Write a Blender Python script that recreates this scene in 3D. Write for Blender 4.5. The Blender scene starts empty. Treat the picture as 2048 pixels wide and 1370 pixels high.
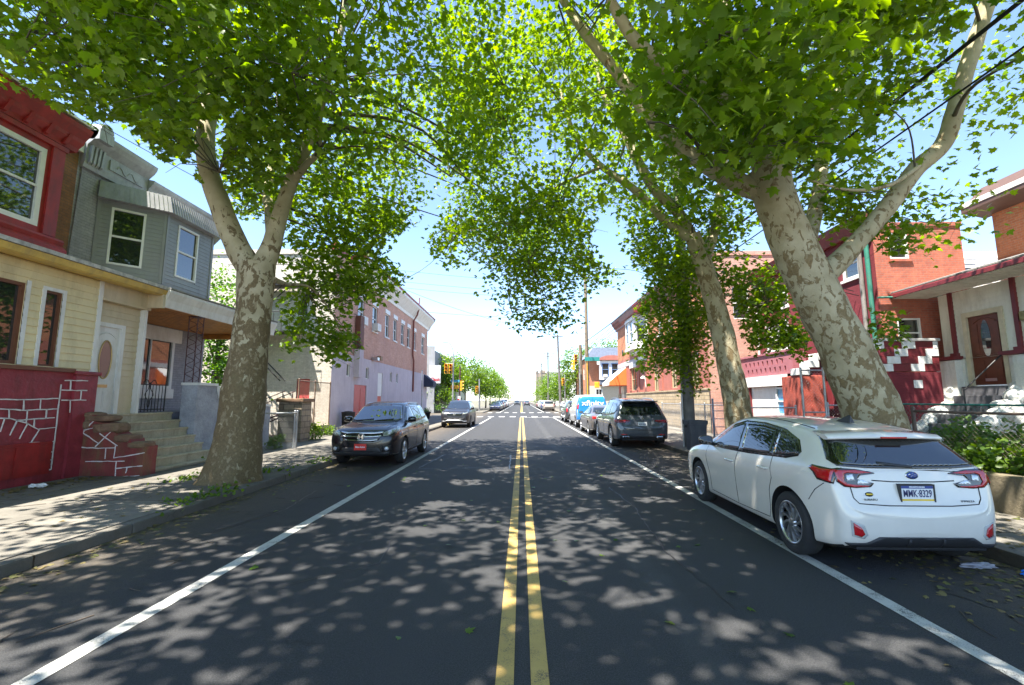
import bpy, bmesh, math, random
import numpy as np
from mathutils import Vector, Matrix
from mathutils.bvhtree import BVHTree
R = math.radians
random.seed(7)
rng = np.random.default_rng(11)
scene = bpy.context.scene
COL = scene.collection

# ------------------------------------------------------------------ camera
CAM_H, FOC, PITCH, YAW = 1.70, 910.0, R(7.2), R(1.2)
cam_d = bpy.data.cameras.new('camera')
cam = bpy.data.objects.new('camera', cam_d); COL.objects.link(cam)
cam.location = (0, 0, CAM_H); cam.rotation_euler = (R(90) + PITCH, 0, YAW)
cam_d.sensor_width = 36; cam_d.lens = 36 * FOC / 2048
cam_d.clip_start = .05; cam_d.clip_end = 3000
scene.camera = cam

def at(px, py, Y):
    """world point at street distance Y seen at photo pixel (2048 wide)"""
    x = (px - 1024) / FOC; y = (685 - py) / FOC
    fy = math.cos(PITCH) - y * math.sin(PITCH); fz = math.sin(PITCH) + y * math.cos(PITCH)
    d = (x * math.cos(YAW) - fy * math.sin(YAW), x * math.sin(YAW) + fy * math.cos(YAW), fz)
    t = Y / d[1]
    return Vector((d[0] * t, Y, CAM_H + d[2] * t))

# ------------------------------------------------------------------ materials
MATS = {}
class NT:
    def __init__(s, m):
        s.t = m.node_tree; s.n = s.t.nodes; s.l = s.t.links
    def new(s, typ, **kw):
        n = s.n.new(typ)
        for k, v in kw.items(): setattr(n, k, v)
        return n
    def link(s, a, b): s.l.new(a, b)
    def val(s, sock, v):
        if hasattr(v, 'is_output'): s.link(v, sock)
        else: sock.default_value = v
    def math(s, op, a, b=None, c=None):
        n = s.new('ShaderNodeMath', operation=op)
        s.val(n.inputs[0], a)
        if b is not None: s.val(n.inputs[1], b)
        if c is not None: s.val(n.inputs[2], c)
        return n.outputs[0]
    def noise(s, vec, scale, detail=4, rough=.55, dist=0):
        n = s.new('ShaderNodeTexNoise'); s.val(n.inputs['Vector'], vec)
        n.inputs['Scale'].default_value = scale; n.inputs['Detail'].default_value = detail
        n.inputs['Roughness'].default_value = rough; n.inputs['Distortion'].default_value = dist
        return n.outputs['Fac']
    def ramp(s, fac, stops, interp='LINEAR'):
        n = s.new('ShaderNodeValToRGB'); s.val(n.inputs[0], fac)
        cr = n.color_ramp; cr.interpolation = interp
        while len(cr.elements) < len(stops): cr.elements.new(.5)
        for e, (p, c) in zip(cr.elements, stops):
            e.position = p
            e.color = (c, c, c, 1) if isinstance(c, (int, float)) else (*c, 1)
        return n.outputs['Color']
    def mix(s, fac, a, b, blend='MIX'):
        n = s.new('ShaderNodeMix', data_type='RGBA', blend_type=blend)
        s.val(n.inputs[0], fac)
        for sock, v in ((n.inputs[6], a), (n.inputs[7], b)):
            if isinstance(v, (tuple, list)): sock.default_value = (*v[:3], 1)
            else: s.link(v, sock)
        return n.outputs[2]
    def mapping(s, vec, scale=(1, 1, 1), rot=(0, 0, 0), loc=(0, 0, 0)):
        n = s.new('ShaderNodeMapping'); s.link(vec, n.inputs['Vector'])
        n.inputs['Scale'].default_value = scale; n.inputs['Rotation'].default_value = rot
        n.inputs['Location'].default_value = loc
        return n.outputs[0]
    def bump(s, h, strength=.3, dist=.01):
        n = s.new('ShaderNodeBump'); s.link(h, n.inputs['Height'])
        n.inputs['Strength'].default_value = strength; n.inputs['Distance'].default_value = dist
        return n.outputs[0]

def base_mat(name):
    m = bpy.data.materials.new(name); m.use_nodes = True
    t = NT(m); b = t.n['Principled BSDF']
    g = t.new('ShaderNodeNewGeometry')
    return m, t, b, g.outputs['Position']

def flat(name, col, rough=.6, metal=0, var=.12, scale=6, bump=0, bscale=40, spec=.5, coat=0, dirt=None, dscale=1.5):
    """painted / plain material with slight tone variation, optional grime with its own shape"""
    if name in MATS: return MATS[name]
    m, t, b, pos = base_mat(name)
    n = t.noise(pos, scale, 5, .6)
    lo = tuple(c * (1 - var) for c in col); hi = tuple(min(1, c * (1 + var)) for c in col)
    c = t.ramp(n, [(.3, lo), (.7, hi)])
    if dirt:
        d = t.ramp(t.noise(t.mapping(pos, (1.6, 1.6, .45)), dscale * 1.4, 8, .72), [(.47, 0.), (.70, .85)])
        c = t.mix(d, c, dirt)
    t.link(c, b.inputs['Base Color'])
    b.inputs['Roughness'].default_value = rough; b.inputs['Metallic'].default_value = metal
    b.inputs['Specular IOR Level'].default_value = spec
    b.inputs['Coat Weight'].default_value = coat; b.inputs['Coat Roughness'].default_value = .03
    if bump:
        t.link(t.bump(t.noise(pos, bscale, 4, .6), bump, .02), b.inputs['Normal'])
    MATS[name] = m; return m

def wall_uv(t, pos):
    s = t.new('ShaderNodeSeparateXYZ'); t.link(pos, s.inputs[0])
    c = t.new('ShaderNodeCombineXYZ')
    t.link(t.math('ADD', s.outputs[0], s.outputs[1]), c.inputs[0]); t.link(s.outputs[2], c.inputs[1])
    return c.outputs[0], s

def brick(name, c1, c2, mortar, bw=.21, bh=.075, ms=.008, rough=.85, stain=None, bump=.5, stain_amt=.5, off=.5):
    if name in MATS: return MATS[name]
    m, t, b, pos = base_mat(name)
    uv, s = wall_uv(t, pos)
    br = t.new('ShaderNodeTexBrick'); t.link(uv, br.inputs['Vector'])
    br.inputs['Color1'].default_value = (*c1, 1); br.inputs['Color2'].default_value = (*c2, 1)
    br.inputs['Mortar'].default_value = (*mortar, 1)
    br.inputs['Scale'].default_value = 1; br.inputs['Mortar Size'].default_value = ms
    br.inputs['Mortar Smooth'].default_value = .2; br.inputs['Bias'].default_value = -.1
    br.inputs['Brick Width'].default_value = bw; br.inputs['Row Height'].default_value = bh
    br.offset = off
    c = t.mix(t.ramp(t.noise(pos, 1.1, 6, .65), [(.35, 0.), (.75, .55)]), br.outputs['Color'],
              tuple(x * .62 for x in c1))
    c = t.mix(t.ramp(t.noise(pos, 9, 4, .7), [(.45, 0.), (.8, .5)]), c, tuple(min(1, x * 1.35) for x in c2))
    if stain:
        mp = t.mapping(pos, (2.2, 2.2, .35))
        c = t.mix(t.ramp(t.noise(mp, 1.2, 7, .7), [(.5, 0.), (.75, stain_amt)]), c, stain)
    t.link(c, b.inputs['Base Color']); b.inputs['Roughness'].default_value = rough
    h = t.math('SUBTRACT', 1, br.outputs['Fac'])
    h = t.math('ADD', h, t.math('MULTIPLY', t.noise(pos, 60, 3), .4))
    t.link(t.bump(h, bump, .012), b.inputs['Normal'])
    MATS[name] = m; return m

def stucco(name, col, col2, rough=.9, scale=1.3, bump=.5, bs=45, streak=None, streak_amt=.6):
    if name in MATS: return MATS[name]
    m, t, b, pos = base_mat(name)
    c = t.ramp(t.noise(pos, scale, 8, .7), [(.35, col), (.65, col2)])
    c = t.mix(t.ramp(t.noise(pos, 25, 3, .6), [(.4, 0.), (.75, .35)]), c, tuple(x * .7 for x in col))
    if streak:
        mp = t.mapping(pos, (3, 3, .3))
        c = t.mix(t.ramp(t.noise(mp, 1.4, 7, .7), [(.5, 0.), (.72, streak_amt)]), c, streak)
    t.link(c, b.inputs['Base Color']); b.inputs['Roughness'].default_value = rough
    t.link(t.bump(t.noise(pos, bs, 5, .65), bump, .02), b.inputs['Normal'])
    MATS[name] = m; return m

def glass(name, col=(.02, .025, .03), rough=.02, ior=1.9, wav=0.0):
    if name in MATS: return MATS[name]
    m, t, b, pos = base_mat(name)
    b.inputs['Base Color'].default_value = (*col, 1); b.inputs['Roughness'].default_value = rough
    b.inputs['IOR'].default_value = ior
    if wav: t.link(t.bump(t.noise(pos, 3, 2), wav, .02), b.inputs['Normal'])
    MATS[name] = m; return m

def paint(name, col, rough=.35, coat=1.0, metal=0):
    if name in MATS: return MATS[name]
    m, t, b, pos = base_mat(name)
    lum = sum(col) / 3; dust = t.ramp(t.noise(pos, 2.2, 6, .65), [(.4, 0.), (.8, .03 + .16 * min(1, lum * 2))])
    c = t.mix(dust, col, (.34, .30, .24))
    s = t.new('ShaderNodeSeparateXYZ'); t.link(pos, s.inputs[0])
    low = t.ramp(s.outputs[2], [(.15, .12 + .25 * min(1, lum * 2)), (.55, 0.)])
    low = t.math('MULTIPLY', low, t.noise(pos, 5, 6, .7))
    c = t.mix(low, c, (.25, .21, .16))
    t.link(c, b.inputs['Base Color'])
    b.inputs['Roughness'].default_value = rough; b.inputs['Metallic'].default_value = metal
    b.inputs['Coat Weight'].default_value = coat; b.inputs['Coat Roughness'].default_value = .03
    MATS[name] = m; return m

# ------------------------------------------------------------------ objects
def tag(o, label=None, cat=None, group=None, kind=None):
    if label: o['label'] = label
    if cat: o['category'] = cat
    if group: o['group'] = group
    if kind: o['kind'] = kind
    return o
def thing(name, label, cat, loc=(0, 0, 0), rz=0, group=None):
    o = bpy.data.objects.new(name, None); COL.objects.link(o)
    o.location = loc; o.rotation_euler = (0, 0, rz); o.empty_display_size = .2
    return tag(o, label, cat, group)
def dup(o, parent=None):
    c = o.copy(); COL.objects.link(c)
    c.parent = parent
    for ch in list(o.children): dup(ch, c)
    return c

class MB:
    """collects faces and links them as one mesh object; off = base point of the thing (world -> local)"""
    def __init__(s, off=(0, 0, 0)):
        s.v = []; s.f = []; s.mi = []; s.off = Vector(off); s.smooth = []
    def face(s, pts, m=0, sm=False):
        i = len(s.v); s.v += [Vector(p) for p in pts]; s.f.append(tuple(range(i, i + len(pts)))); s.mi.append(m); s.smooth.append(sm)
    def mesh(s, verts, faces, m=0, sm=False):
        i = len(s.v); s.v += [Vector(p) for p in verts]
        for f in faces: s.f.append(tuple(i + k for k in f)); s.mi.append(m); s.smooth.append(sm)
    def box(s, a, b, m=0):
        x0, x1 = sorted((a[0], b[0])); y0, y1 = sorted((a[1], b[1])); z0, z1 = sorted((a[2], b[2]))
        v = [(x0, y0, z0), (x1, y0, z0), (x1, y1, z0), (x0, y1, z0), (x0, y0, z1), (x1, y0, z1), (x1, y1, z1), (x0, y1, z1)]
        s.mesh(v, [(3, 2, 1, 0), (4, 5, 6, 7), (0, 1, 5, 4), (1, 2, 6, 5), (2, 3, 7, 6), (3, 0, 4, 7)], m)
    def bbox(s, a, b, r=.01, m=0):
        """box with chamfered edges"""
        bm = bmesh.new()
        lo = Vector((min(a[0], b[0]), min(a[1], b[1]), min(a[2], b[2]))); hi = Vector((max(a[0], b[0]), max(a[1], b[1]), max(a[2], b[2])))
        bmesh.ops.create_cube(bm, size=1)
        for v in bm.verts: v.co = Vector([lo[k] + (v.co[k] + .5) * (hi[k] - lo[k]) for k in range(3)])
        r = min(r, .45 * min(hi - lo))
        bmesh.ops.bevel(bm, geom=list(bm.edges), offset=r, segments=2, profile=.6, affect='EDGES')
        s.bm(bm, m)
    def bm(s, bm, m=0, sm=False):
        bm.verts.index_update()
        s.mesh([v.co.copy() for v in bm.verts], [[v.index for v in f.verts] for f in bm.faces], m, sm); bm.free()
    def prism(s, poly, d, m=0):
        """extrude closed polygon (list of 3d points) by vector d"""
        n = len(poly); d = Vector(d); p = [Vector(q) for q in poly]
        nrm = Vector((0, 0, 0))
        for k in range(n): nrm += p[k].cross(p[(k + 1) % n])
        if nrm.dot(d) > 0: p.reverse()
        s.mesh(p + [q + d for q in p], [tuple(range(n)), tuple(range(2 * n - 1, n - 1, -1))] +
               [(k, n + k, n + (k + 1) % n, (k + 1) % n) for k in range(n)], m)
    def tube(s, pts, rad, n=8, m=0, cap=True, sm=True):
        pts = [Vector(p) for p in pts]
        rr = rad if isinstance(rad, (list, tuple)) else [rad] * len(pts)
        vs = []; fs = []; up = None
        for k, p in enumerate(pts):
            t = (pts[min(k + 1, len(pts) - 1)] - pts[max(k - 1, 0)])
            t = t.normalized() if t.length > 1e-9 else Vector((0, 0, 1))
            if up is None: up = Vector((1, 0, 0)) if abs(t.x) < .8 else Vector((0, 1, 0))
            a = (up - t * up.dot(t)).normalized(); up = a; b = t.cross(a)
            for j in range(n):
                w = 2 * math.pi * j / n
                vs.append(p + (a * math.cos(w) + b * math.sin(w)) * rr[k])
        for k in range(len(pts) - 1):
            for j in range(n):
                j2 = (j + 1) % n
                fs.append((k * n + j, k * n + j2, (k + 1) * n + j2, (k + 1) * n + j))
        s.mesh(vs, fs, m, sm)
        if cap:
            s.face([vs[j] for j in range(n - 1, -1, -1)], m); s.face(vs[-n:], m)
    def lathe(s, c, prof, n=24, m=0, axis='z', sm=True, cap=False):
        """prof list of (r, h) ; axis z or x"""
        c = Vector(c); vs = []; fs = []
        for r, h in prof:
            for j in range(n):
                w = 2 * math.pi * j / n
                q = (r * math.cos(w), r * math.sin(w), h)
                if axis == 'x': q = (h, q[0], q[1])
                if axis == 'y': q = (q[1], h, q[0])
                vs.append(c + Vector(q))
        for k in range(len(prof) - 1):
            for j in range(n):
                j2 = (j + 1) % n
                fs.append((k * n + j, k * n + j2, (k + 1) * n + j2, (k + 1) * n + j))
        s.mesh(vs, fs, m, sm)
        if cap:
            s.face(vs[:n][::-1], m); s.face(vs[-n:], m)
    def build(s, name, mats, parent=None, label=None):
        me = bpy.data.meshes.new(name)
        me.from_pydata([tuple(v - s.off) for v in s.v], [], s.f)
        if not isinstance(mats, (list, tuple)): mats = [mats]
        for m in mats: me.materials.append(m)
        me.polygons.foreach_set('material_index', s.mi)
        me.polygons.foreach_set('use_smooth', s.smooth)
        me.update()
        o = bpy.data.objects.new(name, me); COL.objects.link(o)
        if parent is not None: o.parent = parent
        if label: o['label'] = label
        return o

class Fr:
    """wall frame: point = O + u*U + z*Z + d*N  (d outward)"""
    def __init__(s, O, U, N):
        s.O = Vector(O); s.U = Vector(U).normalized(); s.N = Vector(N).normalized()
    def p(s, u, z, d=0): return s.O + s.U * u + Vector((0, 0, z)) + s.N * d
    def quad(s, mb, u0, u1, z0, z1, d=0, m=0):
        q = [s.p(u0, z0, d), s.p(u1, z0, d), s.p(u1, z1, d), s.p(u0, z1, d)]
        if (q[1] - q[0]).cross(q[2] - q[1]).dot(s.N) < 0: q.reverse()
        mb.face(q, m)
    def box(s, mb, u0, u1, z0, z1, d0, d1, m=0):
        d0, d1 = min(d0, d1), max(d0, d1)
        poly = [s.p(u0, z0, d0), s.p(u1, z0, d0), s.p(u1, z1, d0), s.p(u0, z1, d0)]
        mb.prism(poly, s.N * (d1 - d0), m)
    def prof(s, mb, u0, u1, pts, m=0):
        """extrude profile [(d,z)...] along u"""
        mb.prism([s.p(u0, z, d) for d, z in pts], s.U * (u1 - u0), m)
    def wall(s, mb, u0, u1, z0, z1, ops=(), depth=.14, d=0, m=0):
        """skin with openings (u0,u1,z0,z1) and their reveals"""
        us = sorted({u0, u1, *[min(max(v, u0), u1) for o in ops for v in o[:2]]})
        zs = sorted({z0, z1, *[min(max(v, z0), z1) for o in ops for v in o[2:4]]})
        for a, b in zip(us, us[1:]):
            run = None
            for c, e in zip(zs, zs[1:]):
                mu, mz = (a + b) / 2, (c + e) / 2
                solid = not any(o[0] < mu < o[1] and o[2] < mz < o[3] for o in ops)
                if solid: run = (run[0], e) if run else (c, e)
                else:
                    if run: s.quad(mb, a, b, *run, d, m)
                    run = None
            if run: s.quad(mb, a, b, *run, d, m)
        for (a, b, c, e) in ops:
            for q in ([(a, c, 0), (b, c, 0), (b, c, -1), (a, c, -1)], [(a, e, 0), (a, e, -1), (b, e, -1), (b, e, 0)],
                      [(a, c, 0), (a, c, -1), (a, e, -1), (a, e, 0)], [(b, c, 0), (b, e, 0), (b, e, -1), (b, c, -1)]):
                mb.face([s.p(x, z, d + k * depth) for x, z, k in q], m)
    def siding(s, mb, u0, u1, z0, z1, ops=(), step=.12, lap=.014, d=0, m=0):
        """lapped boards as real geometry, cut around openings"""
        z = z0
        while z < z1 - 1e-4:
            zt = min(z + step, z1)
            cuts = [(u0, u1)]
            for (a, b, c, e) in ops:
                if e > z + .02 and c < zt - .02:
                    nc = []
                    for (p, q) in cuts:
                        if b <= p or a >= q: nc.append((p, q)); continue
                        if a > p: nc.append((p, a))
                        if b < q: nc.append((b, q))
                    cuts = nc
            for p, q in cuts:
                if q - p < .01: continue
                s.prof(mb, p, q, [(d, z), (d + lap, z), (d + .002, zt), (d, zt)], m)
            z = zt

def window(fr, parent, off, u0, u1, z0, z1, d=-.08, fw=.06, mat=None, pane=None, rail=True, mull=0, sill=None, name='window', blind=None, label=None):
    """sash window: frame, pane sub-part, optional sill sub-part"""
    mb = MB(off)
    for a, b, c, e in ((u0, u0 + fw, z0, z1), (u1 - fw, u1, z0, z1), (u0 + fw, u1 - fw, z0, z0 + fw), (u0 + fw, u1 - fw, z1 - fw, z1)):
        fr.box(mb, a, b, c, e, d - .03, d + .045)
    if rail:
        zm = (z0 + z1) / 2
        fr.box(mb, u0 + fw, u1 - fw, zm - .025, zm + .025, d - .03, d + .03)
    for k in range(mull):
        um = u0 + (u1 - u0) * (k + 1) / (mull + 1)
        fr.box(mb, um - .02, um + .02, z0 + fw, z1 - fw, d - .028, d + .033)
    w = mb.build(name, mat, parent, label)
    mb = MB(off); fr.quad(mb, u0 + fw * .5, u1 - fw * .5, z0 + fw * .5, z1 - fw * .5, d - .012)
    mb.build('pane', pane, w)
    if blind:
        mb = MB(off); fr.box(mb, u0 + fw, u1 - fw, z0 + (z1 - z0) * blind[0], z1 - fw, d - .011, d - .004)
        mb.build('blind', blind[1], w)
    if sill:
        mb = MB(off); fr.box(mb, u0 - .06, u1 + .06, z0 - .09, z0 - .002, -.1, .06)
        mb.build('sill', sill, w)
    return w

def text_mesh(txt, size, extrude=.003, bold=0, shear=0, spacing=1):
    cu = bpy.data.curves.new('txt', 'FONT'); cu.body = txt; cu.size = size; cu.extrude = extrude; cu.offset = bold
    cu.align_x = 'CENTER'; cu.align_y = 'CENTER'; cu.resolution_u = 3; cu.shear = shear; cu.space_character = spacing
    o = bpy.data.objects.new('txt', cu); COL.objects.link(o)
    dg = bpy.context.evaluated_depsgraph_get()
    me = bpy.data.meshes.new_from_object(o.evaluated_get(dg))
    vs = [v.co.copy() for v in me.vertices]; fs = [tuple(p.vertices) for p in me.polygons]
    bpy.data.objects.remove(o); bpy.data.meshes.remove(me); bpy.data.curves.remove(cu)
    return vs, fs
def text_on(mb, txt, size, O, U, V, m=0, extrude=.003, bold=0, width=None, shear=0, spacing=1):
    """letters centred on O, reading along U, up V"""
    vs, fs = text_mesh(txt, size, extrude, bold, shear, spacing)
    O, U, V = Vector(O), Vector(U).normalized(), Vector(V).normalized(); N = U.cross(V)
    if width:
        w = max(v.x for v in vs) - min(v.x for v in vs); k = width / w
        for v in vs: v.x *= k
    mb.mesh([O + U * v.x + V * v.y + N * v.z for v in vs], fs, m)

def wire(mb, a, b, sag=.3, r=.012, n=14, m=0):
    a, b = Vector(a), Vector(b)
    mb.tube([a.lerp(b, k / n) - Vector((0, 0, 4 * sag * (k / n) * (1 - k / n))) for k in range(n + 1)], r, 5, m)

def chain_link(mb, a, b, z0, z1, pitch=.075, t=.0016, m=0):
    """crossing diagonal wires between points a and b"""
    a, b = Vector(a), Vector(b); L = (b - a).length; u = (b - a) / L; H = z1 - z0
    nrm = Vector((-u.y, u.x, 0))
    for sgn in (1, -1):
        s0 = -H if sgn > 0 else 0
        x = s0
        while x < L + (0 if sgn > 0 else H):
            xa, xb = x, x + sgn * H; za, zb = z0, z1
            p, q = xa, xb
            def clip(xx): return z0 + (xx - xa) / (xb - xa) * H
            if sgn > 0:
                lo, hi = max(p, 0), min(q, L)
            else:
                lo, hi = max(q, 0), min(p, L)
            if hi - lo > .01:
                A = a + u * lo; B = a + u * hi; zA = clip(lo); zB = clip(hi)
                A = Vector((A.x, A.y, zA + a.z)); B = Vector((B.x, B.y, zB + a.z))
                dv = (B - A).normalized(); w = dv.cross(nrm).normalized() * t; e = nrm * t
                vs = [A + w, A + e, A - w, A - e, B + w, B + e, B - w, B - e]
                mb.mesh(vs, [(0, 1, 5, 4), (1, 2, 6, 5), (2, 3, 7, 6), (3, 0, 4, 7)], m)
            x += pitch
# ------------------------------------------------------------------ leaves
half = [(.0, .0), (.20, -.06), (.24, .08), (.52, .10), (.38, .27), (.47, .55), (.20, .52), (.15, .72), (0, 1.0)]
OUT_D = [(x, y) for x, y in half] + [(-x, y) for x, y in half[-2:0:-1]]
OUT_S = [(0, 0), (.34, .12), (.36, .5), (0, 1.0), (-.36, .5), (-.34, .12)]
def leaf_geo(outline):
    v = np.array([(0, .32, .0)] + [(x, y, -.22 * abs(x) - .10 * y * y) for x, y in outline], dtype=np.float32)
    n = len(outline)
    f = np.array([(0, 1 + k, 1 + (k + 1) % n) for k in range(n)], dtype=np.int32)
    return v, f
LEAF_D, LEAF_S = leaf_geo(OUT_D), leaf_geo(OUT_S)

def leaf_mat(name, c_lo, c_hi, trans=.45, rough=.38):
    if name in MATS: return MATS[name]
    m, t, b, pos = base_mat(name)
    a = t.new('ShaderNodeAttribute', attribute_name='rnd')
    c = t.ramp(a.outputs['Fac'], [(0, c_lo), (.55, tuple((p + q) / 2 for p, q in zip(c_lo, c_hi))), (1, c_hi)])
    t.link(c, b.inputs['Base Color']); b.inputs['Roughness'].default_value = rough
    b.inputs['Specular IOR Level'].default_value = .35
    tr = t.new('ShaderNodeBsdfTranslucent')
    c2 = t.mix(1, c, (1.0, .95, .25), 'MULTIPLY')
    hs = t.new('ShaderNodeHueSaturation'); hs.inputs['Value'].default_value = 2.7; hs.inputs['Saturation'].default_value = 1.05
    t.link(c2, hs.inputs['Color']); t.link(hs.outputs[0], tr.inputs['Color'])
    mx = t.new('ShaderNodeMixShader'); mx.inputs[0].default_value = trans
    t.link(b.outputs[0], mx.inputs[1]); t.link(tr.outputs[0], mx.inputs[2])
    out = t.n['Material Output']; t.link(mx.outputs[0], out.inputs['Surface'])
    MATS[name] = m; return m

def leaves_object(name, P, size, mat, parent=None, off=(0, 0, 0), geo=LEAF_S, tilt=.9, up=None, label=None, rnd=None, droop=0.0):
    """one mesh of many leaves. P (n,3) stem points, size (n,)"""
    P = np.asarray(P, dtype=np.float32) - np.array(off, dtype=np.float32); n = len(P)
    size = np.broadcast_to(np.asarray(size, dtype=np.float32), (n,))
    # random frames: normal near up with tilt, random heading
    nrm = rng.normal(0, tilt, (n, 3)).astype(np.float32); nrm[:, 2] = 1.0
    if up is not None: nrm += np.asarray(up, dtype=np.float32)
    nrm /= np.linalg.norm(nrm, axis=1, keepdims=True)
    hd = rng.normal(0, 1, (n, 3)).astype(np.float32); hd[:, 2] -= droop
    hd -= nrm * (hd * nrm).sum(1, keepdims=True); hd /= np.linalg.norm(hd, axis=1, keepdims=True) + 1e-6
    rt = np.cross(hd, nrm)
    lv, lf = geo
    k = len(lv); q = len(lf)
    wid = rng.uniform(.85, 1.15, (n, 1, 1)); curl = rng.uniform(.3, 1.9, (n, 1, 1))
    V = (rt[:, None, :] * lv[None, :, 0:1] * wid + hd[:, None, :] * lv[None, :, 1:2] + nrm[:, None, :] * lv[None, :, 2:3] * curl)
    V = V * size[:, None, None] + P[:, None, :]
    F = (lf[None] + (np.arange(n, dtype=np.int32) * k)[:, None, None]).reshape(-1)
    me = bpy.data.meshes.new(name)
    me.vertices.add(n * k); me.vertices.foreach_set('co', V.reshape(-1).astype(np.float32))
    me.loops.add(n * q * 3); me.loops.foreach_set('vertex_index', F)
    me.polygons.add(n * q)
    me.polygons.foreach_set('loop_start', np.arange(n * q, dtype=np.int32) * 3)
    me.update(calc_edges=True)
    at_ = me.attributes.new('rnd', 'FLOAT', 'POINT')
    r = rng.uniform(0, 1, n) if rnd is None else np.clip(rnd, 0, 1)
    at_.data.foreach_set('value', np.repeat(r, k).astype(np.float32))
    me.materials.append(mat); me.validate()
    o = bpy.data.objects.new(name, me); COL.objects.link(o)
    if parent is not None: o.parent = parent
    if label: o['label'] = label
    return o
M_FALLEN = leaf_mat('fallen_leaf', (.075, .085, .025), (.20, .145, .065), trans=.1, rough=.7)
M_LEAF = leaf_mat('plane_leaf', (.040, .095, .012), (.195, .275, .024), trans=.5)
M_LEAF2 = leaf_mat('street_tree_leaf', (.045, .10, .014), (.13, .20, .03), trans=.42)
M_LEAF3 = leaf_mat('dark_shrub_leaf', (.035, .09, .018), (.10, .20, .035), trans=.4)
# ------------------------------------------------------------------ ground, road, pavements
def asphalt(name, fresh=True):
    m, t, b, pos = base_mat(name)
    c = t.ramp(t.noise(pos, 105, 3, .85), [(.34, (.008, .008, .009)), (.52, (.028, .028, .0292)), (.68, (.11, .108, .105))])
    c = t.mix(t.ramp(t.noise(pos, 55, 3, .8), [(.40, 0.), (.70, .5)]), c, (.070, .071, .074))
    big = t.ramp(t.noise(t.mapping(pos, (1, .12, 1)), .9, 5, .6), [(.35, 0.), (.7, .45)])
    c = t.mix(big, c, (.038, .038, .040))
    s = t.new('ShaderNodeSeparateXYZ'); t.link(pos, s.inputs[0])
    ax = t.math('ABSOLUTE', s.outputs[0])
    # dirt, dust and leaf crumbs collect in the parking lane and the gutter
    edge = t.ramp(t.math('ADD', t.math('MULTIPLY', ax, .1), t.math('MULTIPLY', t.math('SUBTRACT', t.noise(pos, 1.3, 7, .7), .5), .16)),
                  [(.34, 0.), (.50, .85)])
    edge = t.math('MULTIPLY', edge, t.ramp(t.noise(pos, 14, 6, .75), [(.35, .25), (.65, 1.)]))
    c = t.mix(edge, c, (.135, .104, .068))
    # tyre paths polished a little lighter
    wv = t.math('ABSOLUTE', t.math('SUBTRACT', t.math('ABSOLUTE', t.math('SUBTRACT', ax, 1.55)), .72))
    tp = t.ramp(wv, [(.0, .32), (.35, 0.)])
    c = t.mix(tp, c, (.046, .046, .049))
    # oil drips / patches
    oil = t.ramp(t.noise(t.mapping(pos, (1, .25, 1)), 2.3, 6, .7), [(.62, 0.), (.74, .5)])
    c = t.mix(oil, c, (.020, .021, .023))
    vo = t.new('ShaderNodeTexVoronoi', feature='DISTANCE_TO_EDGE'); vo.inputs['Scale'].default_value = .32
    wob = t.new('ShaderNodeVectorMath', operation='ADD'); t.link(pos, wob.inputs[0])
    nz = t.new('ShaderNodeTexNoise'); nz.inputs['Scale'].default_value = 1.6; nz.inputs['Detail'].default_value = 6
    t.link(pos, nz.inputs['Vector']); t.link(nz.outputs['Color'], wob.inputs[1]); t.link(wob.outputs[0], vo.inputs['Vector'])
    cr = t.ramp(vo.outputs['Distance'], [(.0, .7), (.006, 0.)])
    cr = t.math('MULTIPLY', cr, t.ramp(t.noise(pos, .35, 2), [(.5, 0.), (.6, 1.)]))
    c = t.mix(cr, c, (.012, .012, .013))
    wx = t.math('ADD', s.outputs[0], t.math('MULTIPLY', t.math('SUBTRACT', t.noise(pos, .8, 5, .6), .5), .35))
    lane = t.ramp(t.math('ABSOLUTE', t.math('SUBTRACT', wx, 1.25)), [(.10, .42), (.22, 0.)])
    lane = t.math('MULTIPLY', lane, t.ramp(t.noise(pos, 2.0, 5, .7), [(.35, .2), (.65, 1.)]))
    c = t.mix(lane, c, (.088, .087, .086))
    t.link(c, b.inputs['Base Color']); b.inputs['Roughness'].default_value = .78
    b.inputs['Specular IOR Level'].default_value = .4
    h = t.math('ADD', t.noise(pos, 130, 3, .7), t.math('MULTIPLY', t.noise(pos, 3, 3), .8))
    t.link(t.bump(h, .8, .014), b.inputs['Normal'])
    return m
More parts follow.
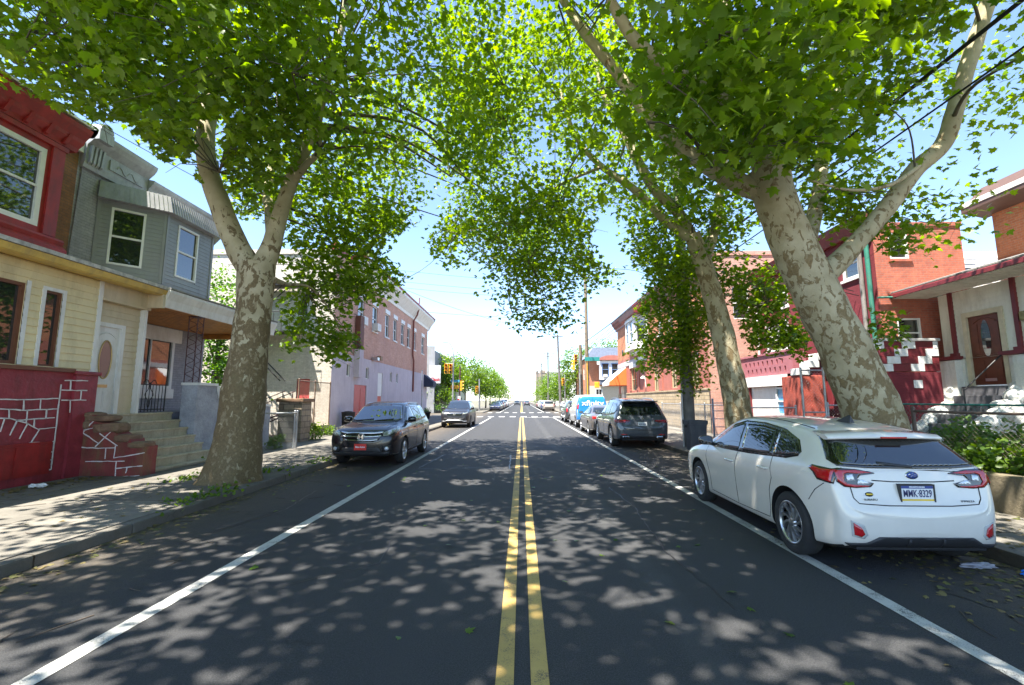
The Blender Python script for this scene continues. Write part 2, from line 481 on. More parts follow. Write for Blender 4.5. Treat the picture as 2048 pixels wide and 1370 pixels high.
def concrete(name, slab=1.55, tone=1.0, row=1.5):
    m, t, b, pos = base_mat(name)
    k = tone
    c = t.ramp(t.noise(pos, 1.1, 8, .7), [(.3, (.13 * k, .118 * k, .098 * k)), (.5, (.185 * k, .168 * k, .14 * k)), (.72, (.245 * k, .222 * k, .185 * k))])
    c = t.mix(t.ramp(t.noise(pos, 70, 3, .7), [(.35, .35), (.6, 0.)]), c, (.09, .082, .068))
    c = t.mix(t.ramp(t.noise(pos, 3.4, 8, .75), [(.52, 0.), (.72, .6)]), c, (.085, .072, .05))
    mp = t.mapping(pos, (1, 1, 1), (0, 0, 0), (.35, .2, 0))
    br = t.new('ShaderNodeTexBrick'); t.link(mp, br.inputs['Vector']); br.offset = .0
    br.inputs['Brick Width'].default_value = slab; br.inputs['Row Height'].default_value = row
    br.inputs['Mortar Size'].default_value = .012; br.inputs['Scale'].default_value = 1; br.inputs['Mortar Smooth'].default_value = .3
    br.inputs['Color1'].default_value = (1, 1, 1, 1); br.inputs['Color2'].default_value = (.78, .78, .78, 1); br.inputs['Mortar'].default_value = (.25, .22, .17, 1)
    c = t.mix(1, c, br.outputs['Color'], 'MULTIPLY')
    vo = t.new('ShaderNodeTexVoronoi', feature='DISTANCE_TO_EDGE'); vo.inputs['Scale'].default_value = .55
    wob = t.new('ShaderNodeVectorMath', operation='ADD'); t.link(pos, wob.inputs[0])
    nz = t.new('ShaderNodeTexNoise'); nz.inputs['Scale'].default_value = 2.5; nz.inputs['Detail'].default_value = 6
    t.link(pos, nz.inputs['Vector']); t.link(nz.outputs['Color'], wob.inputs[1]); t.link(wob.outputs[0], vo.inputs['Vector'])
    cr = t.ramp(vo.outputs['Distance'], [(.0, .85), (.012, 0.)])
    c = t.mix(t.math('MULTIPLY', cr, t.ramp(t.noise(pos, .5, 2), [(.42, 0.), (.55, 1.)])), c, (.06, .05, .04))
    t.link(c, b.inputs['Base Color']); b.inputs['Roughness'].default_value = .9
    h = t.math('ADD', t.noise(pos, 60, 4, .7), t.math('MULTIPLY', br.outputs['Fac'], -2.0))
    t.link(t.bump(h, .5, .012), b.inputs['Normal'])
    return m
def marking(name, col, wear=.5):
    m, t, b, pos = base_mat(name)
    w = t.ramp(t.math('ADD', t.math('MULTIPLY', t.noise(pos, 120, 2, .8), .5), t.math('MULTIPLY', t.noise(pos, 4, 6, .7), .5)), [(wear - .03, 0.), (wear + .07, 1.)])
    tone = t.ramp(t.noise(pos, 2.5, 6, .7), [(.3, tuple(c * .78 for c in col)), (.7, col)])
    t.link(t.mix(w, (.055, .055, .056), tone), b.inputs['Base Color'])
    b.inputs['Roughness'].default_value = .7
    t.link(t.bump(t.noise(pos, 130, 3, .7), .4, .01), b.inputs['Normal'])
    return m
M_ASPH = asphalt('asphalt'); M_CONC = concrete('pavement_concrete'); M_KERB = concrete('kerb_concrete', 1.8, .85, 5)
M_WHITE = marking('white_marking', (.52, .51, .47), .41); M_YEL = marking('yellow_marking', (.52, .345, .10), .41)
M_EARTH = stucco('bare_earth', (.10, .075, .05), (.16, .125, .085), scale=2, bump=.8, bs=30)
def setting(name, mb, m):
    o = mb.build(name, m); o['kind'] = 'structure'; return o
def sheet(name, x0, x1, y0, y1, z, m):
    mb = MB(); mb.face([(x0, y0, z), (x1, y0, z), (x1, y1, z), (x0, y1, z)]); return setting(name, mb, m)
sheet('ground', -900, 900, -60, 1600, -.03, stucco('ground_soil', (.11, .10, .07), (.16, .15, .10), scale=.2))
sheet('road', -5.0, 5.05, -40, 700, 0, M_ASPH)
mb = MB(); mb.face([(-120, 49.5, 0), (-5, 49.5, 0), (-5, 59.5, 0), (-120, 59.5, 0)]); mb.face([(5.05, 49.5, 0), (120, 49.5, 0), (120, 59.5, 0), (5.05, 59.5, 0)])
setting('cross_street', mb, M_ASPH)
def pavement(name, x_k, x_i, y0, y1, corner=2.2, z=.13):
    """raised pavement from the kerb line x_k inwards to x_i with a rounded kerb corner at y1 or y0"""
    s = 1 if x_i > x_k else -1
    kerb_mb = MB(); mb = MB()
    xo = x_k + s * .16
    mb.box((xo + s * .004, y0, -.02), (x_i, y1, z))
    y = y0; 
    while y < y1:
        ye = min(y + 2.4, y1); j = random.uniform(-.012, .012)
        kerb_mb.bbox((x_k, y + .006, -.05), (xo, ye - .006, z + j + .004), .025)
        y = ye
    o = setting(name, mb, M_CONC); k = setting('kerb', kerb_mb, M_KERB)
pavement('sidewalk', -5.0, -9.2, -30, 49.3); pavement('sidewalk', 5.05, 6.75, -30, 13.0); pavement('sidewalk', 5.05, 9.0, 13.0, 49.3)
pavement('sidewalk', -5.0, -9.5, 59.7, 420); pavement('sidewalk', 5.05, 9.0, 59.7, 420)
mb = MB()
for x in (-3.0, 3.08):
    for a, b in ((-30, 45.0), (64, 400)):
        y = a
        while y < b:
            e = min(y + 2, b); w = .068
            mb.face([(x - w, y, .004), (x + w, y, .004), (x + w, e, .004), (x - w, e, .004)]); y = e
for yc in (47.2, 62.0):
    for k in range(-4, 5):
        xc = k * 1.12 + .2
        mb.face([(xc - .3, yc - .9, .004), (xc + .3, yc - .9, .004), (xc + .3, yc + .9, .004), (xc - .3, yc + .9, .004)])
mb.face([(.35, 45.1, .004), (5.0, 45.1, .004), (5.0, 45.5, .004), (.35, 45.5, .004)])
for sx in (-1, 1):
    for k in range(4):
        xc = sx * 7.2; yc = 50.6 + k * 2.4
        mb.face([(xc - 1.1, yc - .3, .004), (xc + 1.1, yc - .3, .004), (xc + 1.1, yc + .3, .004), (xc - 1.1, yc + .3, .004)])
setting('road_marking', mb, M_WHITE)
mb = MB()
for a, b in ((-30, 45.0), (63.5, 400)):
    for x in (-.108, .108):
        mb.face([(x - .056, a, .004), (x + .056, a, .004), (x + .056, b, .004), (x - .056, b, .004)])
setting('centre_line', mb, M_YEL)
mb = MB()
def seam_line(pts, w=.022):
    q = []
    for a, b in zip(pts, pts[1:]):
        a, b = Vector((*a, .003)), Vector((*b, .003)); n = max(2, int((b - a).length / .12))
        q += [a.lerp(b, k / n) for k in range(n)]
    q = [p + Vector((random.uniform(-.018, .018), random.uniform(-.018, .018), 0)) for p in q]
    for a, b in zip(q, q[1:]):
        d = (b - a).normalized(); n = Vector((-d.y, d.x, 0)); wa = w * random.uniform(.35, 1.0)
        mb.face([a - n * wa, b - n * wa, b + n * wa, a + n * wa])
seam_line([(-2.6, 11.6), (-1.2, 11.75), (-.3, 11.6)]); seam_line([(-.3, 11.6), (-.35, 14.5), (-2.4, 14.6), (-2.6, 11.6)])
seam_line([(.5, 10.4), (1.6, 10.6), (2.8, 10.5)], .014); seam_line([(1.75, 4.0), (1.62, 5.4), (1.8, 7.6), (1.7, 9.4)], .010); seam_line([(-2.2, 4.4), (-1.5, 5.0), (-1.6, 5.9)], .008); seam_line([(-1.2, 17), (.9, 17.2), (2.6, 17)], .03)
seam_line([(3.5, 3.2), (3.9, 4.0), (3.7, 4.6)], .010); seam_line([(-4.1, 5.6), (-3.7, 7.2), (-3.9, 9.0)], .010)
setting('road_seam', mb, flat('tar', (.010, .010, .011), .45))
# yellow painted no-parking kerb by the corner
mb = MB()
for k in range(7): mb.bbox((-5.006, 31 + k * 2.4 + .01, -.04), (-4.83, 33.3 + k * 2.4, .141), .025)
setting('painted_kerb', mb, flat('kerb_yellow', (.55, .38, .10), .8, var=.3, dirt=(.3, .26, .2)))
# garden ground right: raised terrace behind a low wall
mb = MB(); mb.box((6.95, -12, -.02), (40, 13.0, .55)); setting('garden_ground', mb, M_EARTH)
mb = MB(); mb.box((-9.25, -30, -.02), (-60, 49.3, .05)); setting('yard_ground', mb, M_EARTH)

# ------------------------------------------------------------------ litter and fallen leaves
def scatter(n, fx, fy, z, s0, s1, name, label, cat='fallen leaves', mat=M_FALLEN, geo=LEAF_D, kind='stuff'):
    P = np.array([(fx(), fy(), z + random.uniform(.002, .02)) for _ in range(n)])
    o = leaves_object(name, P, np.array([random.uniform(s0, s1) for _ in range(n)]), mat, geo=geo, tilt=.16)
    return tag(o, label, cat, kind=kind)
g = random.gauss; u = random.uniform
scatter(620, lambda: -4.98 + abs(g(0, .22)), lambda: u(2, 16), .0, .025, .085, 'fallen_leaves', 'dry and green leaves drifted along the left gutter')
scatter(150, lambda: u(-9.1, -5.3), lambda: u(5, 13), .135, .03, .08, 'fallen_leaves', 'leaves strewn on the left concrete pavement')
scatter(380, lambda: -9.0 + abs(g(0, .30)), lambda: u(5.5, 9.4), .135, .03, .10, 'fallen_leaves', 'leaf drift heaped against the red painted stone base')
scatter(1500, lambda: 5.05 - abs(g(0, .7)), lambda: u(1.5, 7), .0, .02, .08, 'fallen_leaves', 'brown leaf litter and twigs behind the white hatchback')
scatter(420, lambda: u(5.2, 6.7), lambda: u(3, 9), .135, .03, .09, 'fallen_leaves', 'leaves strewn over the right pavement beside the low wall')
scatter(70, lambda: u(-4.6, 4.6), lambda: u(2.6, 14), .004, .05, .09, 'fallen_leaves', 'single green leaves fallen on the dark asphalt', mat=M_LEAF2)
mb = MB()
for _ in range(46):
    sx = random.choice((-1, 1)); x = sx * u(3.4, 5.0) if random.random() < .6 else -u(5.3, 8.5); y = u(2.8, 11)
    z = .006 if abs(x) < 5.0 else .14; a = u(0, 6.28); L = u(.1, .45); p = Vector((x, y, z)); d = Vector((math.cos(a), math.sin(a), 0))
    mb.tube([p, p + d * L * .5 + Vector((d.y, -d.x, 0)) * L * u(-.15, .15), p + d * L], [.004, .004, .002], 4)
tag(mb.build('fallen_twigs', flat('twig', (.09, .065, .045), .9)), 'thin brown twigs lying on road and pavement', 'twigs', kind='stuff')
def crumpled(name, c, r, mat, label, cat, flatn=.5):
    bm = bmesh.new(); bmesh.ops.create_icosphere(bm, subdivisions=3, radius=1)
    for v in bm.verts:
        n = v.co.normalized(); k = 1 + .38 * math.sin(5 * n.x + 3 * n.y * n.z * 4) * math.cos(6 * n.y + 2 * n.z) + random.uniform(-.14, .14)
        v.co = Vector((n.x * k * r[0], n.y * k * r[1], max(n.z * k, -.55) * r[2]))
    lo = min(v.co.z for v in bm.verts)
    mb = MB(c)
    for v in bm.verts: v.co += Vector(c) - Vector((0, 0, lo))
    mb.bm(bm)
    o = mb.build(name, mat); o.location = c; return tag(o, label, cat)
crumpled('plastic_wrapper', (5.0, 4.78, .005), (.11, .06, .035), flat('blue_plastic', (.02, .20, .72), .35), 'crumpled bright blue plastic wrapper in the litter behind the white hatchback', 'litter')
crumpled('paper_scrap', (4.66, 5.0, .005), (.15, .06, .025), flat('grey_paper', (.30, .29, .30), .6), 'flattened pale grey paper scrap lying by the rear tyre of the white hatchback', 'litter')
crumpled('paper_scrap', (6.62, 6.05, .135), (.08, .07, .05), flat('white_paper', (.75, .74, .72), .6), 'white crumpled paper on the right pavement at the foot of the low wall', 'litter')
crumpled('paper_scrap', (-8.75, 8.3, .137), (.14, .08, .04), flat('white_paper', (.75, .74, .72), .6), 'white paper scrap in the leaf drift below the red stone base', 'litter')
# ------------------------------------------------------------------ vehicles
M_TYRE = flat('tyre_rubber', (.022, .022, .023), .85, var=.3, bump=.3, bscale=90, dirt=(.035, .032, .028))
M_RIM = flat('alloy', (.56, .56, .57), .28, .9, var=.08)
M_RIMD = flat('dark_alloy', (.16, .16, .17), .3, .8)
M_BLACK = flat('black_plastic', (.022, .022, .024), .5, var=.2)
M_GLOSSB = flat('gloss_black', (.008, .008, .009), .08, coat=1)
M_WELL = flat('wheel_well', (.008, .008, .008), .95)
M_GLASS = glass('car_glass', (.012, .016, .018), .015, 2.0)
M_SCREEN = glass('windscreen_glass', (.012, .015, .016), .012, 2.7)
M_CHROME = flat('chrome', (.72, .72, .73), .12, 1.0, var=.05)
M_RED = flat('red_lens', (.40, .006, .010), .1, coat=1, var=.2)
M_REDD = flat('dark_red_lens', (.20, .006, .012), .1, coat=1, var=.2)
M_CLEAR = flat('clear_lens', (.62, .64, .66), .1, .3, coat=1, var=.15)
M_LAMP = flat('headlight_lens', (.30, .32, .27), .08, .3, coat=1, var=.45, scale=14)
M_AMBER = flat('amber_lens', (.65, .16, .02), .15, coat=1)
M_SEAM = flat('panel_gap', (.012, .012, .012), .9)
M_SILVER = flat('silver_trim', (.50, .51, .53), .3, .8)

class Car:
    def __init__(s, name, label, loc, rz, rows, mpaint, wb, wheel_r, cat='car', group=None, arch=.045, wx=None, sub=1, hood_bulge=.012):
        s.root = thing(name, label, cat, loc, rz, group); s.wb = wb; s.r = wheel_r
        s.W = max(r[1] for r in rows)
        s.build_body(rows, mpaint, arch, sub, hood_bulge)
    def section(s, row, bulge):
        y, w, zb, belt, top, rw = row
        e = min(.065, .5 * (top - belt)); h = belt - zb
        half = [(0, zb), (w * .6, zb), (w - .07, zb + .004), (w - .022, zb + min(.07, h * .25)), (w - .024, zb + h * .30), (w - .002, zb + h * .60),
                (w - .004, zb + h * .86), (w - .05, belt + .004)]
        p9 = (rw + .012, top - e)
        a = half[-1]
        half += [((a[0] + p9[0]) / 2 + .012, (a[1] + p9[1]) / 2), p9, (rw - .055, top - e * .22), (rw * .5, top + bulge * .7), (0, top + bulge)]
        return half
    def build_body(s, rows, mpaint, arch, sub, bulge):
        bm = bmesh.new(); rings = []
        rows = sorted(rows)
        def ring(half, y, k=1, cy=0):
            zc = (half[0][1] + half[-1][1]) / 2
            pts = [(x * k, y + cy, zc + (z - zc) * k) for x, z in half] + [(-x * k, y + cy, zc + (z - zc) * k) for x, z in half[-2:0:-1]]
            return [bm.verts.new(p) for p in pts]
        ha = s.section(rows[0], bulge * .3); hb = s.section(rows[-1], bulge * .3)
        rings = [ring(ha, rows[0][0], .5, -.012)]
        for i, r in enumerate(rows): rings.append(ring(s.section(r, bulge if 2 < i < len(rows) - 2 else bulge * .3), r[0]))
        rings.append(ring(hb, rows[-1][0], .5, .012))
        n = len(rings[0])
        for a, b in zip(rings, rings[1:]):
            for j in range(n): bm.faces.new((a[j], b[j], b[(j + 1) % n], a[(j + 1) % n]))
        # caps as strips of quads across
        for rg, flip in ((rings[0], True), (rings[-1], False)):
            m = n // 2
            for j in range(m):
                f = [rg[j], rg[j + 1], rg[(n - j - 1) % n], rg[(n - j) % n]]
                f = list(dict.fromkeys(f))
                if len(f) >= 3:
                    if flip: f.reverse()
                    try: bm.faces.new(f)
                    except ValueError: pass
        bmesh.ops.recalc_face_normals(bm, faces=bm.faces)
        me = bpy.data.meshes.new('body'); bm.to_mesh(me); bm.free()
        o = bpy.data.objects.new('body', me); COL.objects.link(o)
        md = o.modifiers.new('s', 'SUBSURF'); md.levels = sub + 1; md.render_levels = sub + 1
        dg = bpy.context.evaluated_depsgraph_get()
        hi = bpy.data.meshes.new_from_object(o.evaluated_get(dg)); o.modifiers.clear(); o.data = hi
        s.bvh = BVHTree.FromPolygons([v.co.copy() for v in hi.vertices], [tuple(p.vertices) for p in hi.polygons])
        cut = MB()
        R_ = s.r + arch
        for sx in (-1, 1):
            for sy in (-1, 1):
                prof = [(R_, s.W - .27), (R_, s.W + .2)]
                c = (0, sy * s.wb / 2, s.r + .015)
                vs = []
                for rr, hx in prof:
                    for j in range(48):
                        w = 2 * math.pi * j / 48; vs.append(Vector((sx * hx, c[1] + rr * math.cos(w), c[2] + rr * math.sin(w))))
                fs = [(j, (j + 1) % 48, 48 + (j + 1) % 48, 48 + j) for j in range(48)] + [tuple(range(47, -1, -1)), tuple(range(48, 96))]
                if sx < 0: fs = [f[::-1] for f in fs]
                cut.mesh(vs, fs)
        co = cut.build('cut', M_WELL)
        b2 = bmesh.new(); b2.from_mesh(co.data); bmesh.ops.recalc_face_normals(b2, faces=b2.faces); b2.to_mesh(co.data); b2.free()
        md = o.modifiers.new('b', 'BOOLEAN'); md.object = co; md.operation = 'DIFFERENCE'; md.solver = 'EXACT'
        dg = bpy.context.evaluated_depsgraph_get()
        me = bpy.data.meshes.new_from_object(o.evaluated_get(dg)); o.modifiers.clear(); o.data = me
        bpy.data.objects.remove(co)
        me.materials.clear(); me.materials.append(mpaint); me.materials.append(M_WELL)
        b2 = bmesh.new(); b2.from_mesh(me)
        for f in b2.faces:
            c = f.calc_center_median(); f.smooth = True; f.material_index = 0
            d = math.hypot(abs(c.y) - s.wb / 2, c.z - s.r - .015)
            if abs(c.x) > s.W - .30 and d < R_ + .003 and (abs(f.normal.x) > .9 and d < R_ - .01 and abs(c.x) < s.W - .2 or abs(d - R_) < .012 and abs(f.normal.x) < .3): f.material_index = 1
            if c.z < .3 and f.normal.z < -.7: f.material_index = 1
        for e in b2.edges:
            if len(e.link_faces) == 2 and e.calc_face_angle(0) > R(38): e.smooth = False
        b2.to_mesh(me); b2.free(); me.name = 'body'
        o.parent = s.root; s.body = o
    def hit(s, v, q):
        a, b = q
        if v == 'L': o, d = Vector((-4, a, b)), Vector((1, 0, 0))
        elif v == 'R': o, d = Vector((4, a, b)), Vector((-1, 0, 0))
        elif v == 'rear': o, d = Vector((a, -8, b)), Vector((0, 1, 0))
        elif v == 'front': o, d = Vector((a, 8, b)), Vector((0, -1, 0))
        else: o, d = Vector((a, b, 6)), Vector((0, 0, -1))
        p, n, i, _ = s.bvh.ray_cast(o, d)
        if p is None:
            p, n, i, _ = s.bvh.find_nearest(o + d * (4 if v in 'LR' else 6))
        if n.dot(d) > 0: n = -n
        return p, n, d
    def add_mesh(s, mb, pts, faces, v, off, m, thick=.006):
        hs = [s.hit(v, q) for q in pts]
        outer = [p + (n * .6 - d * .4).normalized() * off for p, n, d in hs]
        inner = [p - n * thick for p, n, d in hs]
        nv = len(pts); cnt = {}
        for f in faces:
            for a, b in zip(f, f[1:] + f[:1]): cnt[frozenset((a, b))] = cnt.get(frozenset((a, b)), 0) + 1
        fs = []
        for f in faces:
            a, b, c = outer[f[0]], outer[f[1]], outer[f[2]]
            f2 = f if (b - a).cross(c - a).dot(-hs[f[0]][2]) > 0 else f[::-1]
            fs.append(tuple(f2))
            for a, b in zip(f2, f2[1:] + f2[:1]):
                if cnt[frozenset((a, b))] == 1: fs.append((b, a, nv + a, nv + b))
        i = len(mb.v); mb.mesh(outer + inner, fs, m, False)
        for k in range(len(mb.f) - len(fs), len(mb.f)):
            if len(mb.f[k]) == 3: mb.smooth[k] = True
    def patch(s, mb, poly, v, off=.004, m=0, ml=.07):
        if sum(p[0] * q[1] - q[0] * p[1] for p, q in zip(poly, poly[1:] + poly[:1])) < 0: poly = poly[::-1]
        bm = bmesh.new(); f = bm.faces.new([bm.verts.new((a, b, 0)) for a, b in poly])
        bm.normal_update(); bmesh.ops.triangulate(bm, faces=[f])
        for _ in range(5):
            es = [e for e in bm.edges if e.calc_length() > ml]
            if not es: break
            bmesh.ops.subdivide_edges(bm, edges=es, cuts=1); bmesh.ops.triangulate(bm, faces=bm.faces)
        bm.verts.index_update()
        pts = [(w.co.x, w.co.y) for w in bm.verts]; fs = [[w.index for w in f.verts] for f in bm.faces]; bm.free()
        s.add_mesh(mb, pts, fs, v, off, m)
    def strip(s, mb, line, v, w=.008, off=.003, m=0, ml=.06):
        pts = []
        for a, b in zip(line, line[1:]):
            a, b = Vector((*a, 0)), Vector((*b, 0)); k = max(1, int((b - a).length / ml))
            pts += [a.lerp(b, j / k) for j in range(k)]
        pts.append(Vector((*line[-1], 0))); q = []; n = len(pts)
        for k in range(n):
            t = (pts[min(k + 1, n - 1)] - pts[max(k - 1, 0)]).normalized(); nn = Vector((-t.y, t.x, 0)) * w / 2
            q += [(pts[k] + nn)[:2], (pts[k] - nn)[:2]]
        fs = []
        for k in range(n - 1): fs += [[2 * k, 2 * k + 1, 2 * k + 3], [2 * k, 2 * k + 3, 2 * k + 2]]
        s.add_mesh(mb, q, fs, v, off, m)
    def part(s, name, mats, fn, parent=None, label=None):
        mb = MB(); fn(mb); return mb.build(name, mats, parent or s.root, label)
    def poly(s, name, mat, items, off=.004, parent=None, label=None):
        """items: list of (view, polygon)"""
        mb = MB()
        for it in items: s.patch(mb, it[1], it[0], off + (it[2] if len(it) > 2 else 0), 0)
        return mb.build(name, mat, parent or s.root, label)
    def wheels(s, rim_r, tw=.2, spokes=10, rim=None, swirl=0, sw=.03, dark=None, inset=.012, dual=0):
        T = MB(); h = tw / 2; r = s.r
        T.lathe((0, 0, 0), [(rim_r - .01, -h + .02), (rim_r + .012, -h + .004), (r - .05, -h), (r - .016, -h + .012), (r - .003, -h + .035), (r, 0), (r - .003, h - .035), (r - .016, h - .012), (r - .05, h), (rim_r + .012, h - .004), (rim_r - .01, h - .02)], 40, 0, 'x')
        Rm = MB()
        Rm.lathe((0, 0, 0), [(rim_r - .008, h - .06), (rim_r - .016, h - .012), (rim_r + .006, h - .006), (rim_r + .008, h - .016)], 40, 0, 'x')
        Rm.lathe((0, 0, 0), [(.0, h - .075), (rim_r - .012, h - .085)], 32, 1, 'x')
        Rm.lathe((0, 0, 0), [(0, h - .02), (.028, h - .02), (.052, h - .026), (.06, h - .05)], 20, 0, 'x')
        for k in range(spokes):
            a = 2 * math.pi * k / spokes
            for dd in ((-dual, dual) if dual else (0,)):
                pts = []
                for t, w in ((.0, sw * .62), (.35, sw * .7), (.7, sw * .9), (1, sw * 1.15)):
                    rr = .045 + (rim_r - .055) * t; an = a + swirl * t + dd * t
                    pts.append((rr, an, w, h - .022 - .006 * math.sin(math.pi * t)))
                top = []; bot = []
                for rr, an, w, x in pts:
                    c, q = math.cos(an), math.sin(an)
                    for e in (1, -1):
                        top.append(Vector((x, rr * c - e * w / 2 * q, rr * q + e * w / 2 * c)))
                        bot.append(Vector((x - .035, rr * c - e * w * .7 * q, rr * q + e * w * .7 * c)))
                nv = len(top); fs = []
                for j in range(len(pts) - 1):
                    A, B, C_, D = 2 * j, 2 * j + 1, 2 * j + 3, 2 * j + 2
                    fs += [(A, D, C_, B), (A, nv + A, nv + D, D), (B, C_, nv + C_, nv + B)]
                Rm.mesh(top + bot, fs, 0)
        tm = rm = None
        for sx in (-1, 1):
            for sy in (1, -1):
                e = bpy.data.objects.new('wheel', None); COL.objects.link(e); e.parent = s.root; e.empty_display_size = .1
                e.location = (sx * (s.W - inset - h), sy * s.wb / 2, r); e.rotation_euler = (random.uniform(0, 3), 0, 0 if sx > 0 else math.pi)
                if tm is None:
                    to = T.build('tyre', M_TYRE, e); ro = Rm.build('rim', [rim or M_RIM, dark or M_WELL], e); tm, rm = to.data, ro.data
                else:
                    for nm, d in (('tyre', tm), ('rim', rm)):
                        o = bpy.data.objects.new(nm, d); COL.objects.link(o); o.parent = e
    def mirror(s, y, z, mat, size=(.11, .10, .075), stalk=True, xo=.0):
        for sx in (-1, 1):
            p, n, d = s.hit('R' if sx > 0 else 'L', (y, z))
            mb = MB()
            c = p + Vector((sx * (.13 + xo), -.02, .055))
            bm = bmesh.new(); bmesh.ops.create_uvsphere(bm, u_segments=18, v_segments=12, radius=1)
            for v in bm.verts:
                q = v.co; q.x = math.copysign(abs(q.x) ** .7, q.x) * size[0]; q.z = math.copysign(abs(q.z) ** .7, q.z) * size[2]; q.y = q.y * size[1] if q.y > 0 else q.y * .02
                v.co = q + c
            mb.bm(bm, 0, True)
            mb.tube([p + Vector((-sx * .02, .02, -.01)), c - Vector((sx * .04, -.02, .04))], [.035, .028], 8)
            mo = mb.build('mirror', mat, s.root)
            g = MB(); g.lathe(c + Vector((0, -.024, 0)), [(0, 0), (.001, 0)], 4); g = MB()
            ring = [(c + Vector((math.copysign(abs(math.cos(a)) ** .7, math.cos(a)) * size[0] * .86, -.0215, math.copysign(abs(math.sin(a)) ** .7, math.sin(a)) * size[2] * .84))) for a in [2 * math.pi * k / 20 for k in range(20)]]
            g.face(ring if (ring[1] - ring[0]).cross(ring[2] - ring[1]).y < 0 else ring[::-1]); g.build('mirror_glass', M_SCREEN, mo)
    def handles(s, items, mat):
        for v in 'LR':
            for (y, z) in items:
                p, n, d = s.hit(v, (y, z)); sx = 1 if v == 'R' else -1
                mb = MB()
                mb.tube([p + Vector((sx * -.004, -.10, 0)), p + Vector((sx * .028, -.085, 0)), p + Vector((sx * .034, 0, .004)), p + Vector((sx * .028, .085, 0)), p + Vector((sx * -.004, .10, 0))], [.012, .015, .016, .015, .012], 8)
                mb.build('door_handle', mat, s.root)
    def rails(s, y0, y1, x, mat):
        for sx in (-1, 1):
            pts = []
            for k in range(9):
                y = y0 + (y1 - y0) * k / 8; p, n, d = s.hit('top', (sx * x, y))
                pts.append(p + Vector((0, 0, .0 if k in (0, 8) else .045)))
            mb = MB(); mb.tube(pts, .017, 8); mb.build('roof_rail', mat, s.root)

def inset(poly, k):
    cx = sum(p[0] for p in poly) / len(poly); cy = sum(p[1] for p in poly) / len(poly)
    out = []
    for x, y in poly:
        d = math.hypot(x - cx, y - cy); f = max(0, 1 - k / d); out.append((cx + (x - cx) * f, cy + (y - cy) * f))
    return out
def mx(poly): return [(-a, b) for a, b in poly]
def ell(cx, cy, rx, ry, n=24): return [(cx + rx * math.cos(2 * math.pi * k / n), cy + ry * math.sin(2 * math.pi * k / n)) for k in range(n)]
def car_text(c, mb, txt, size, view, xz, m=0, bold=0, off=.008, width=None, shear=0):
    p, n, d = c.hit(view, xz); U = {'rear': (1, 0, 0), 'front': (-1, 0, 0)}[view]
    N = -d; V = Vector((0, 0, 1)); n2 = Vector((0, n.y, n.z)).normalized(); V = (V - n2 * V.dot(n2)).normalized()
    text_on(mb, txt, size, p + n2 * off, U, V, m, .001, bold, width, shear)
def plate(c, view, xz, w, h, mats, txt, tm=1, size=.085, bands=None, frame=None, tilt=0, twidth=None, label=None):
    """number plate standing a little proud of the body; mats = [plate, letters, band1, band2]"""
    p, n, d = c.hit(view, xz); N = -d; U = Vector((1, 0, 0)) if view == 'rear' else Vector((-1, 0, 0)); V = Vector((0, 0, 1))
    p = p + N * .012
    def bx(mb, u0, u1, v0, v1, d0, d1, m):
        mb.prism([p + U * a + V * b + N * d0 for a, b in ((u0, v0), (u1, v0), (u1, v1), (u0, v1))], N * (d1 - d0), m)
    mb = MB()
    bx(mb, -w / 2, w / 2, -h / 2, h / 2, -.03, .006, 0)
    if bands:
        for v0, v1, m in bands: bx(mb, -w / 2 + .002, w / 2 - .002, v0, v1, .0, .0075, m)
    if frame:
        t = .014
        for a, b, e, f in ((-w / 2 - t, w / 2 + t, h / 2, h / 2 + t), (-w / 2 - t, w / 2 + t, -h / 2 - t, -h / 2), (-w / 2 - t, -w / 2, -h / 2, h / 2), (w / 2, w / 2 + t, -h / 2, h / 2)):
            bx(mb, a, b, e, f, -.03, .012, frame)
    o = mb.build('number_plate', mats, c.root, label)
    if txt:
        for (t_, sz, vo, m, bd, wd) in (txt if isinstance(txt, list) else [(txt, size, 0, tm, .002, twidth)]):
            mb = MB(); text_on(mb, t_, sz, p + V * vo + N * .0085, U, V, 0, .001, bd, wd); mb.build('lettering', mats[m], o)
    return o
M_PLATE = flat('plate_white', (.70, .71, .70), .4, var=.04); M_PBLUE = flat('plate_blue', (.03, .06, .24), .4); M_PYEL = flat('plate_yellow', (.75, .50, .03), .4)
M_INK = flat('plate_ink', (.02, .025, .10), .5); M_WLET = flat('white_lettering', (.8, .8, .8), .4, var=.03)

# ---------- white hatchback (right foreground)
P_WHITE = paint('white_car_paint', (.68, .645, .57), .3)
rows = [(-2.205, .56, .37, .57, .63, .50), (-2.185, .67, .33, .60, .665, .60), (-2.14, .765, .29, .64, .71, .67), (-2.10, .80, .26, .80, .86, .70), (-2.075, .815, .25, .945, .99, .71),
        (-2.03, .832, .24, 1.00, 1.05, .705), (-1.95, .852, .22, 1.01, 1.12, .685), (-1.82, .87, .21, 1.015, 1.225, .65), (-1.68, .88, .20, 1.015, 1.315, .62), (-1.52, .886, .195, 1.005, 1.365, .605),
        (-1.2, .888, .185, .985, 1.42, .595), (-.6, .888, .18, .96, 1.468, .59), (0, .886, .18, .94, 1.48, .59), (.35, .886, .18, .93, 1.455, .58), (.62, .886, .18, .925, 1.385, .585),
        (1.05, .887, .18, .922, 1.16, .655), (1.28, .888, .18, .92, 1.03, .72), (1.42, .886, .19, .905, .985, .74), (1.75, .872, .20, .855, .925, .72), (2.0, .835, .21, .79, .855, .68),
        (2.14, .77, .23, .71, .765, .62), (2.22, .67, .26, .60, .66, .54), (2.262, .52, .31, .50, .56, .42)]
SQ = lambda y: y if y > -1.6 else -1.6 + (y + 1.6) * .80
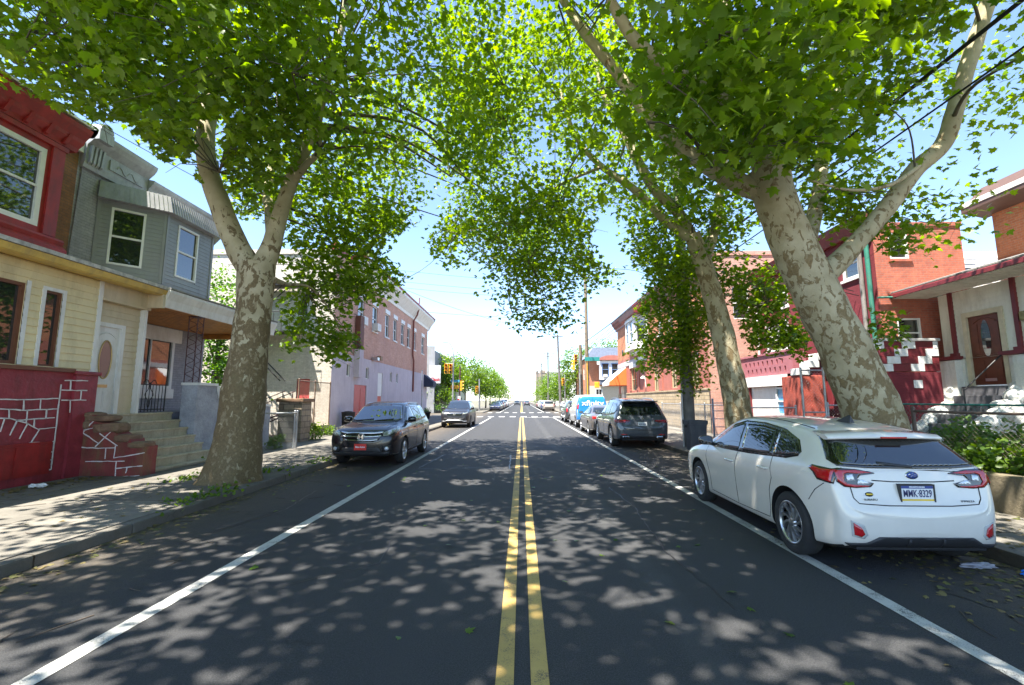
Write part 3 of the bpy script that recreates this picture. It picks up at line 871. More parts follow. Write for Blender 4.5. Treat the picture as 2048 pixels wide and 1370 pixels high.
rows = [(SQ(r[0]), r[1] * (1 if r[0] > -1.6 else 1 - .05 * min(1, (-1.6 - r[0]) / .4)), *r[2:5], r[5] * (1 if r[0] > -1.6 else .96)) for r in rows]
c = Car('hatchback', 'white five-door hatchback parked at the right kerb in the foreground, seen from behind', (3.90, 6.74, 0), R(-.4), rows, P_WHITE, 2.67, .335)
c.wheels(.225, .205, 10, swirl=.55, sw=.034)
shell = [(1.02, 1.00), (.80, 1.145), (.45, 1.335), (.10, 1.405), (-.45, 1.400), (-.95, 1.35), (-1.32, 1.245), (-1.47, 1.125), (-1.45, 1.075), (-1.25, 1.03), (-.4, .985), (.4, .965), (1.0, .965)]
c.poly('window_surround', M_GLOSSB, [(v, shell) for v in 'LR'], .003)
for v in 'LR':
    c.poly('side_window', M_GLASS, [(v, [(.93, .995), (.72, 1.125), (.42, 1.295), (.13, 1.362), (.055, 1.362), (-.06, .995), (.4, .985)])], .007)
    c.poly('side_window', M_GLASS, [(v, [(-.02, 1.362), (-.45, 1.360), (-.80, 1.328), (-.905, 1.038), (-.5, 1.012), (-.155, 1.0)])], .007)
    c.poly('side_window', M_GLASS, [(v, [(-.87, 1.318), (-1.05, 1.283), (-1.30, 1.205), (-1.40, 1.122), (-1.385, 1.085), (-1.23, 1.057), (-.965, 1.042)])], .007)
rg = [(.56, 1.275), (.605, 1.20), (.645, 1.085), (.63, 1.055), (.42, 1.04), (0, 1.035)]
rg = rg + mx(rg)[::-1][1:]
rgs = [(.59, 1.315), (.645, 1.21), (.71, 1.085), (.685, 1.035), (.42, 1.018), (0, 1.014)]
mb = MB(); c.patch(mb, rgs + mx(rgs)[::-1][1:], 'rear', .008, 0, .035); mb.build('rear_window_surround', M_GLOSSB, c.root)
mb = MB(); c.patch(mb, rg, 'rear', .013, 0, .035); mb.build('rear_window', M_GLASS, c.root)
def spoil(mb):
    n = 14
    for k in range(n):
        a0, a1 = -.60 + 1.2 * k / n, -.60 + 1.2 * (k + 1) / n
        def pr(x):
            e = abs(x) / .6; return [Vector((x, -1.815 + .12 * e * e, 1.318 - .022 * e * e)), Vector((x, -1.80 + .12 * e * e, 1.298 - .022 * e * e)), Vector((x, -1.62, 1.290 - .015 * e)), Vector((x, -1.42, 1.385 - .032 * e * e)), Vector((x, -1.64, 1.357 - .03 * e * e))]
        A, B = pr(a0), pr(a1); mb.mesh(A + B, [(j, (j + 1) % 5, 5 + (j + 1) % 5, 5 + j) for j in range(5)], 0, True)
    for x, fl in ((-.6, 0), (.6, 1)):
        q = pr(x); mb.face(q if fl else q[::-1])
c.part('spoiler', P_WHITE, spoil)
c.part('brake_light', M_RED, lambda mb: mb.bbox((-.13, -1.823, 1.300), (.13, -1.785, 1.318), .004))
# tail lamps: dark housing, red and clear lenses wrapping round the corner
NX = lambda pl: [(a * .94, b) for a, b in pl]
hs = [(.79, 1.005), (.74, 1.018), (.57, 1.01), (.385, .978), (.385, .968), (.54, .95), (.575, .915), (.41, .878), (.45, .842), (.60, .832), (.72, .842), (.785, .89)]
sd = [(-1.975, 1.005), (-1.84, 1.015), (-1.72, 1.022), (-1.68, .995), (-1.76, .95), (-1.82, .885), (-1.975, .865)]
for sgn, v in ((1, 'R'), (-1, 'L')):
    f = NX if sgn > 0 else (lambda p: mx(NX(p)))
    def lens(nm, mat, items, off, par, ml=.03):
        mb = MB()
        for vv, pl in items: c.patch(mb, pl, vv, off, 0, ml)
        return mb.build(nm, mat, par)
    t = lens('tail_light', M_GLOSSB, [('rear', f(hs)), (v, sd)], .008, c.root)
    lens('red_lens', M_RED, [('rear', f([(.78, .995), (.57, 1.0), (.41, .977), (.57, .968), (.66, .975), (.70, .962), (.715, .90), (.69, .872), (.59, .86), (.46, .856), (.48, .846), (.60, .84), (.71, .85), (.775, .895)])), (v, inset(sd, .022))], .014, t)
    lens('clear_lens', M_CLEAR, [('rear', f([(.685, .952), (.615, .962), (.605, .905), (.685, .895)])), ('rear', f([(.575, .907), (.53, .912), (.45, .88), (.50, .865), (.585, .868)]))], .014, t)
    lens('reflector_recess', flat('white_recess', (.40, .40, .38), .5), [('rear', f([(.72, .535), (.60, .49), (.575, .405), (.61, .365), (.715, .385)]))], .003, c.root)
    lens('reflector', M_RED, [('rear', f([(.70, .515), (.63, .47), (.605, .41), (.635, .385), (.695, .40)]))], .009, c.root)
bl = [(-.70, .29), (-.52, .315), (-.42, .385), (.42, .385), (.52, .315), (.70, .29), (.68, .27), (-.68, .27)]
bl = [(-.72, .315), (-.55, .325), (-.44, .39), (.44, .39), (.55, .325), (.72, .315), (.68, .285), (-.68, .285)]
def valance(mb):
    c.patch(mb, bl, 'rear', .012)
    for x in (-.16, .16): c.patch(mb, [(x - .012, .30), (x + .012, .30), (x + .012, .375), (x - .012, .375)], 'rear', .024)
    mb.bbox((-.62, -2.02, .245), (.62, -1.70, .30), .02)
c.part('rear_valance', M_BLACK, valance)
def seam(c, v, line, w=.007):
    mb = MB(); c.strip(mb, line, v, w); return mb.build('panel_seam', M_SEAM, c.root)
for v in 'LR':
    for ln in ([(-.06, .985), (-.055, .80), (-.06, .45), (-.08, .28)], [(1.0, .955), (.985, .80), (.86, .55), (.83, .30)],
               [(-.97, 1.03), (-.99, .88), (-1.03, .77), (-.96, .62), (-.93, .36), (-.9, .29)], [(-.9, .29), (-.08, .27), (.83, .285)], [(-1.70, .66), (-1.79, .78), (-1.89, .86)]): seam(c, v, ln)
for x in (-1, 1): seam(c, 'rear', [(x * .66, 1.06), (x * .655, 1.01)])
seam(c, 'rear', [(-.62, .84), (-.61, .74), (-.57, .69), (-.3, .675), (.3, .675), (.57, .69), (.61, .74), (.62, .84)], .008)
seam(c, 'rear', [(-.40, .905), (-.2, .893), (.2, .893), (.40, .905)], .010)
for x in (-.5, .5): seam(c, 'top', [(x * 1.02, .15), (x, -.5), (x * 1.03, -1.35)], .012)
c.handles([(.12, .835), (-.83, .865)], P_WHITE)
c.mirror(.86, 1.0, M_GLOSSB)
def fin(mb):
    z = 1.462; mb.mesh([Vector(q) for q in ((-.035, -.98, z - .02), (.035, -.98, z - .02), (.03, -1.22, z - .03), (-.03, -1.22, z - .03), (0, -1.17, z + .06), (0, -1.205, z + .055))], [(0, 1, 4), (1, 2, 5, 4), (2, 3, 5), (3, 0, 4, 5)])
c.part('antenna_fin', M_BLACK, fin)
e = c.poly('emblem', M_CHROME, [('rear', ell(0, .955, .062, .037))], .006)
c.poly('emblem_field', M_PBLUE, [('rear', ell(0, .955, .054, .030))], .009, e)
def star(cx, cz, r): return [(cx + (r if k % 2 == 0 else r * .3) * math.sin(math.pi * k / 4), cz + (r if k % 2 == 0 else r * .3) * math.cos(math.pi * k / 4)) for k in range(8)]
c.poly('emblem_stars', M_CHROME, [('rear', star(-.024, .961, .015))] + [('rear', star(a, b, .008)) for a, b in ((.008, .969), (.028, .962), (.002, .949), (.024, .945), (-.012, .940))], .013, e)
plate(c, 'rear', (0, .785), .31, .155, [M_PLATE, M_INK, M_PBLUE, M_PYEL, M_BLACK, M_WLET], [('MMK·8329', .098, .0, 1, .0006, .27), ('PENNSYLVANIA', .02, .064, 5, .0005, .15)],
      bands=[(.05, .0775, 2), (-.0775, -.05, 3)], frame=4)
ov = c.poly('sticker', M_GLOSSB, [('rear', ell(-.455, .775, .038, .021))], .005)
for bt, bx_ in (('IMPREZA', (.47, .715)), ('SUBARU', (-.455, .725))): c.part('badge', M_BLACK, lambda mb: car_text(c, mb, bt, .026, 'rear', bx_, off=.006, width=.13))
c.poly('sticker_band', M_PYEL, [('rear', [(-.485, .768), (-.425, .768), (-.425, .782), (-.485, .782)])], .009, ov)
c.part('wiper', M_BLACK, lambda mb: c.strip(mb, [(.02, 1.03), (-.30, 1.065)], 'rear', .022, .018))
for v, sg in (('front', 1), ('front', -1)):
    c.poly('headlight', M_LAMP, [('front', [(sg * a, b) for a, b in ((.50, .66), (.74, .72), (.70, .78), (.52, .72))])], .006)
HATCH = c
# ---------- generic helpers for the other vehicles
def front_kit(c, F, grille=None):
    pass
def side_glass(c, shell, wins, ml=.07):
    c.poly('window_surround', M_GLOSSB, [(v, shell) for v in 'LR'], .003)
    for v in 'LR':
        for w_ in wins: c.poly('side_window', M_GLASS, [(v, w_)], .007)
def sympoly(half): return half + mx(half)[::-1][1:] if abs(half[-1][0]) < 1e-6 else half + mx(half)[::-1]

def suv_rows(L0, L1, W, H, belt, hood, zb=.24, rear=.3):
    """L0 rear y (negative), L1 front y"""
    return [(L0, W * .68, zb + .22, .66, .74, W * .62), (L0 + .02, W * .80, zb + .14, .70, .78, W * .72), (L0 + .06, W * .90, zb + .06, .80, .88, W * .80), (L0 + .09, W * .93, zb + .04, belt - .06, belt - .01, W * .82),
            (L0 + .13, W * .95, zb + .03, belt - .01, belt + .07, W * .81), (L0 + .24, W * .965, zb + .02, belt, belt + .28, W * .76), (L0 + .36, W * .98, zb + .01, belt, H - .17, W * .70), (L0 + .46, W * .985, zb, belt, H - .09, W * .675),
            (L0 + .62, W * .99, zb, belt, H - .05, W * .66), (L0 + 1.2, W, zb, belt - .01, H - .01, W * .655), (L0 + 1.9, W, zb, belt - .02, H, W * .655), (L0 + 2.4, W, zb, belt - .025, H - .015, W * .65),
            (L0 + 2.72, W, zb, belt - .03, H - .075, W * .65), (L0 + 3.05, W, zb, belt - .035, H - .30, W * .70), (L0 + 3.32, W, zb, belt - .04, hood + .10, W * .78), (L0 + 3.46, W, zb, belt - .05, hood + .02, W * .82),
            (L1 - .55, W * .985, zb + .01, hood - .11, hood - .04, W * .82), (L1 - .28, W * .955, zb + .02, hood - .17, hood - .10, W * .80), (L1 - .12, W * .89, zb + .03, hood - .24, hood - .17, W * .75),
            (L1 - .05, W * .81, zb + .05, hood - .32, hood - .24, W * .70), (L1 - .015, W * .70, zb + .10, hood - .40, hood - .32, W * .60), (L1, W * .55, zb + .16, hood - .46, hood - .40, W * .48)]

# ---------- black compact SUV facing us (left)
P_BLK = paint('black_car_paint', (.006, .006, .009), .25, .55)
rows = suv_rows(-2.25, 2.27, .91, 1.655, 1.03, 1.08)
c = Car('sport_utility_car', 'black sport utility car facing us with chrome grille bars and red front plate', (-4.10, 14.0, 0), R(180), rows, P_BLK, 2.62, .345, group='cars parked along the left kerb')
c.wheels(.235, .215, 5, dual=.22, sw=.045)
shell = [(1.0, 1.06), (.60, 1.34), (.28, 1.53), (-.3, 1.56), (-1.0, 1.545), (-1.45, 1.49), (-1.75, 1.33), (-1.85, 1.20), (-1.7, 1.12), (-.6, 1.06), (.4, 1.03)]
side_glass(c, shell, [[(.90, 1.07), (.56, 1.32), (.27, 1.49), (-.02, 1.515), (-.06, 1.06), (.4, 1.05)], [(-.10, 1.515), (-.86, 1.51), (-.93, 1.09), (-.6, 1.075), (-.14, 1.065)], [(-.97, 1.50), (-1.40, 1.455), (-1.66, 1.32), (-1.76, 1.20), (-1.66, 1.145), (-1.02, 1.10)]])
ws = [(.70, 1.165), (.62, 1.36), (.545, 1.535), (.3, 1.555), (0, 1.56)]
ws = ws + mx(ws)[::-1][1:] + [(-.60, 1.135), (-.3, 1.12), (0, 1.115), (.3, 1.12), (.60, 1.135)]
mb = MB(); c.patch(mb, ws, 'front', .006, 0, .05); c_ws = mb.build('windscreen', M_SCREEN, c.root)
c.poly('cowl', M_BLACK, [('front', [(.72, 1.15), (.62, 1.13), (.3, 1.112), (0, 1.107), (-.3, 1.112), (-.62, 1.13), (-.72, 1.15), (-.62, 1.095), (0, 1.075), (.62, 1.095)])], .006)
for x0, x1 in ((.52, .05), (-.02, -.5)): c.part('wiper', M_BLACK, lambda mb: c.strip(mb, [(x0, 1.125), (x1, 1.165)], 'front', .02, .022))
gr = [(.52, .86), (.46, .69), (.30, .635), (-.30, .635), (-.46, .69), (-.52, .86), (-.3, .885), (.3, .885)]
g_ = c.poly('grille', M_GLOSSB, [('front', gr)], .008)
for z, xw in ((.855, .55), (.77, .52), (.675, .44)):
    mb = MB(); c.strip(mb, [(-xw, z + .02), (-xw * .6, z), (0, z - .004), (xw * .6, z), (xw, z + .02)], 'front', .034, .022); mb.build('chrome_bar', M_CHROME, g_)
def honda_h(c, z, s=1, m=M_CHROME, par=None):
    mb = MB()
    p, n, d = c.hit('front', (0, z)); o = p - d * .03
    def q(poly):
        mb.prism([o + Vector((-a * s, 0, b * s)) for a, b in poly], Vector((0, .012, 0)))
    q([(-.062, .055), (-.034, .055), (-.026, .01), (.026, .01), (.026, -.012), (-.026, -.012), (-.030, -.055), (-.052, -.055)][:4] + [(-.026, -.012), (-.030, -.055), (-.052, -.055)])
    q([(.062, .055), (.034, .055), (.026, .01), (.026, -.012), (.030, -.055), (.052, -.055)])
    q([(-.0255, .008), (.0255, .008), (.0255, -.012), (-.0255, -.012)])
    ring = [(o + Vector((.085 * s * math.copysign(abs(math.cos(a)) ** .6, math.cos(a)), 0, .07 * s * math.copysign(abs(math.sin(a)) ** .6, math.sin(a))))) for a in [2 * math.pi * k / 24 for k in range(25)]]
    mb.tube(ring, .006, 6, cap=False)
    return mb.build('emblem', m, par or c.root)
honda_h(c, .765, 1.0, par=g_)
for sg, v in ((1, 'R'), (-1, 'L')):
    f = (lambda p: p) if sg > 0 else mx
    mb = MB(); c.patch(mb, f([(.54, .86), (.56, .79), (.70, .80), (.80, .87), (.82, .985), (.76, .97), (.62, .90)]), 'front', .009, 0, .03); c.patch(mb, [(2.03, .88), (1.86, .955), (1.62, 1.02), (1.66, .97), (1.80, .885), (1.98, .83)], v, .009, 0, .03)
    hl = mb.build('headlight', M_LAMP, c.root)
    c.poly('projector', M_CLEAR, [('front', f(ell(.70, .875, .042, .042, 14)))], .014, hl)
    c.poly('indicator', M_AMBER, [(v, [(1.66, .84), (1.60, .86), (1.60, .79), (1.66, .77)])], .006)
    c.poly('fog_light', M_CLEAR, [('front', f(ell(.66, .475, .05, .05, 14)))], .012)
    c.poly('fog_recess', M_BLACK, [('front', f([(.55, .53), (.76, .56), (.77, .42), (.56, .40)]))], .005)
lower = [(.50, .42), (-.50, .42), (-.62, .36), (-.70, .30), (.70, .30), (.62, .36)]
c.poly('lower_grille', M_BLACK, [('front', [(.46, .50), (-.46, .50), (-.55, .38), (.55, .38)])], .006)
c.poly('lower_bumper', M_BLACK, [('front', [(.55, .375), (-.55, .375), (-.74, .40), (-.70, .29), (.70, .29), (.74, .40)])], .007)
plate(c, 'front', (0, .515), .31, .155, [flat('plate_red', (.70, .03, .02), .4), M_WLET, M_BLACK], [('Bliss Autos', .062, .0, 1, .0015, .24)], frame=0)
def seams2(c, ys):
    for v in 'LR':
        for ln in ys: seam(c, v, ln, .008)
    for sg in (-1, 1): seam(c, 'top', [(sg * .60, 1.18), (sg * .68, 1.5), (sg * .60, 1.98)], .008)
def sills(c, pl, off=.008):
    for v in 'LR': c.poly('sill_cladding', M_BLACK, [(v, pl)], off)
seams2(c, [[(-.08, 1.05), (-.08, .75), (-.10, .36)], [(.98, 1.05), (.93, .7), (.86, .36)], [(-.95, 1.09), (-1.0, .85), (-.88, .60), (-.84, .36)]])
sills(c, [(.86, .26), (.86, .33), (-.86, .33), (-.86, .26)])
c.handles([(.10, .92), (-.78, .95)], P_BLK)
c.mirror(.72, 1.10, M_GLOSSB, size=(.125, .11, .085))
c.rails(-1.5, .15, .60, M_SILVER)
CRV = c

# ---------- dark grey SUV facing us further along
P_GREY = paint('grey_car_paint', (.016, .017, .022), .35, .3)
rows = suv_rows(-2.25, 2.3, .925, 1.68, 1.05, 1.12)
c = Car('sport_utility_car', 'dark grey sport utility car facing us in full sun by the yellow kerb', (-4.12, 30.4, 0), R(180), rows, P_GREY, 2.66, .36, group='cars parked along the left kerb')
c.wheels(.24, .22, 5, dual=.2, sw=.045, rim=M_RIMD)
side_glass(c, shell, [[(.90, 1.07), (.56, 1.32), (.27, 1.49), (-.02, 1.515), (-.06, 1.06), (.4, 1.05)], [(-.10, 1.515), (-.86, 1.51), (-.93, 1.09), (-.6, 1.075), (-.14, 1.065)]])
mb = MB(); c.patch(mb, [(a, b + .03) for a, b in ws], 'front', .006, 0, .06); mb.build('windscreen', M_SCREEN, c.root)
g_ = c.poly('grille', M_GLOSSB, [('front', [(.50, .90), (.42, .75), (-.42, .75), (-.50, .90)])], .008)
mb = MB(); c.strip(mb, [(-.80, .90), (-.5, .925), (-.4, .89), (.4, .89), (.5, .925), (.80, .90)], 'front', .03, .016); mb.build('chrome_bar', M_CHROME, g_)
honda_h(c, .83, .9, par=g_)
for sg, v in ((1, 'R'), (-1, 'L')):
    f = (lambda p: p) if sg > 0 else mx
    mb = MB(); c.patch(mb, f([(.52, .92), (.56, .84), (.78, .86), (.82, .98), (.7, .95)]), 'front', .009, 0, .05); mb.build('headlight', M_LAMP, c.root)
c.poly('lower_grille', M_BLACK, [('front', [(.66, .60), (-.66, .60), (-.55, .44), (.55, .44)])], .007)
mb = MB(); c.strip(mb, [(-.78, .42), (-.60, .40), (-.42, .47), (.42, .47), (.60, .40), (.78, .42)], 'front', .04, .018); mb.build('bumper_trim', M_SILVER, c.root)
c.poly('lower_bumper', M_BLACK, [('front', [(.55, .39), (-.55, .39), (-.72, .36), (-.68, .29), (.68, .29), (.72, .36)])], .007)
c.mirror(.72, 1.12, M_BLACK, size=(.12, .11, .085))
CRV2 = c

# ---------- dark grey luxury SUV seen from behind (right)
P_DGREY = paint('graphite_car_paint', (.066, .076, .09), .28)
rows = [(-2.47, .70, .46, .68, .76, .62), (-2.45, .80, .38, .72, .80, .72), (-2.41, .88, .32, .86, .94, .80), (-2.38, .915, .30, .98, 1.04, .81), (-2.33, .935, .29, 1.05, 1.12, .80),
        (-2.22, .95, .28, 1.08, 1.34, .76), (-2.10, .962, .27, 1.08, 1.56, .71), (-1.98, .97, .26, 1.08, 1.66, .68), (-1.8, .975, .26, 1.08, 1.71, .665), (-1.2, .98, .26, 1.07, 1.755, .66), (-.4, .98, .26, 1.06, 1.765, .66),
        (.2, .98, .26, 1.05, 1.74, .655), (.55, .98, .26, 1.045, 1.66, .655), (.95, .98, .26, 1.04, 1.40, .71), (1.28, .98, .26, 1.04, 1.19, .78), (1.42, .98, .26, 1.03, 1.12, .80),
        (1.9, .965, .27, .98, 1.05, .80), (2.2, .93, .28, .92, .98, .76), (2.38, .84, .30, .82, .90, .70), (2.45, .72, .34, .72, .80, .62), (2.47, .58, .40, .64, .72, .50)]
c = Car('luxury_sport_utility_car', 'graphite sport utility car seen from behind with wide red tail lamps and chrome exhausts', (4.30, 18.97, 0), 0, rows, P_DGREY, 3.0, .375, group='cars parked along the right kerb')
c.wheels(.265, .25, 10, sw=.032, rim=M_RIM)
side_glass(c, [(1.1, 1.10), (.6, 1.45), (.25, 1.63), (-.6, 1.665), (-1.5, 1.63), (-2.0, 1.50), (-2.08, 1.32), (-1.9, 1.18), (-.5, 1.10)],
           [[(1.0, 1.11), (.58, 1.42), (.27, 1.59), (-.05, 1.615), (-.08, 1.10)], [(-.13, 1.615), (-1.0, 1.615), (-1.05, 1.14), (-.16, 1.105)], [(-1.1, 1.61), (-1.5, 1.585), (-1.92, 1.47), (-1.99, 1.33), (-1.85, 1.21), (-1.14, 1.145)]])
rw_ = [(.64, 1.60), (.70, 1.35), (.74, 1.20), (.70, 1.155), (0, 1.14)]
mb = MB(); c.patch(mb, sympoly(rw_), 'rear', .008, 0, .05); mb.build('rear_window', M_GLASS, c.root)
c.part('spoiler', P_DGREY, lambda mb: mb.bbox((-.62, -2.28, 1.635), (.62, -1.95, 1.675), .018))
for sg, v in ((1, 'R'), (-1, 'L')):
    f = (lambda p: p) if sg > 0 else mx
    mb = MB(); c.patch(mb, f([(.88, 1.0), (.60, 1.0), (.43, .975), (.42, .945), (.60, .90), (.88, .895)]), 'rear', .009, 0, .04); c.patch(mb, [(-2.36, 1.0), (-2.15, 1.02), (-2.12, .98), (-2.36, .90)], v, .009, 0, .04)
    t = mb.build('tail_light', M_REDD, c.root)
    c.poly('red_lens', M_RED, [('rear', f([(.84, .985), (.60, .985), (.50, .965), (.60, .95), (.84, .945)]))], .014, t)
    c.poly('reflector', M_RED, [('rear', f([(.78, .50), (.55, .50), (.56, .47), (.77, .47)]))], .008)
    mb = MB(); p, n, d = c.hit('rear', (sg * .60, .385))
    for z0, z1, x0, x1 in ((.35, .425, .48, .72),):
        mb.bbox((sg * x0, p.y - .03, z0), (sg * x1, p.y + .10, z1), .03)
    ex = mb.build('exhaust_tip', M_CHROME, c.root)
    mb = MB(); mb.bbox((sg * .50, p.y - .032, .368), (sg * .70, p.y, .407), .016); mb.build('exhaust_opening', M_WELL, ex)
c.poly('rear_valance', M_BLACK, [('rear', [(-.82, .45), (-.3, .43), (.3, .43), (.82, .45), (.80, .32), (-.80, .32)])], .007)
c.part('bumper_step', M_BLACK, lambda mb: mb.bbox((-.72, -2.40, .27), (.72, -2.1, .34), .03))
c.part('chrome_strip', M_CHROME, lambda mb: c.strip(mb, [(-.42, 1.02), (.42, 1.02)], 'rear', .018, .012))
star3 = c.part('emblem', M_CHROME, lambda mb: [mb.tube([c.hit('rear', (.055 * math.cos(a), 1.075 + .055 * math.sin(a)))[0] + Vector((0, -.014, 0)) for a in [2 * math.pi * k / 20 for k in range(21)]], .005, 6)] +
               [c.strip(mb, [(0, 1.075), (.05 * math.sin(a), 1.075 + .05 * math.cos(a))], 'rear', .010, .014) for a in (0, 2.094, 4.189)])
plate(c, 'rear', (0, .84), .31, .155, [M_PLATE, M_INK, M_PBLUE, M_PYEL], [('K5V·LS7', .075, 0, 1, .002, .24)])
for v in 'LR':
    for ln in ([(-.10, 1.09), (-.10, .40)], [(1.05, 1.08), (.98, .7), (.98, .40)], [(-1.08, 1.12), (-1.12, .9), (-1.0, .62), (-.98, .40)]): seam(c, v, ln, .008)
seam(c, 'rear', [(-.70, 1.12), (-.70, .80), (-.62, .66), (0, .63), (.62, .66), (.70, .80), (.70, 1.12)], .010)
for v in 'LR':
    for sy in (1, -1): c.poly('wheel_arch_trim', M_BLACK, [(v, [(sy * 1.5 + rr * math.cos(a), .39 + rr * math.sin(a)) for rr, aa in ((.485, range(0, 13)), (.432, range(12, -1, -1))) for a in [math.pi * q / 12 for q in aa]])], .006)
sills(c, [(1.0, .28), (1.0, .37), (-1.0, .37), (-1.0, .28)], .02)
c.handles([(.05, .98), (-.95, 1.0)], P_DGREY); c.mirror(.85, 1.13, M_BLACK, size=(.13, .12, .09)); c.rails(-1.75, .05, .62, M_SILVER)
LUX = c

# ---------- sedan in front of it
P_SED = paint('brown_grey_car_paint', (.10, .09, .088), .3)
def sedan_rows(W=.91, H=1.45):
    return [(-2.4, .58, .40, .62, .68, .5), (-2.37, .70, .34, .68, .74, .62), (-2.31, .80, .28, .86, .92, .70), (-2.24, .85, .25, .95, 1.0, .72), (-1.9, .89, .22, .97, 1.04, .74), (-1.62, .905, .2, .965, 1.08, .71), (-1.3, W, .19, .96, 1.24, .64), (-.95, W, .19, .955, 1.37, .595), (-.5, W, .19, .95, H - .01, .58), (0, W, .19, .945, H, .575),
            (.4, W, .19, .94, H - .07, .58), (.8, W, .19, .935, 1.22, .64), (1.2, W, .19, .93, 1.03, .74), (1.35, W, .19, .91, .99, .75), (1.9, .88, .2, .83, .91, .72), (2.15, .82, .22, .75, .82, .66), (2.28, .70, .26, .64, .71, .55), (2.33, .54, .32, .54, .60, .44)]
def make_sedan(label, loc, rz, pm, group, full=True):
    c = Car('sedan', label, loc, rz, sedan_rows(), pm, 2.75, .33, group=group)
    c.wheels(.22, .21, 5, dual=.2, sw=.045)
    side_glass(c, [(1.0, .965), (.45, 1.29), (.05, 1.365), (-.6, 1.36), (-1.1, 1.23), (-1.45, 1.04), (-1.2, .99)], [[(.9, .98), (.42, 1.26), (.06, 1.33), (-.05, 1.33), (-.08, .985)], [(-.12, 1.33), (-.6, 1.325), (-.85, 1.27), (-.95, 1.0), (-.15, .987)], [(-.92, 1.255), (-1.07, 1.205), (-1.33, 1.05), (-1.0, 1.01)]])
    mb = MB(); c.patch(mb, sympoly([(.55, 1.33), (.62, 1.18), (.66, 1.10), (0, 1.085)]), 'rear', .008, 0, .05); mb.build('rear_window', M_GLASS, c.root)
    mb = MB(); c.patch(mb, sympoly([(.55, 1.35), (.62, 1.2), (.68, 1.06), (0, 1.045)]), 'front', .008, 0, .05); mb.build('windscreen', M_SCREEN, c.root)
    for sg in (1, -1):
        f = (lambda p: p) if sg > 0 else mx
        c.poly('tail_light', M_RED, [('rear', f([(.80, .93), (.50, .91), (.50, .82), (.80, .80)]))], .008)
        c.poly('headlight', M_LAMP, [('front', f([(.78, .77), (.48, .72), (.48, .64), (.78, .67)]))], .008)
    c.poly('grille', M_GLOSSB, [('front', [(.42, .66), (-.42, .66), (-.36, .50), (.36, .50)])], .008)
    c.poly('lower_bumper', M_BLACK, [('front', [(.6, .42), (-.6, .42), (-.6, .32), (.6, .32)])], .006)
    plate(c, 'rear', (0, .74), .31, .155, [M_PLATE], None)
    c.mirror(.78, .99, M_GLOSSB); c.handles([(.1, .86), (-.85, .88)], pm)
    return c
SED = make_sedan('brownish grey sedan parked nose away between the graphite car and the blue van', (4.17, 24.3, 0), 0, P_SED, 'cars parked along the right kerb')

# ---------- blue and white service van
P_VBLUE = paint('van_blue', (.006, .17, .52), .3); P_VWHITE = paint('van_white', (.72, .72, .71), .3)
rows = [(-2.52, .86, .50, .76, .84, .74), (-2.50, .90, .40, .90, 1.0, .78), (-2.46, .94, .34, 1.10, 1.36, .80), (-2.42, .955, .32, 1.18, 1.62, .79), (-2.36, .965, .31, 1.2, 1.85, .765), (-2.28, .975, .30, 1.2, 1.96, .75), (-2.1, .985, .30, 1.2, 2.01, .745),
        (-1.0, .99, .29, 1.2, 2.04, .745), (.2, .99, .29, 1.19, 2.04, .745), (.9, .99, .29, 1.18, 2.0, .74), (1.2, .99, .29, 1.17, 1.88, .74), (1.6, .985, .29, 1.14, 1.50, .76), (1.85, .98, .29, 1.12, 1.26, .80), (2.0, .975, .29, 1.07, 1.17, .80), (2.35, .93, .30, .98, 1.06, .76), (2.5, .86, .33, .86, .94, .70), (2.56, .70, .38, .72, .8, .58)]
c = Car('service_van', 'blue and white service van with white lettering across its rear doors', (4.33, 30.6, 0), 0, rows, P_VWHITE, 3.2, .36, cat='van', group='cars parked along the right kerb')
c.wheels(.215, .22, 5, sw=.07)
back = sympoly([(.74, 1.92), (.82, 1.55), (.91, 1.1), (.90, .55), (.82, .46)])
mb = MB(); c.patch(mb, back, 'rear', .008, 0, .08)
for v in 'LR': c.patch(mb, [(-2.44, 1.55), (-2.30, 1.93), (-1.9, 1.95), (-1.95, 1.2), (-2.05, .8), (-2.1, .45), (-2.48, .5), (-2.47, 1.1)], v, .006, 0, .08)
bp = mb.build('blue_wrap', P_VBLUE, c.root)
c.part('lettering', M_WLET, lambda mb: car_text(c, mb, 'xfinity', .44, 'rear', (.02, 1.50), bold=.004, off=.03, width=1.36))
for sg, v in ((1, 'R'), (-1, 'L')):
    f = (lambda p: p) if sg > 0 else mx
    mb = MB(); c.patch(mb, f([(.92, 1.40), (.84, 1.42), (.85, 1.16), (.92, 1.14)]), 'rear', .014, 0, .05); c.patch(mb, [(-2.44, 1.4), (-2.33, 1.42), (-2.34, 1.15), (-2.46, 1.13)], v, .012, 0, .05); mb.build('tail_light', M_RED, c.root)
c.part('door_gap', M_SEAM, lambda mb: c.strip(mb, [(0, 1.9), (0, .5)], 'rear', .012, .012))
c.part('rear_bumper', M_BLACK, lambda mb: mb.bbox((-.90, -2.60, .36), (.90, -2.42, .52), .03))
plate(c, 'rear', (-.32, .70), .31, .155, [M_PLATE], None)
for v in 'LR':
    c.poly('side_window', M_GLASS, [(v, [(1.62, 1.22), (1.25, 1.68), (1.0, 1.74), (.62, 1.74), (.62, 1.24)])], .007)
mb = MB(); c.patch(mb, sympoly([(.66, 1.85), (.74, 1.4), (.76, 1.25), (0, 1.23)]), 'front', .008, 0, .1); mb.build('windscreen', M_SCREEN, c.root)
c.mirror(1.35, 1.28, M_BLACK, size=(.12, .10, .14), xo=.05)
VAN = c

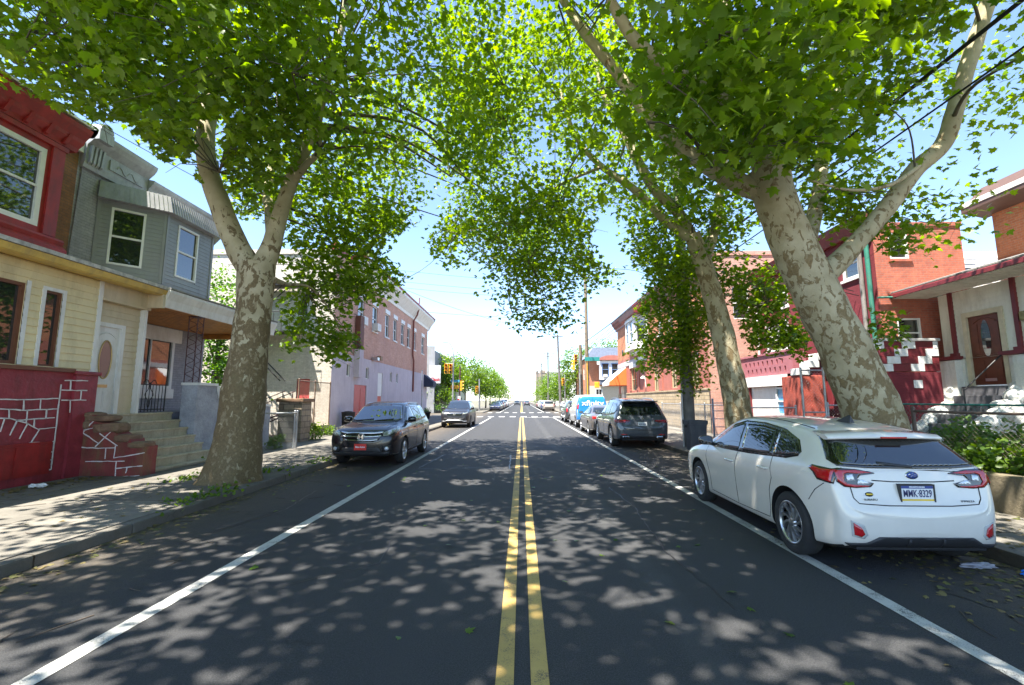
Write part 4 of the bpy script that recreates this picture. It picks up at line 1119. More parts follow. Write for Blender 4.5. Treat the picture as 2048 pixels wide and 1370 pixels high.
# ---------- plain SUV of which distant cars are copies
P_DARK = paint('charcoal_car_paint', (.035, .04, .045), .3)
def make_suv(label, loc, rz, pm, group):
    c = Car('sport_utility_car', label, loc, rz, suv_rows(-2.25, 2.27, .91, 1.66, 1.03, 1.08), pm, 2.65, .35, group=group, sub=0)
    c.wheels(.235, .215, 5, dual=.22, sw=.045)
    side_glass(c, shell, [[(.90, 1.07), (.56, 1.32), (.27, 1.49), (-.02, 1.515), (-.06, 1.06)], [(-.10, 1.515), (-.86, 1.51), (-.93, 1.09), (-.14, 1.065)], [(-.97, 1.50), (-1.40, 1.455), (-1.76, 1.20), (-1.02, 1.10)]])
    mb = MB(); c.patch(mb, ws, 'front', .008, 0, .08); mb.build('windscreen', M_SCREEN, c.root)
    mb = MB(); c.patch(mb, sympoly([(.60, 1.50), (.68, 1.2), (.68, 1.12), (0, 1.10)]), 'rear', .008, 0, .08); mb.build('rear_window', M_GLASS, c.root)
    for sg in (1, -1):
        f = (lambda p: p) if sg > 0 else mx
        c.poly('tail_light', M_RED, [('rear', f([(.80, 1.08), (.70, 1.08), (.68, .80), (.80, .78)]))], .008)
        c.poly('headlight', M_LAMP, [('front', f([(.78, .90), (.52, .84), (.52, .76), (.78, .80)]))], .008)
    c.poly('grille', M_GLOSSB, [('front', [(.46, .84), (-.46, .84), (-.40, .62), (.40, .62)])], .008)
    c.poly('lower_bumper', M_BLACK, [('front', [(.6, .48), (-.6, .48), (-.66, .34), (.66, .34)]), ('rear', [(.7, .58), (-.7, .58), (-.6, .46), (.6, .46)])], .008)
    plate(c, 'rear', (0, .82), .31, .155, [M_PLATE], None)
    c.mirror(.72, 1.10, M_BLACK, size=(.12, .11, .085))
    return c
def recolour(root, old, new):
    for ch in root.children:
        if ch.type == 'MESH' and ch.data.materials and ch.data.materials[0] == old:
            ch.data = ch.data.copy(); ch.data.materials[0] = new
SUVD = make_suv('charcoal sport utility car just ahead of the blue service van, at the corner', (4.2, 37.2, 0), 0, P_DARK, 'cars parked along the right kerb')
cols = {'tan': paint('tan_car_paint', (.30, .27, .23)), 'blue': paint('blue_car_paint', (.04, .07, .20)), 'white': P_WHITE, 'silver': paint('silver_car_paint', (.45, .46, .47), .3), 'red': paint('red_car_paint', (.25, .02, .025)), 'dark': P_DARK, 'navy': paint('navy_car_paint', (.02, .025, .07))}
def place(src, old, key, label, loc, rz, group):
    r = dup(src.root); r.location = loc; r.rotation_euler = (0, 0, rz); r['label'] = label; r['group'] = group
    if cols[key] != old: recolour(r, old, cols[key])
    return r
FR_, FL_ = 'cars parked beyond the crossing on the right', 'cars parked beyond the crossing on the left'
place(SUVD, P_DARK, 'tan', 'tan sport utility car seen from behind, first beyond the crosswalk on right', (4.25, 73.5, 0), 0, FR_)
place(SED, P_SED, 'blue', 'blue sedan just ahead of the tan car beyond the crosswalk on the right', (4.2, 80.5, 0), 0, FR_)
place(SED, P_SED, 'silver', 'silver sedan ahead of the blue one in the distance on the right', (4.2, 87.5, 0), 0, FR_)
place(SUVD, P_DARK, 'white', 'white sport utility car ahead of the silver sedan, far down on the right', (4.2, 95, 0), 0, FR_)
place(SED, P_SED, 'red', 'dark red sedan farthest down the right kerb', (4.2, 104, 0), 0, FR_)
place(SED, P_SED, 'navy', 'navy sedan facing us, first beyond the crosswalk on the left', (-4.15, 73.5, 0), R(180), FL_)
place(SED, P_SED, 'dark', 'charcoal sedan facing us behind the navy one on the left', (-4.15, 80.5, 0), R(180), FL_)
place(SUVD, P_DARK, 'red', 'dark red sport utility car facing us, third beyond the crosswalk on the left', (-4.15, 88, 0), R(180), FL_)
place(SUVD, P_DARK, 'blue', 'blue sport utility car facing us in the far row on the left', (-4.15, 95.5, 0), R(180), FL_)
place(SED, P_SED, 'red', 'small dark red sedan facing us on the far left, before the white van', (-4.15, 103, 0), R(180), FL_)
r = dup(VAN.root); r.location = (-4.2, 113, 0); r.rotation_euler = (0, 0, R(180)); r['label'] = 'white van facing us at the far end of the left row'; r['group'] = FL_
for ch in list(r.children):
    if ch.name.startswith(('lettering', 'blue_wrap')): bpy.data.objects.remove(ch)
place(SUVD, P_DARK, 'dark', 'tiny dark sport utility car driving towards us far down the left lane', (-1.5, 150, 0), R(180), 'cars driving in the distance')
place(SED, P_SED, 'dark', 'tiny dark sedan driving away far down the right lane', (1.6, 140, 0), 0, 'cars driving in the distance')
# ------------------------------------------------------------------ left side of the street
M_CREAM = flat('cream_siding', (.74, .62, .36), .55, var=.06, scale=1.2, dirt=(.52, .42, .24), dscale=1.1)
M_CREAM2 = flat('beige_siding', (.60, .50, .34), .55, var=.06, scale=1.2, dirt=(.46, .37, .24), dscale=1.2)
M_REDP = flat('dark_red_paint', (.25, .030, .040), .5, var=.25, scale=3, dirt=(.13, .022, .022), bump=.7, bscale=12)
M_REDW = flat('red_wood_paint', (.30, .018, .016), .5, var=.22, scale=4, dirt=(.16, .02, .018), bump=.2)
M_WHITEP = flat('white_paint', (.72, .71, .68), .5, var=.05, scale=3, dirt=(.55, .52, .46), dscale=2)
M_MORTAR = flat('white_mortar', (.68, .65, .62), .8, var=.15)
M_YELT = flat('yellow_trim', (.62, .42, .10), .5, var=.15, scale=4, dirt=(.35, .24, .1))
M_BRKA = brick('brown_brick', (.22, .10, .045), (.33, .15, .06), (.16, .11, .08), stain=(.08, .05, .035))
M_GREYB = brick('grey_painted_brick', (.30, .30, .325), (.36, .36, .385), (.24, .24, .26), ms=.006, stain=(.22, .22, .24), bump=.8)
M_GSID = flat('grey_siding', (.25, .262, .27), .5, var=.08, scale=1.5, dirt=(.20, .205, .21))
M_GSID2 = flat('grey_ribbed_metal', (.27, .27, .28), .45, var=.1, scale=3, dirt=(.15, .15, .15))
M_GPAINT = flat('grey_paint', (.34, .35, .36), .55, var=.12, scale=3, dirt=(.22, .22, .22), dscale=2.5)
M_WOODC = flat('orange_wood', (.50, .21, .045), .45, var=.25, scale=5)
M_STEP = stucco('step_concrete', (.42, .36, .25), (.55, .48, .35), scale=2.5, streak=(.22, .18, .12))
M_ROOF = stucco('roofing', (.20, .19, .18), (.30, .29, .27), scale=1.2)
M_PANE = glass('window_pane', (.018, .024, .022), .03, 2.1, .02)
M_IRON = flat('iron', (.018, .016, .016), .5, var=.3); M_IRONR = flat('brown_iron', (.07, .02, .022), .5, var=.3)
M_WFR = flat('white_frame', (.70, .70, .67), .45, var=.05); M_BRNF = flat('brown_frame', (.16, .06, .03), .5)
M_ROCK = stucco('brown_stone', (.15, .085, .05), (.26, .16, .10), scale=3, bump=.9, bs=18, streak=(.10, .10, .04))
M_ROUGHG = stucco('rough_grey_paint', (.26, .265, .30), (.44, .45, .50), scale=2.2, bump=1.0, bs=14)
def onX(px, py, X):
    p = at(px, py, 10.0); k = X / p.x
    return Vector((X, 10 * k, CAM_H + (p.z - CAM_H) * k))
FY = lambda X: Fr((X, 0, 0), (0, 1, 0), (1, 0, 0))       # street-facing wall on the left, u = y
FYR = lambda X: Fr((X, 0, 0), (0, 1, 0), (-1, 0, 0))     # street-facing wall on the right
FX = lambda Y: Fr((0, Y, 0), (1, 0, 0), (0, -1, 0))      # wall facing us, u = x

# ---- house with red bay
bA = Vector((-9.3, 8, 0))
A = thing('row_house', 'row house with cream siding porch, dark red stone base and red upper bay', 'house', bA)
f = FY(-9.4); mb = MB(bA)
ops = [(6.6, 8.24, 2.36, 3.90), (8.60, 8.93, 2.36, 3.86)]
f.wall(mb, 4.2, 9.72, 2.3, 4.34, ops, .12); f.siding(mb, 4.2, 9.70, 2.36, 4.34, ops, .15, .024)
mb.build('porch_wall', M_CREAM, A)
window(f, A, bA, 6.6, 8.24, 2.36, 3.90, -.06, .06, M_BRNF, M_PANE, rail=False)
window(f, A, bA, 8.60, 8.93, 2.36, 3.86, -.05, .04, M_BRNF, M_PANE, rail=False)
mb = MB(bA)
for a, b, c_, e in ((8.53, 8.60, 2.36, 3.93), (8.93, 9.0, 2.36, 3.93), (8.60, 8.93, 3.86, 3.93), (8.24, 8.31, 2.36, 3.96)): f.box(mb, a, b, c_, e, .002, .028)
mb.build('window_trim', M_WHITEP, A)
f2 = FY(-9.52); mb = MB(bA); op = [(9.84, 10.56, 1.36, 3.42)]
f2.wall(mb, 9.72, 11.05, 1.30, 4.34, op, .10); f2.siding(mb, 9.80, 10.98, 1.36, 3.95, op, .15, .024)
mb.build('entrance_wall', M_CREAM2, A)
mb = MB(bA); f.box(mb, 9.70, 9.80, 2.3, 4.34, -.2, .03); mb.build('corner_trim', M_WHITEP, A)
mb = MB(bA); f.box(mb, 10.985, 11.06, 1.36, 4.0, -.6, .02); mb.build('corner_trim', M_WHITEP, A)
mb = MB(bA); f.box(mb, 9.80, 11.08, 3.96, 4.34, -.12, .03); f.box(mb, 9.80, 11.10, 3.93, 3.99, -.1, .06); f.box(mb, 11.0, 11.079, 3.99, 4.44, -.12, .42); mb.build('porch_frieze', M_CREAM2, A)
# door with oval light
mb = MB(bA); f2.box(mb, 9.90, 10.50, 1.38, 3.37, -.07, -.03)
for (a, b, c_, e) in ((9.97, 10.17, 1.5, 1.9), (10.23, 10.43, 1.5, 1.9)):
    for k in range(2): f2.box(mb, a + k * .03, b - k * .03, c_ + k * .03, e - k * .03, -.03, -.022 + k * .006)
pts = [f2.p(9.97 + .46 * k / 10, 3.12 + .12 * math.sin(math.pi * k / 10), -.025) for k in range(11)]; mb.tube(pts, .012, 6)
door = mb.build('door', M_WHITEP, A)
mb = MB(bA); mb.face([f2.p(10.2 + .145 * math.cos(t), 2.62 + .42 * math.sin(t), -.026) for t in [2 * math.pi * k / 32 for k in range(32)]]); mb.build('oval_glass', glass('leaded_glass', (.22, .17, .16), .12, 1.7, .3), door)
mb = MB(bA); mb.tube([f2.p(10.2 + .155 * math.cos(t), 2.62 + .435 * math.sin(t), -.022) for t in [2 * math.pi * k / 32 for k in range(33)]], .016, 6, cap=False); mb.build('oval_frame', flat('brass', (.50, .36, .16), .35, .5), door)
mb = MB(bA); f2.box(mb, 10.08, 10.32, 1.98, 2.05, -.03, -.018); mb.build('mail_slot', flat('brass', (.5, .36, .16), .35, .5), door)
mb = MB(bA); mb.tube([f2.p(9.95, 2.28, -.03), f2.p(9.95, 2.28, .03)], [.012, .03], 8); mb.build('handle', M_CHROME, door)
mb = MB(bA)
for a, b, c_, e in ((9.82, 9.90, 1.36, 3.46), (10.50, 10.60, 1.36, 3.46), (9.90, 10.50, 3.37, 3.46)): f2.box(mb, a, b, c_, e, -.08, .025)
f2.box(mb, 9.82, 10.6, 1.30, 1.375, -.1, .07)
mb.build('door_frame', M_WHITEP, A)
# stone base with painted joints
mb = MB(bA)
fb = FY(-9.28); mb.box((-9.28, 4.2, -.05), (-11, 9.62, 2.26), 0); mb.box((-9.22, 9.25, -.05), (-9.5, 9.74, 2.22), 0)
mb.bbox((-9.17, 9.2, 2.22), (-9.55, 9.78, 2.30), .02, 0)
def joint(mb, pts, plane, w=.010, axis='x'):
    fine = []
    for a, b in zip(pts, pts[1:]):
        k = max(2, int(math.hypot(b[0] - a[0], b[1] - a[1]) / 28))
        fine += [(a[0] + (b[0] - a[0]) * j / k + (random.uniform(-1.5, 1.5) if j else 0), a[1] + (b[1] - a[1]) * j / k + (random.uniform(-1.8, 1.8) if j else 0)) for j in range(k)]
    fine.append(pts[-1]); w0 = w
    for a, b in zip(fine, fine[1:]):
        w = w0 * random.uniform(.65, 1.25)
        A_, B_ = plane(*a), plane(*b); d = (B_ - A_); n = d.length
        if n < 1e-3: continue
        d /= n; nn = Vector((1, 0, 0)) if axis == 'x' else Vector((0, -1, 0)); s_ = d.cross(nn) * w
        A_ = A_ - d * w * .5; B_ = B_ + d * w * .5
        mb.prism([A_ - s_, B_ - s_, B_ + s_, A_ + s_], nn * .009, 1)
CR = lambda X: (lambda cx, cy: onX(cx * .3504, 520 + cy * .3504, X))
for ln in ([(0, 795), (135, 797), (330, 790)], [(135, 797), (133, 855)], [(232, 795), (228, 852)], [(0, 850), (150, 858), (330, 850)], [(50, 853), (50, 903)], [(155, 858), (148, 925)], [(265, 855), (260, 905)],
           [(0, 903), (60, 905), (150, 930), (225, 970)], [(25, 905), (0, 980)], [(97, 915), (55, 1000)], [(157, 932), (110, 1020)], [(225, 965), (175, 1045)], [(100, 915), (310, 900)], [(195, 907), (192, 950)], [(222, 964), (318, 955)],
           [(165, 1045), (308, 1035)], [(165, 1103), (300, 1095)], [(215, 1100), (210, 1145)], [(160, 1150), (298, 1140)], [(172, 1218), (290, 1195)], [(348, 712), (290, 1195)]): joint(mb, ln, CR(-9.27))
for ln in ([(370, 688), (500, 690)], [(403, 690), (400, 740)], [(352, 742), (495, 745)], [(463, 745), (458, 798)], [(352, 800), (490, 800)], [(400, 802), (397, 870)]): joint(mb, ln, CR(-9.21))
mb.build('stone_base', [M_REDP, M_MORTAR], A)
mb = MB(bA); fb.box(mb, 4.2, 9.22, 2.262, 2.335, -.2, .07); mb.build('ledge', M_BRNF, A)
# low cellar opening
mb = MB(bA); fb.box(mb, 7.6, 8.95, .28, .90, .002, .035); fb.box(mb, 7.7, 8.25, .34, .84, .035, .05); fb.box(mb, 8.3, 8.85, .34, .84, .035, .05); mb.build('cellar_hatch', M_REDW, A)
# stepped stone wing wall beside the door
PW = lambda cx, cy: at(cx * .3504, 520 + cy * .3504, 9.55)
prof = [PW(*p) for p in ((345, 905), (372, 880), (548, 885), (552, 925), (622, 932), (640, 975), (690, 1012), (745, 1022), (750, 1058), (825, 1066), (812, 1160), (802, 1290), (330, 1320))]
mb = MB(bA); mb.prism(prof, (0, .36, 0), 0)
for ln in ([(352, 905), (460, 975), (560, 1045)], [(345, 980), (420, 975), (455, 1000), (460, 1060)], [(455, 1010), (490, 965)], [(370, 1063), (560, 1075), (655, 1072)], [(605, 1075), (600, 1135)], [(660, 1060), (650, 1130), (825, 1100)], [(490, 1150), (710, 1148)],
           [(665, 1150), (658, 1240), (795, 1230)], [(663, 1190), (812, 1175)], [(725, 1188), (718, 1215)], [(545, 1065), (640, 975)], [(570, 990), (670, 1060)], [(425, 935), (480, 972), (545, 910)], [(480, 972), (625, 940)]):
    joint(mb, ln, lambda cx, cy: at(cx * .3504, 520 + cy * .3504, 9.548), .009, 'y')
wing = mb.build('wing_wall', [flat('red_brown_stone', (.19, .035, .03), .7, var=.3, scale=3, dirt=(.14, .10, .04), bump=.5, bscale=20), M_MORTAR], A)
mb = MB(bA)
for (x, y, w_, h_) in ((372, 885, 170, 34), (470, 905, 160, 40), (560, 960, 120, 60), (640, 1020, 110, 48), (720, 1058, 105, 40), (430, 940, 90, 60), (520, 960, 80, 60)):
    p0 = PW(x, y + h_ * .5); p1 = PW(x + w_, y - h_ * .5)
    bm = bmesh.new(); bmesh.ops.create_icosphere(bm, subdivisions=3, radius=1)
    cx, cz = (p0.x + p1.x) / 2, (p0.z + p1.z) / 2; rx, rz = abs(p1.x - p0.x) / 2, abs(p1.z - p0.z) / 2
    for v in bm.verts:
        n = v.co.copy(); k = 1 + random.uniform(-.05, .05)
        v.co = Vector((cx + math.copysign(abs(n.x) ** .5, n.x) * rx * k, 9.72 + math.copysign(abs(n.y) ** .5, n.y) * .21 * k, cz + math.copysign(abs(n.z) ** .6, n.z) * rz * k))
    mb.bm(bm)
mb.build('cap_stones', M_ROCK, A)
mb = MB(bA); a, b = at(122, 868, 9.3), at(111, 980, 9.3); mb.tube([a + Vector((0, 0, .1)), a, b], .045, 10); mb.tube([a - Vector((0, 0, .02)), a - Vector((0, 0, .1))], .056, 10)
mb.build('downpipe', flat('black_pipe', (.02, .025, .03), .5, dirt=(.3, .28, .26), dscale=6), A)
# porch roof and fascia
mb = MB(bA)
f.prof(mb, 4.2, 11.08, [(.45, 4.50), (-1.6, 5.12), (-1.6, 4.95), (.40, 4.45)]); mb.build('porch_roof', M_ROOF, A)
mb = MB(bA); f.prof(mb, 4.2, 11.08, [(.0, 4.345), (.36, 4.30), (.42, 4.33), (.46, 4.44), (.0, 4.45)]); mb.build('fascia', M_YELT, A)
mb = MB(bA); f.box(mb, 4.2, 11.10, 4.452, 4.53, .30, .485); mb.build('gutter', flat('weathered_white', (.50, .48, .45), .7, var=.3, scale=8, dirt=(.2, .19, .18), dscale=4), A)
# upper storey
fu = FY(-11.5); mb = MB(bA); fu.quad(mb, 4.2, 10.9, 4.6, 8.3); mb.build('wall', M_BRKA, A)
fr = FY(-10.9); mb = MB(bA); ops = [(8.1, 9.62, 5.58, 7.42)]
fr.wall(mb, 5.5, 10.0, 5.1, 8.0, ops, .12)
ret = Fr((-10.9, 10.0, 0), (-.6, .2, 0), (.2, .6, 0)); ret.quad(mb, 0, .63, 5.1, 8.0)
fr.box(mb, 9.70, 9.98, 5.45, 7.55, 0, .05); fr.box(mb, 5.5, 10.03, 7.55, 7.66, 0, .07)
fr.prof(mb, 5.5, 10.12, [(0, 5.42), (.10, 5.42), (.14, 5.36), (.10, 5.28), (.22, 5.16), (.22, 5.08), (0, 5.08)])
mb.build('bay', M_REDW, A)
mb = MB(bA)
fr.prof(mb, 5.0, 10.22, [(-.6, 7.68), (.06, 7.68), (.10, 7.78), (.22, 7.88), (.24, 7.96), (.38, 8.12), (.42, 8.22), (-.6, 8.30)])
for k in range(12): fr.prof(mb, 5.2 + k * .42, 5.28 + k * .42, [(.05, 7.70), (.14, 7.72), (.27, 7.94), (.05, 7.94)])
mb.build('cornice', M_REDW, A)
mb = MB(bA); fr.box(mb, 4.2, 10.24, 8.30, 8.35, -.9, .40); mb.box((-11.6, 10.3, 8.1), (-11.4, 10.92, 8.42)); mb.build('coping', M_WHITEP, A)
window(fr, A, bA, 8.1, 9.62, 5.58, 7.42, -.05, .11, M_WFR, M_PANE)
mb = MB(bA); mb.face([(-9.4, 4.2, 0), (-20, 4.2, 0), (-20, 4.2, 8.3), (-11.5, 4.2, 8.3), (-11.5, 4.2, 4.5), (-9.4, 4.2, 4.5)]); mb.face([(-11.5, 4.2, 8.3), (-20, 4.2, 8.3), (-20, 10.9, 8.3), (-11.5, 10.9, 8.3)]); mb.face([(-20, 10.9, 0), (-20, 4.2, 0), (-20, 4.2, 8.3), (-20, 10.9, 8.3)]); mb.build('rear_walls', M_BRKA, A)

# ---- grey house with polygonal bay
bB = Vector((-9.3, 13.5, 0))
B = thing('row_house', 'grey painted brick row house with ribbed bay window and open white-edged porch', 'house', bB)
mb = MB(bB); fu.quad(mb, 10.9, 16.0, 4.6, 8.4)
mb.prism([fu.p(10.9, 5.1, 0), fu.p(11.0, 8.0, 0), fu.p(11.0, 5.1, 0)], (.04, 0, 0))
mb.face([(-11.5, 16, 0), (-11.5, 16, 8.4), (-20, 16, 8.4), (-20, 16, 0)]); mb.face([(-11.5, 10.9, 8.4), (-20, 10.9, 8.4), (-20, 16, 8.4), (-11.5, 16, 8.4)])
mb.face([(-20, 16, 0), (-20, 10.9, 0), (-20, 10.9, 8.4), (-20, 16, 8.4)])
mb.build('wall', M_GREYB, B)
mb = MB(bB)
fu.prof(mb, 10.93, 12.9, [(0, 7.75), (.10, 7.75), (.14, 7.9), (.16, 8.35), (.32, 8.5), (.40, 8.62), (.42, 8.72), (0, 8.80)])
fu.prof(mb, 12.902, 16.0, [(0, 7.75), (.10, 7.75), (.14, 7.9), (.20, 8.1), (.32, 8.22), (.34, 8.32), (0, 8.40)])
for k in range(4): fu.prof(mb, 11.0 + k * .11, 11.06 + k * .11, [(.1, 7.82), (.2, 7.9), (.24, 8.36), (.1, 8.36)])
fu.box(mb, 10.93, 11.35, 8.5, 8.78, .1, .46)
mb.prism([fu.p(11.14 + .19 * math.cos(t), 8.80 + .20 * math.sin(t), .0) for t in [math.pi * k / 14 for k in range(15)]], (.46, 0, 0))
fu.box(mb, 11.6, 12.7, 8.0, 8.28, .15, .185)
mb.tube([fu.p(11.8 + .7 * k / 10, 8.12 + .09 * math.sin(k * 1.2), .19) for k in range(11)], .018, 5)
mb.build('cornice', M_GPAINT, B)
P_ = [Vector((-11.5, 11.55, 0)), Vector((-10.4, 12.6, 0)), Vector((-10.4, 14.6, 0)), Vector((-11.5, 15.65, 0))]
fac = []
for a, b in zip(P_, P_[1:]):
    d = (b - a).normalized(); fac.append((Fr(a, d, (d.y, -d.x, 0)), (b - a).length))
wop = [[(.30, 1.05, 5.38, 6.98)], [(.45, 1.32, 5.38, 6.98)], [(.4, 1.1, 5.38, 6.98)]]
mb = MB(bB)
for (ff, L), o_ in zip(fac, wop):
    ff.wall(mb, 0, L, 5.0, 7.2, o_, .1); ff.siding(mb, .07, L - .07, 5.1, 7.15, o_, .115)
    for uu in (0, L - .07): ff.box(mb, uu, uu + .07, 5.02, 7.15, .001, .03)
mb.build('bay', M_GSID, B)
for (ff, L), o_ in zip(fac, wop):
    a, b, c_, e = o_[0]; window(ff, B, bB, a, b, c_, e, -.02, .055, M_WFR, M_PANE)
mb = MB(bB)
def ring(off, z): 
    out = []
    n = [f_[0].N for f_ in fac]
    out.append(P_[0] + n[0] * off + Vector((0, 0, z)))
    for k in (1, 2):
        m = (n[k - 1] + n[k]).normalized(); out.append(P_[k] + m * off / m.dot(n[k]) + Vector((0, 0, z)))
    out.append(P_[3] + n[2] * off + Vector((0, 0, z))); return out
lo, hi, bt = ring(.20, 7.14), ring(.03, 7.66), ring(.0, 7.14)
for k in range(3):
    mb.face([lo[k], lo[k + 1], hi[k + 1], hi[k]]); mb.face([bt[k + 1], bt[k], lo[k], lo[k + 1]][::-1])
    n = int((lo[k + 1] - lo[k]).length / .105); nn = (lo[k + 1] - lo[k]).cross(hi[k] - lo[k]).normalized()
    for j in range(n):
        t0, t1 = (j + .0) / n, (j + .22) / n
        q = [lo[k].lerp(lo[k + 1], t0), lo[k].lerp(lo[k + 1], t1), hi[k].lerp(hi[k + 1], t1), hi[k].lerp(hi[k + 1], t0)]
        mb.prism([p + nn * .001 for p in q], nn * .016)
mb.face([Vector((-11.5, 11.55, 7.66))] + hi + [Vector((-11.5, 15.65, 7.66))])
mb.build('bay_eave', M_GSID2, B)
# porch
fp = FY(-11.4); mb = MB(bB); op = [(12.75, 14.62, 2.05, 3.80), (11.45, 12.4, 1.38, 3.5)]
fp.wall(mb, 11.05, 16.0, .2, 4.6, op, .12); mb.face([(-9.5, 11.06, 1.3), (-11.4, 11.06, 1.3), (-11.4, 11.06, 4.3), (-9.5, 11.06, 4.3)][::-1])
mb.build('porch_back_wall', M_GREYB, B)
window(fp, B, bB, 12.75, 14.62, 2.05, 3.80, -.03, .10, M_WFR, M_PANE, mull=1, rail=False)
mb = MB(bB); fp.box(mb, 12.6, 14.8, 3.55, 3.98, .002, .09); mb.build('window_header', M_WHITEP, B)
mb = MB(bB); fp.box(mb, 12.7, 14.68, 1.75, 2.045, .002, .06); mb.build('window_apron', M_WHITEP, B)
mb = MB(bB); fp.box(mb, 11.5, 12.35, 1.39, 3.45, -.1, -.05); mb.build('door', M_WHITEP, B)
mb = MB(bB); mb.box((-9.42, 11.06, 1.2), (-11.39, 16, 1.385)); mb.box((-9.45, 12.2, 0), (-11.3, 16, 1.2)); mb.build('porch_floor', flat('grey_blue_paint', (.20, .21, .27), .6, var=.2), B)
mb = MB(bB); fb_ = FY(-8.95)
mb.face([(-9.0, 11.07, 4.02), (-11.4, 11.07, 4.02), (-11.4, 16.0, 4.02), (-9.0, 16.0, 4.02)][::-1])
for k in range(13): mb.box((-9.0 - k * .19, 11.08, 4.008), (-9.012 - k * .19, 15.99, 4.019))
mb.box((-9.05, 15.88, 3.86), (-11.4, 16.0, 4.018))
mb.build('porch_ceiling', M_WOODC, B)
mb = MB(bB)
f.prof(mb, 11.081, 16.15, [(.33, 4.02), (.42, 4.02), (.45, 4.22), (.52, 4.40), (.52, 4.47), (.33, 4.47)])
mb.box((-9.05, 16.0, 4.02), (-11.4, 16.12, 4.45)); mb.build('fascia', M_WHITEP, B)
mb = MB(bB); f.prof(mb, 11.082, 16.15, [(.54, 4.48), (.54, 4.52), (-2.1, 5.12), (-2.1, 5.02)]); mb.build('porch_roof', M_ROOF, B)
# stairs shared by the two doors
mb = MB(bB)
n = 7; rz = 1.38 / n
for k in range(n):
    x = -8.02 - k * .225
    mb.box((x - .03, 9.93 if k < 6 else 9.8, 0 if k == 0 else k * rz - .02), (-9.75 + (.0005 * k), 12.18, (k + 1) * rz - .045))
    mb.bbox((x, 9.92, (k + 1) * rz - .044), (-9.7, 12.19, (k + 1) * rz), .012)
mb.build('stairs', M_STEP, B)
mb = MB(bB)
prof = [(12.2, 0), (12.2, 2.10)] + [(13.0, 2.10)] + [(13.0 + .62 * (1 - math.cos(t)), 2.10 - .62 * math.sin(t)) for t in [math.pi / 2 * k / 8 for k in range(1, 9)]] + [(15.9, 1.48), (15.9, 0)]
mb.prism([Vector((-9.2, y, z)) for y, z in prof], (.42, 0, 0)); mb.build('parapet', M_ROUGHG, B)
mb = MB(bB)
for a, b in zip(prof[1:-2], prof[2:-1]):
    d = Vector((0, b[0] - a[0], b[1] - a[1])); n_ = Vector((0, -d.z, d.y)).normalized() * .07
    A_, B_ = Vector((-9.24, *a)), Vector((-9.24, *b)); mb.prism([A_, B_, B_ + n_, A_ + n_], (.50, 0, 0))
mb.build('parapet_coping', M_WHITEP, B)
def iron_post(x, y, z0, z1, w=.24):
    mb = MB(bB)
    for dx, dy in ((0, 0), (0, w), (-w, 0)): mb.tube([(x + dx, y + dy, z0), (x + dx, y + dy, z1)], .014, 6)
    z = z0 + .05
    while z < z1 - .25:
        pts = []
        for k in range(13):
            t = k / 12; a = t * 2 * math.pi
            pts.append((x, y + w / 2 + (w / 2 - .02) * math.sin(a), z + .25 * t))
        mb.tube(pts, .008, 5)
        pts = [(x - w / 2 + (w / 2 - .02) * math.sin(2 * math.pi * k / 12), y, z + .25 * k / 12) for k in range(13)]
        mb.tube(pts, .008, 5); z += .25
    mb.box((x - w - .02, y - .02, z1 - .01), (x + .02, y + w + .02, z1 + .02))
    return mb.build('iron_post', M_IRONR, B)
iron_post(-9.0, 12.3, 2.17, 4.01); iron_post(-9.0, 15.4, 1.55, 4.01)
mb = MB(bB); xg = -9.62
for z in (1.46, 2.10): mb.tube([(xg, 11.1, z), (xg, 12.16, z)], .013, 6)
for k in range(11): mb.tube([(xg, 11.1 + k * .106, 1.40), (xg, 11.1 + k * .106, 2.10 if k not in (0, 10) else 2.2)], .009 if k not in (0, 10) else .016, 6)
for s_ in (1, -1):
    mb.tube([(xg, 11.63 + s_ * .09 * math.sin(math.pi * t / 12) * (1 + .5 * math.cos(t)), 1.5 + .65 * t / 12) for t in range(13)], .009, 5)
    mb.tube([(xg, 11.63 + s_ * (.02 + .20 * t / 10), 2.12 + .10 * math.sin(math.pi * t / 10)) for t in range(11)], .010, 5)
mb.build('gate', M_IRON, B)

# ---- lilac and brick corner building
bC = Vector((-9.3, 33, 0))
Cb = thing('corner_building', 'long brick corner building with lilac stucco ground floor and red doors', 'building', bC)
M_LBRICK = brick('salmon_brick', (.52, .265, .185), (.62, .36, .265), (.46, .34, .28), stain=(.52, .30, .27), stain_amt=.6)
M_LILAC = stucco('lilac_stucco', (.48, .42, .46), (.58, .52, .555), scale=.9, streak=(.36, .31, .34))
fc = FY(-9.3)
W2 = [(25.3, 26.3), (27.8, 28.8), (30.5, 31.4), (32.5, 33.4), (34.6, 35.5), (36.5, 37.4), (38.6, 39.5), (41.8, 42.9)]
ops = [(a, b, 6.0, 7.6) for a, b in W2]
mb = MB(bC); fc.wall(mb, 22, 44.5, 4.1, 9.6, ops, .16)
mb.face([(-9.3, 44.5, 0), (-9.3, 44.5, 9.6), (-20, 44.5, 9.6), (-20, 44.5, 0)]); mb.face([(-9.3, 22, 9.2), (-20, 22, 9.2), (-20, 44.5, 9.2), (-9.3, 44.5, 9.2)]); mb.face([(-20, 22, 0), (-20, 44.5, 0), (-20, 44.5, 9.2), (-20, 22, 9.2)])
mb.build('brick_wall', M_LBRICK, Cb)
g_ops = [(25.1, 27.1, .13, 2.55), (29.2, 30.2, .13, 3.45)] + [(a, a + .5, 2.95, 3.65) for a in (23.9, 26.9, 31.9, 33.5)]
ft = FY(-9.26); mb = MB(bC); ft.wall(mb, 21.97, 44.5, 0, 4.12, g_ops, .14); mb.build('stucco_wall', M_LILAC, Cb)
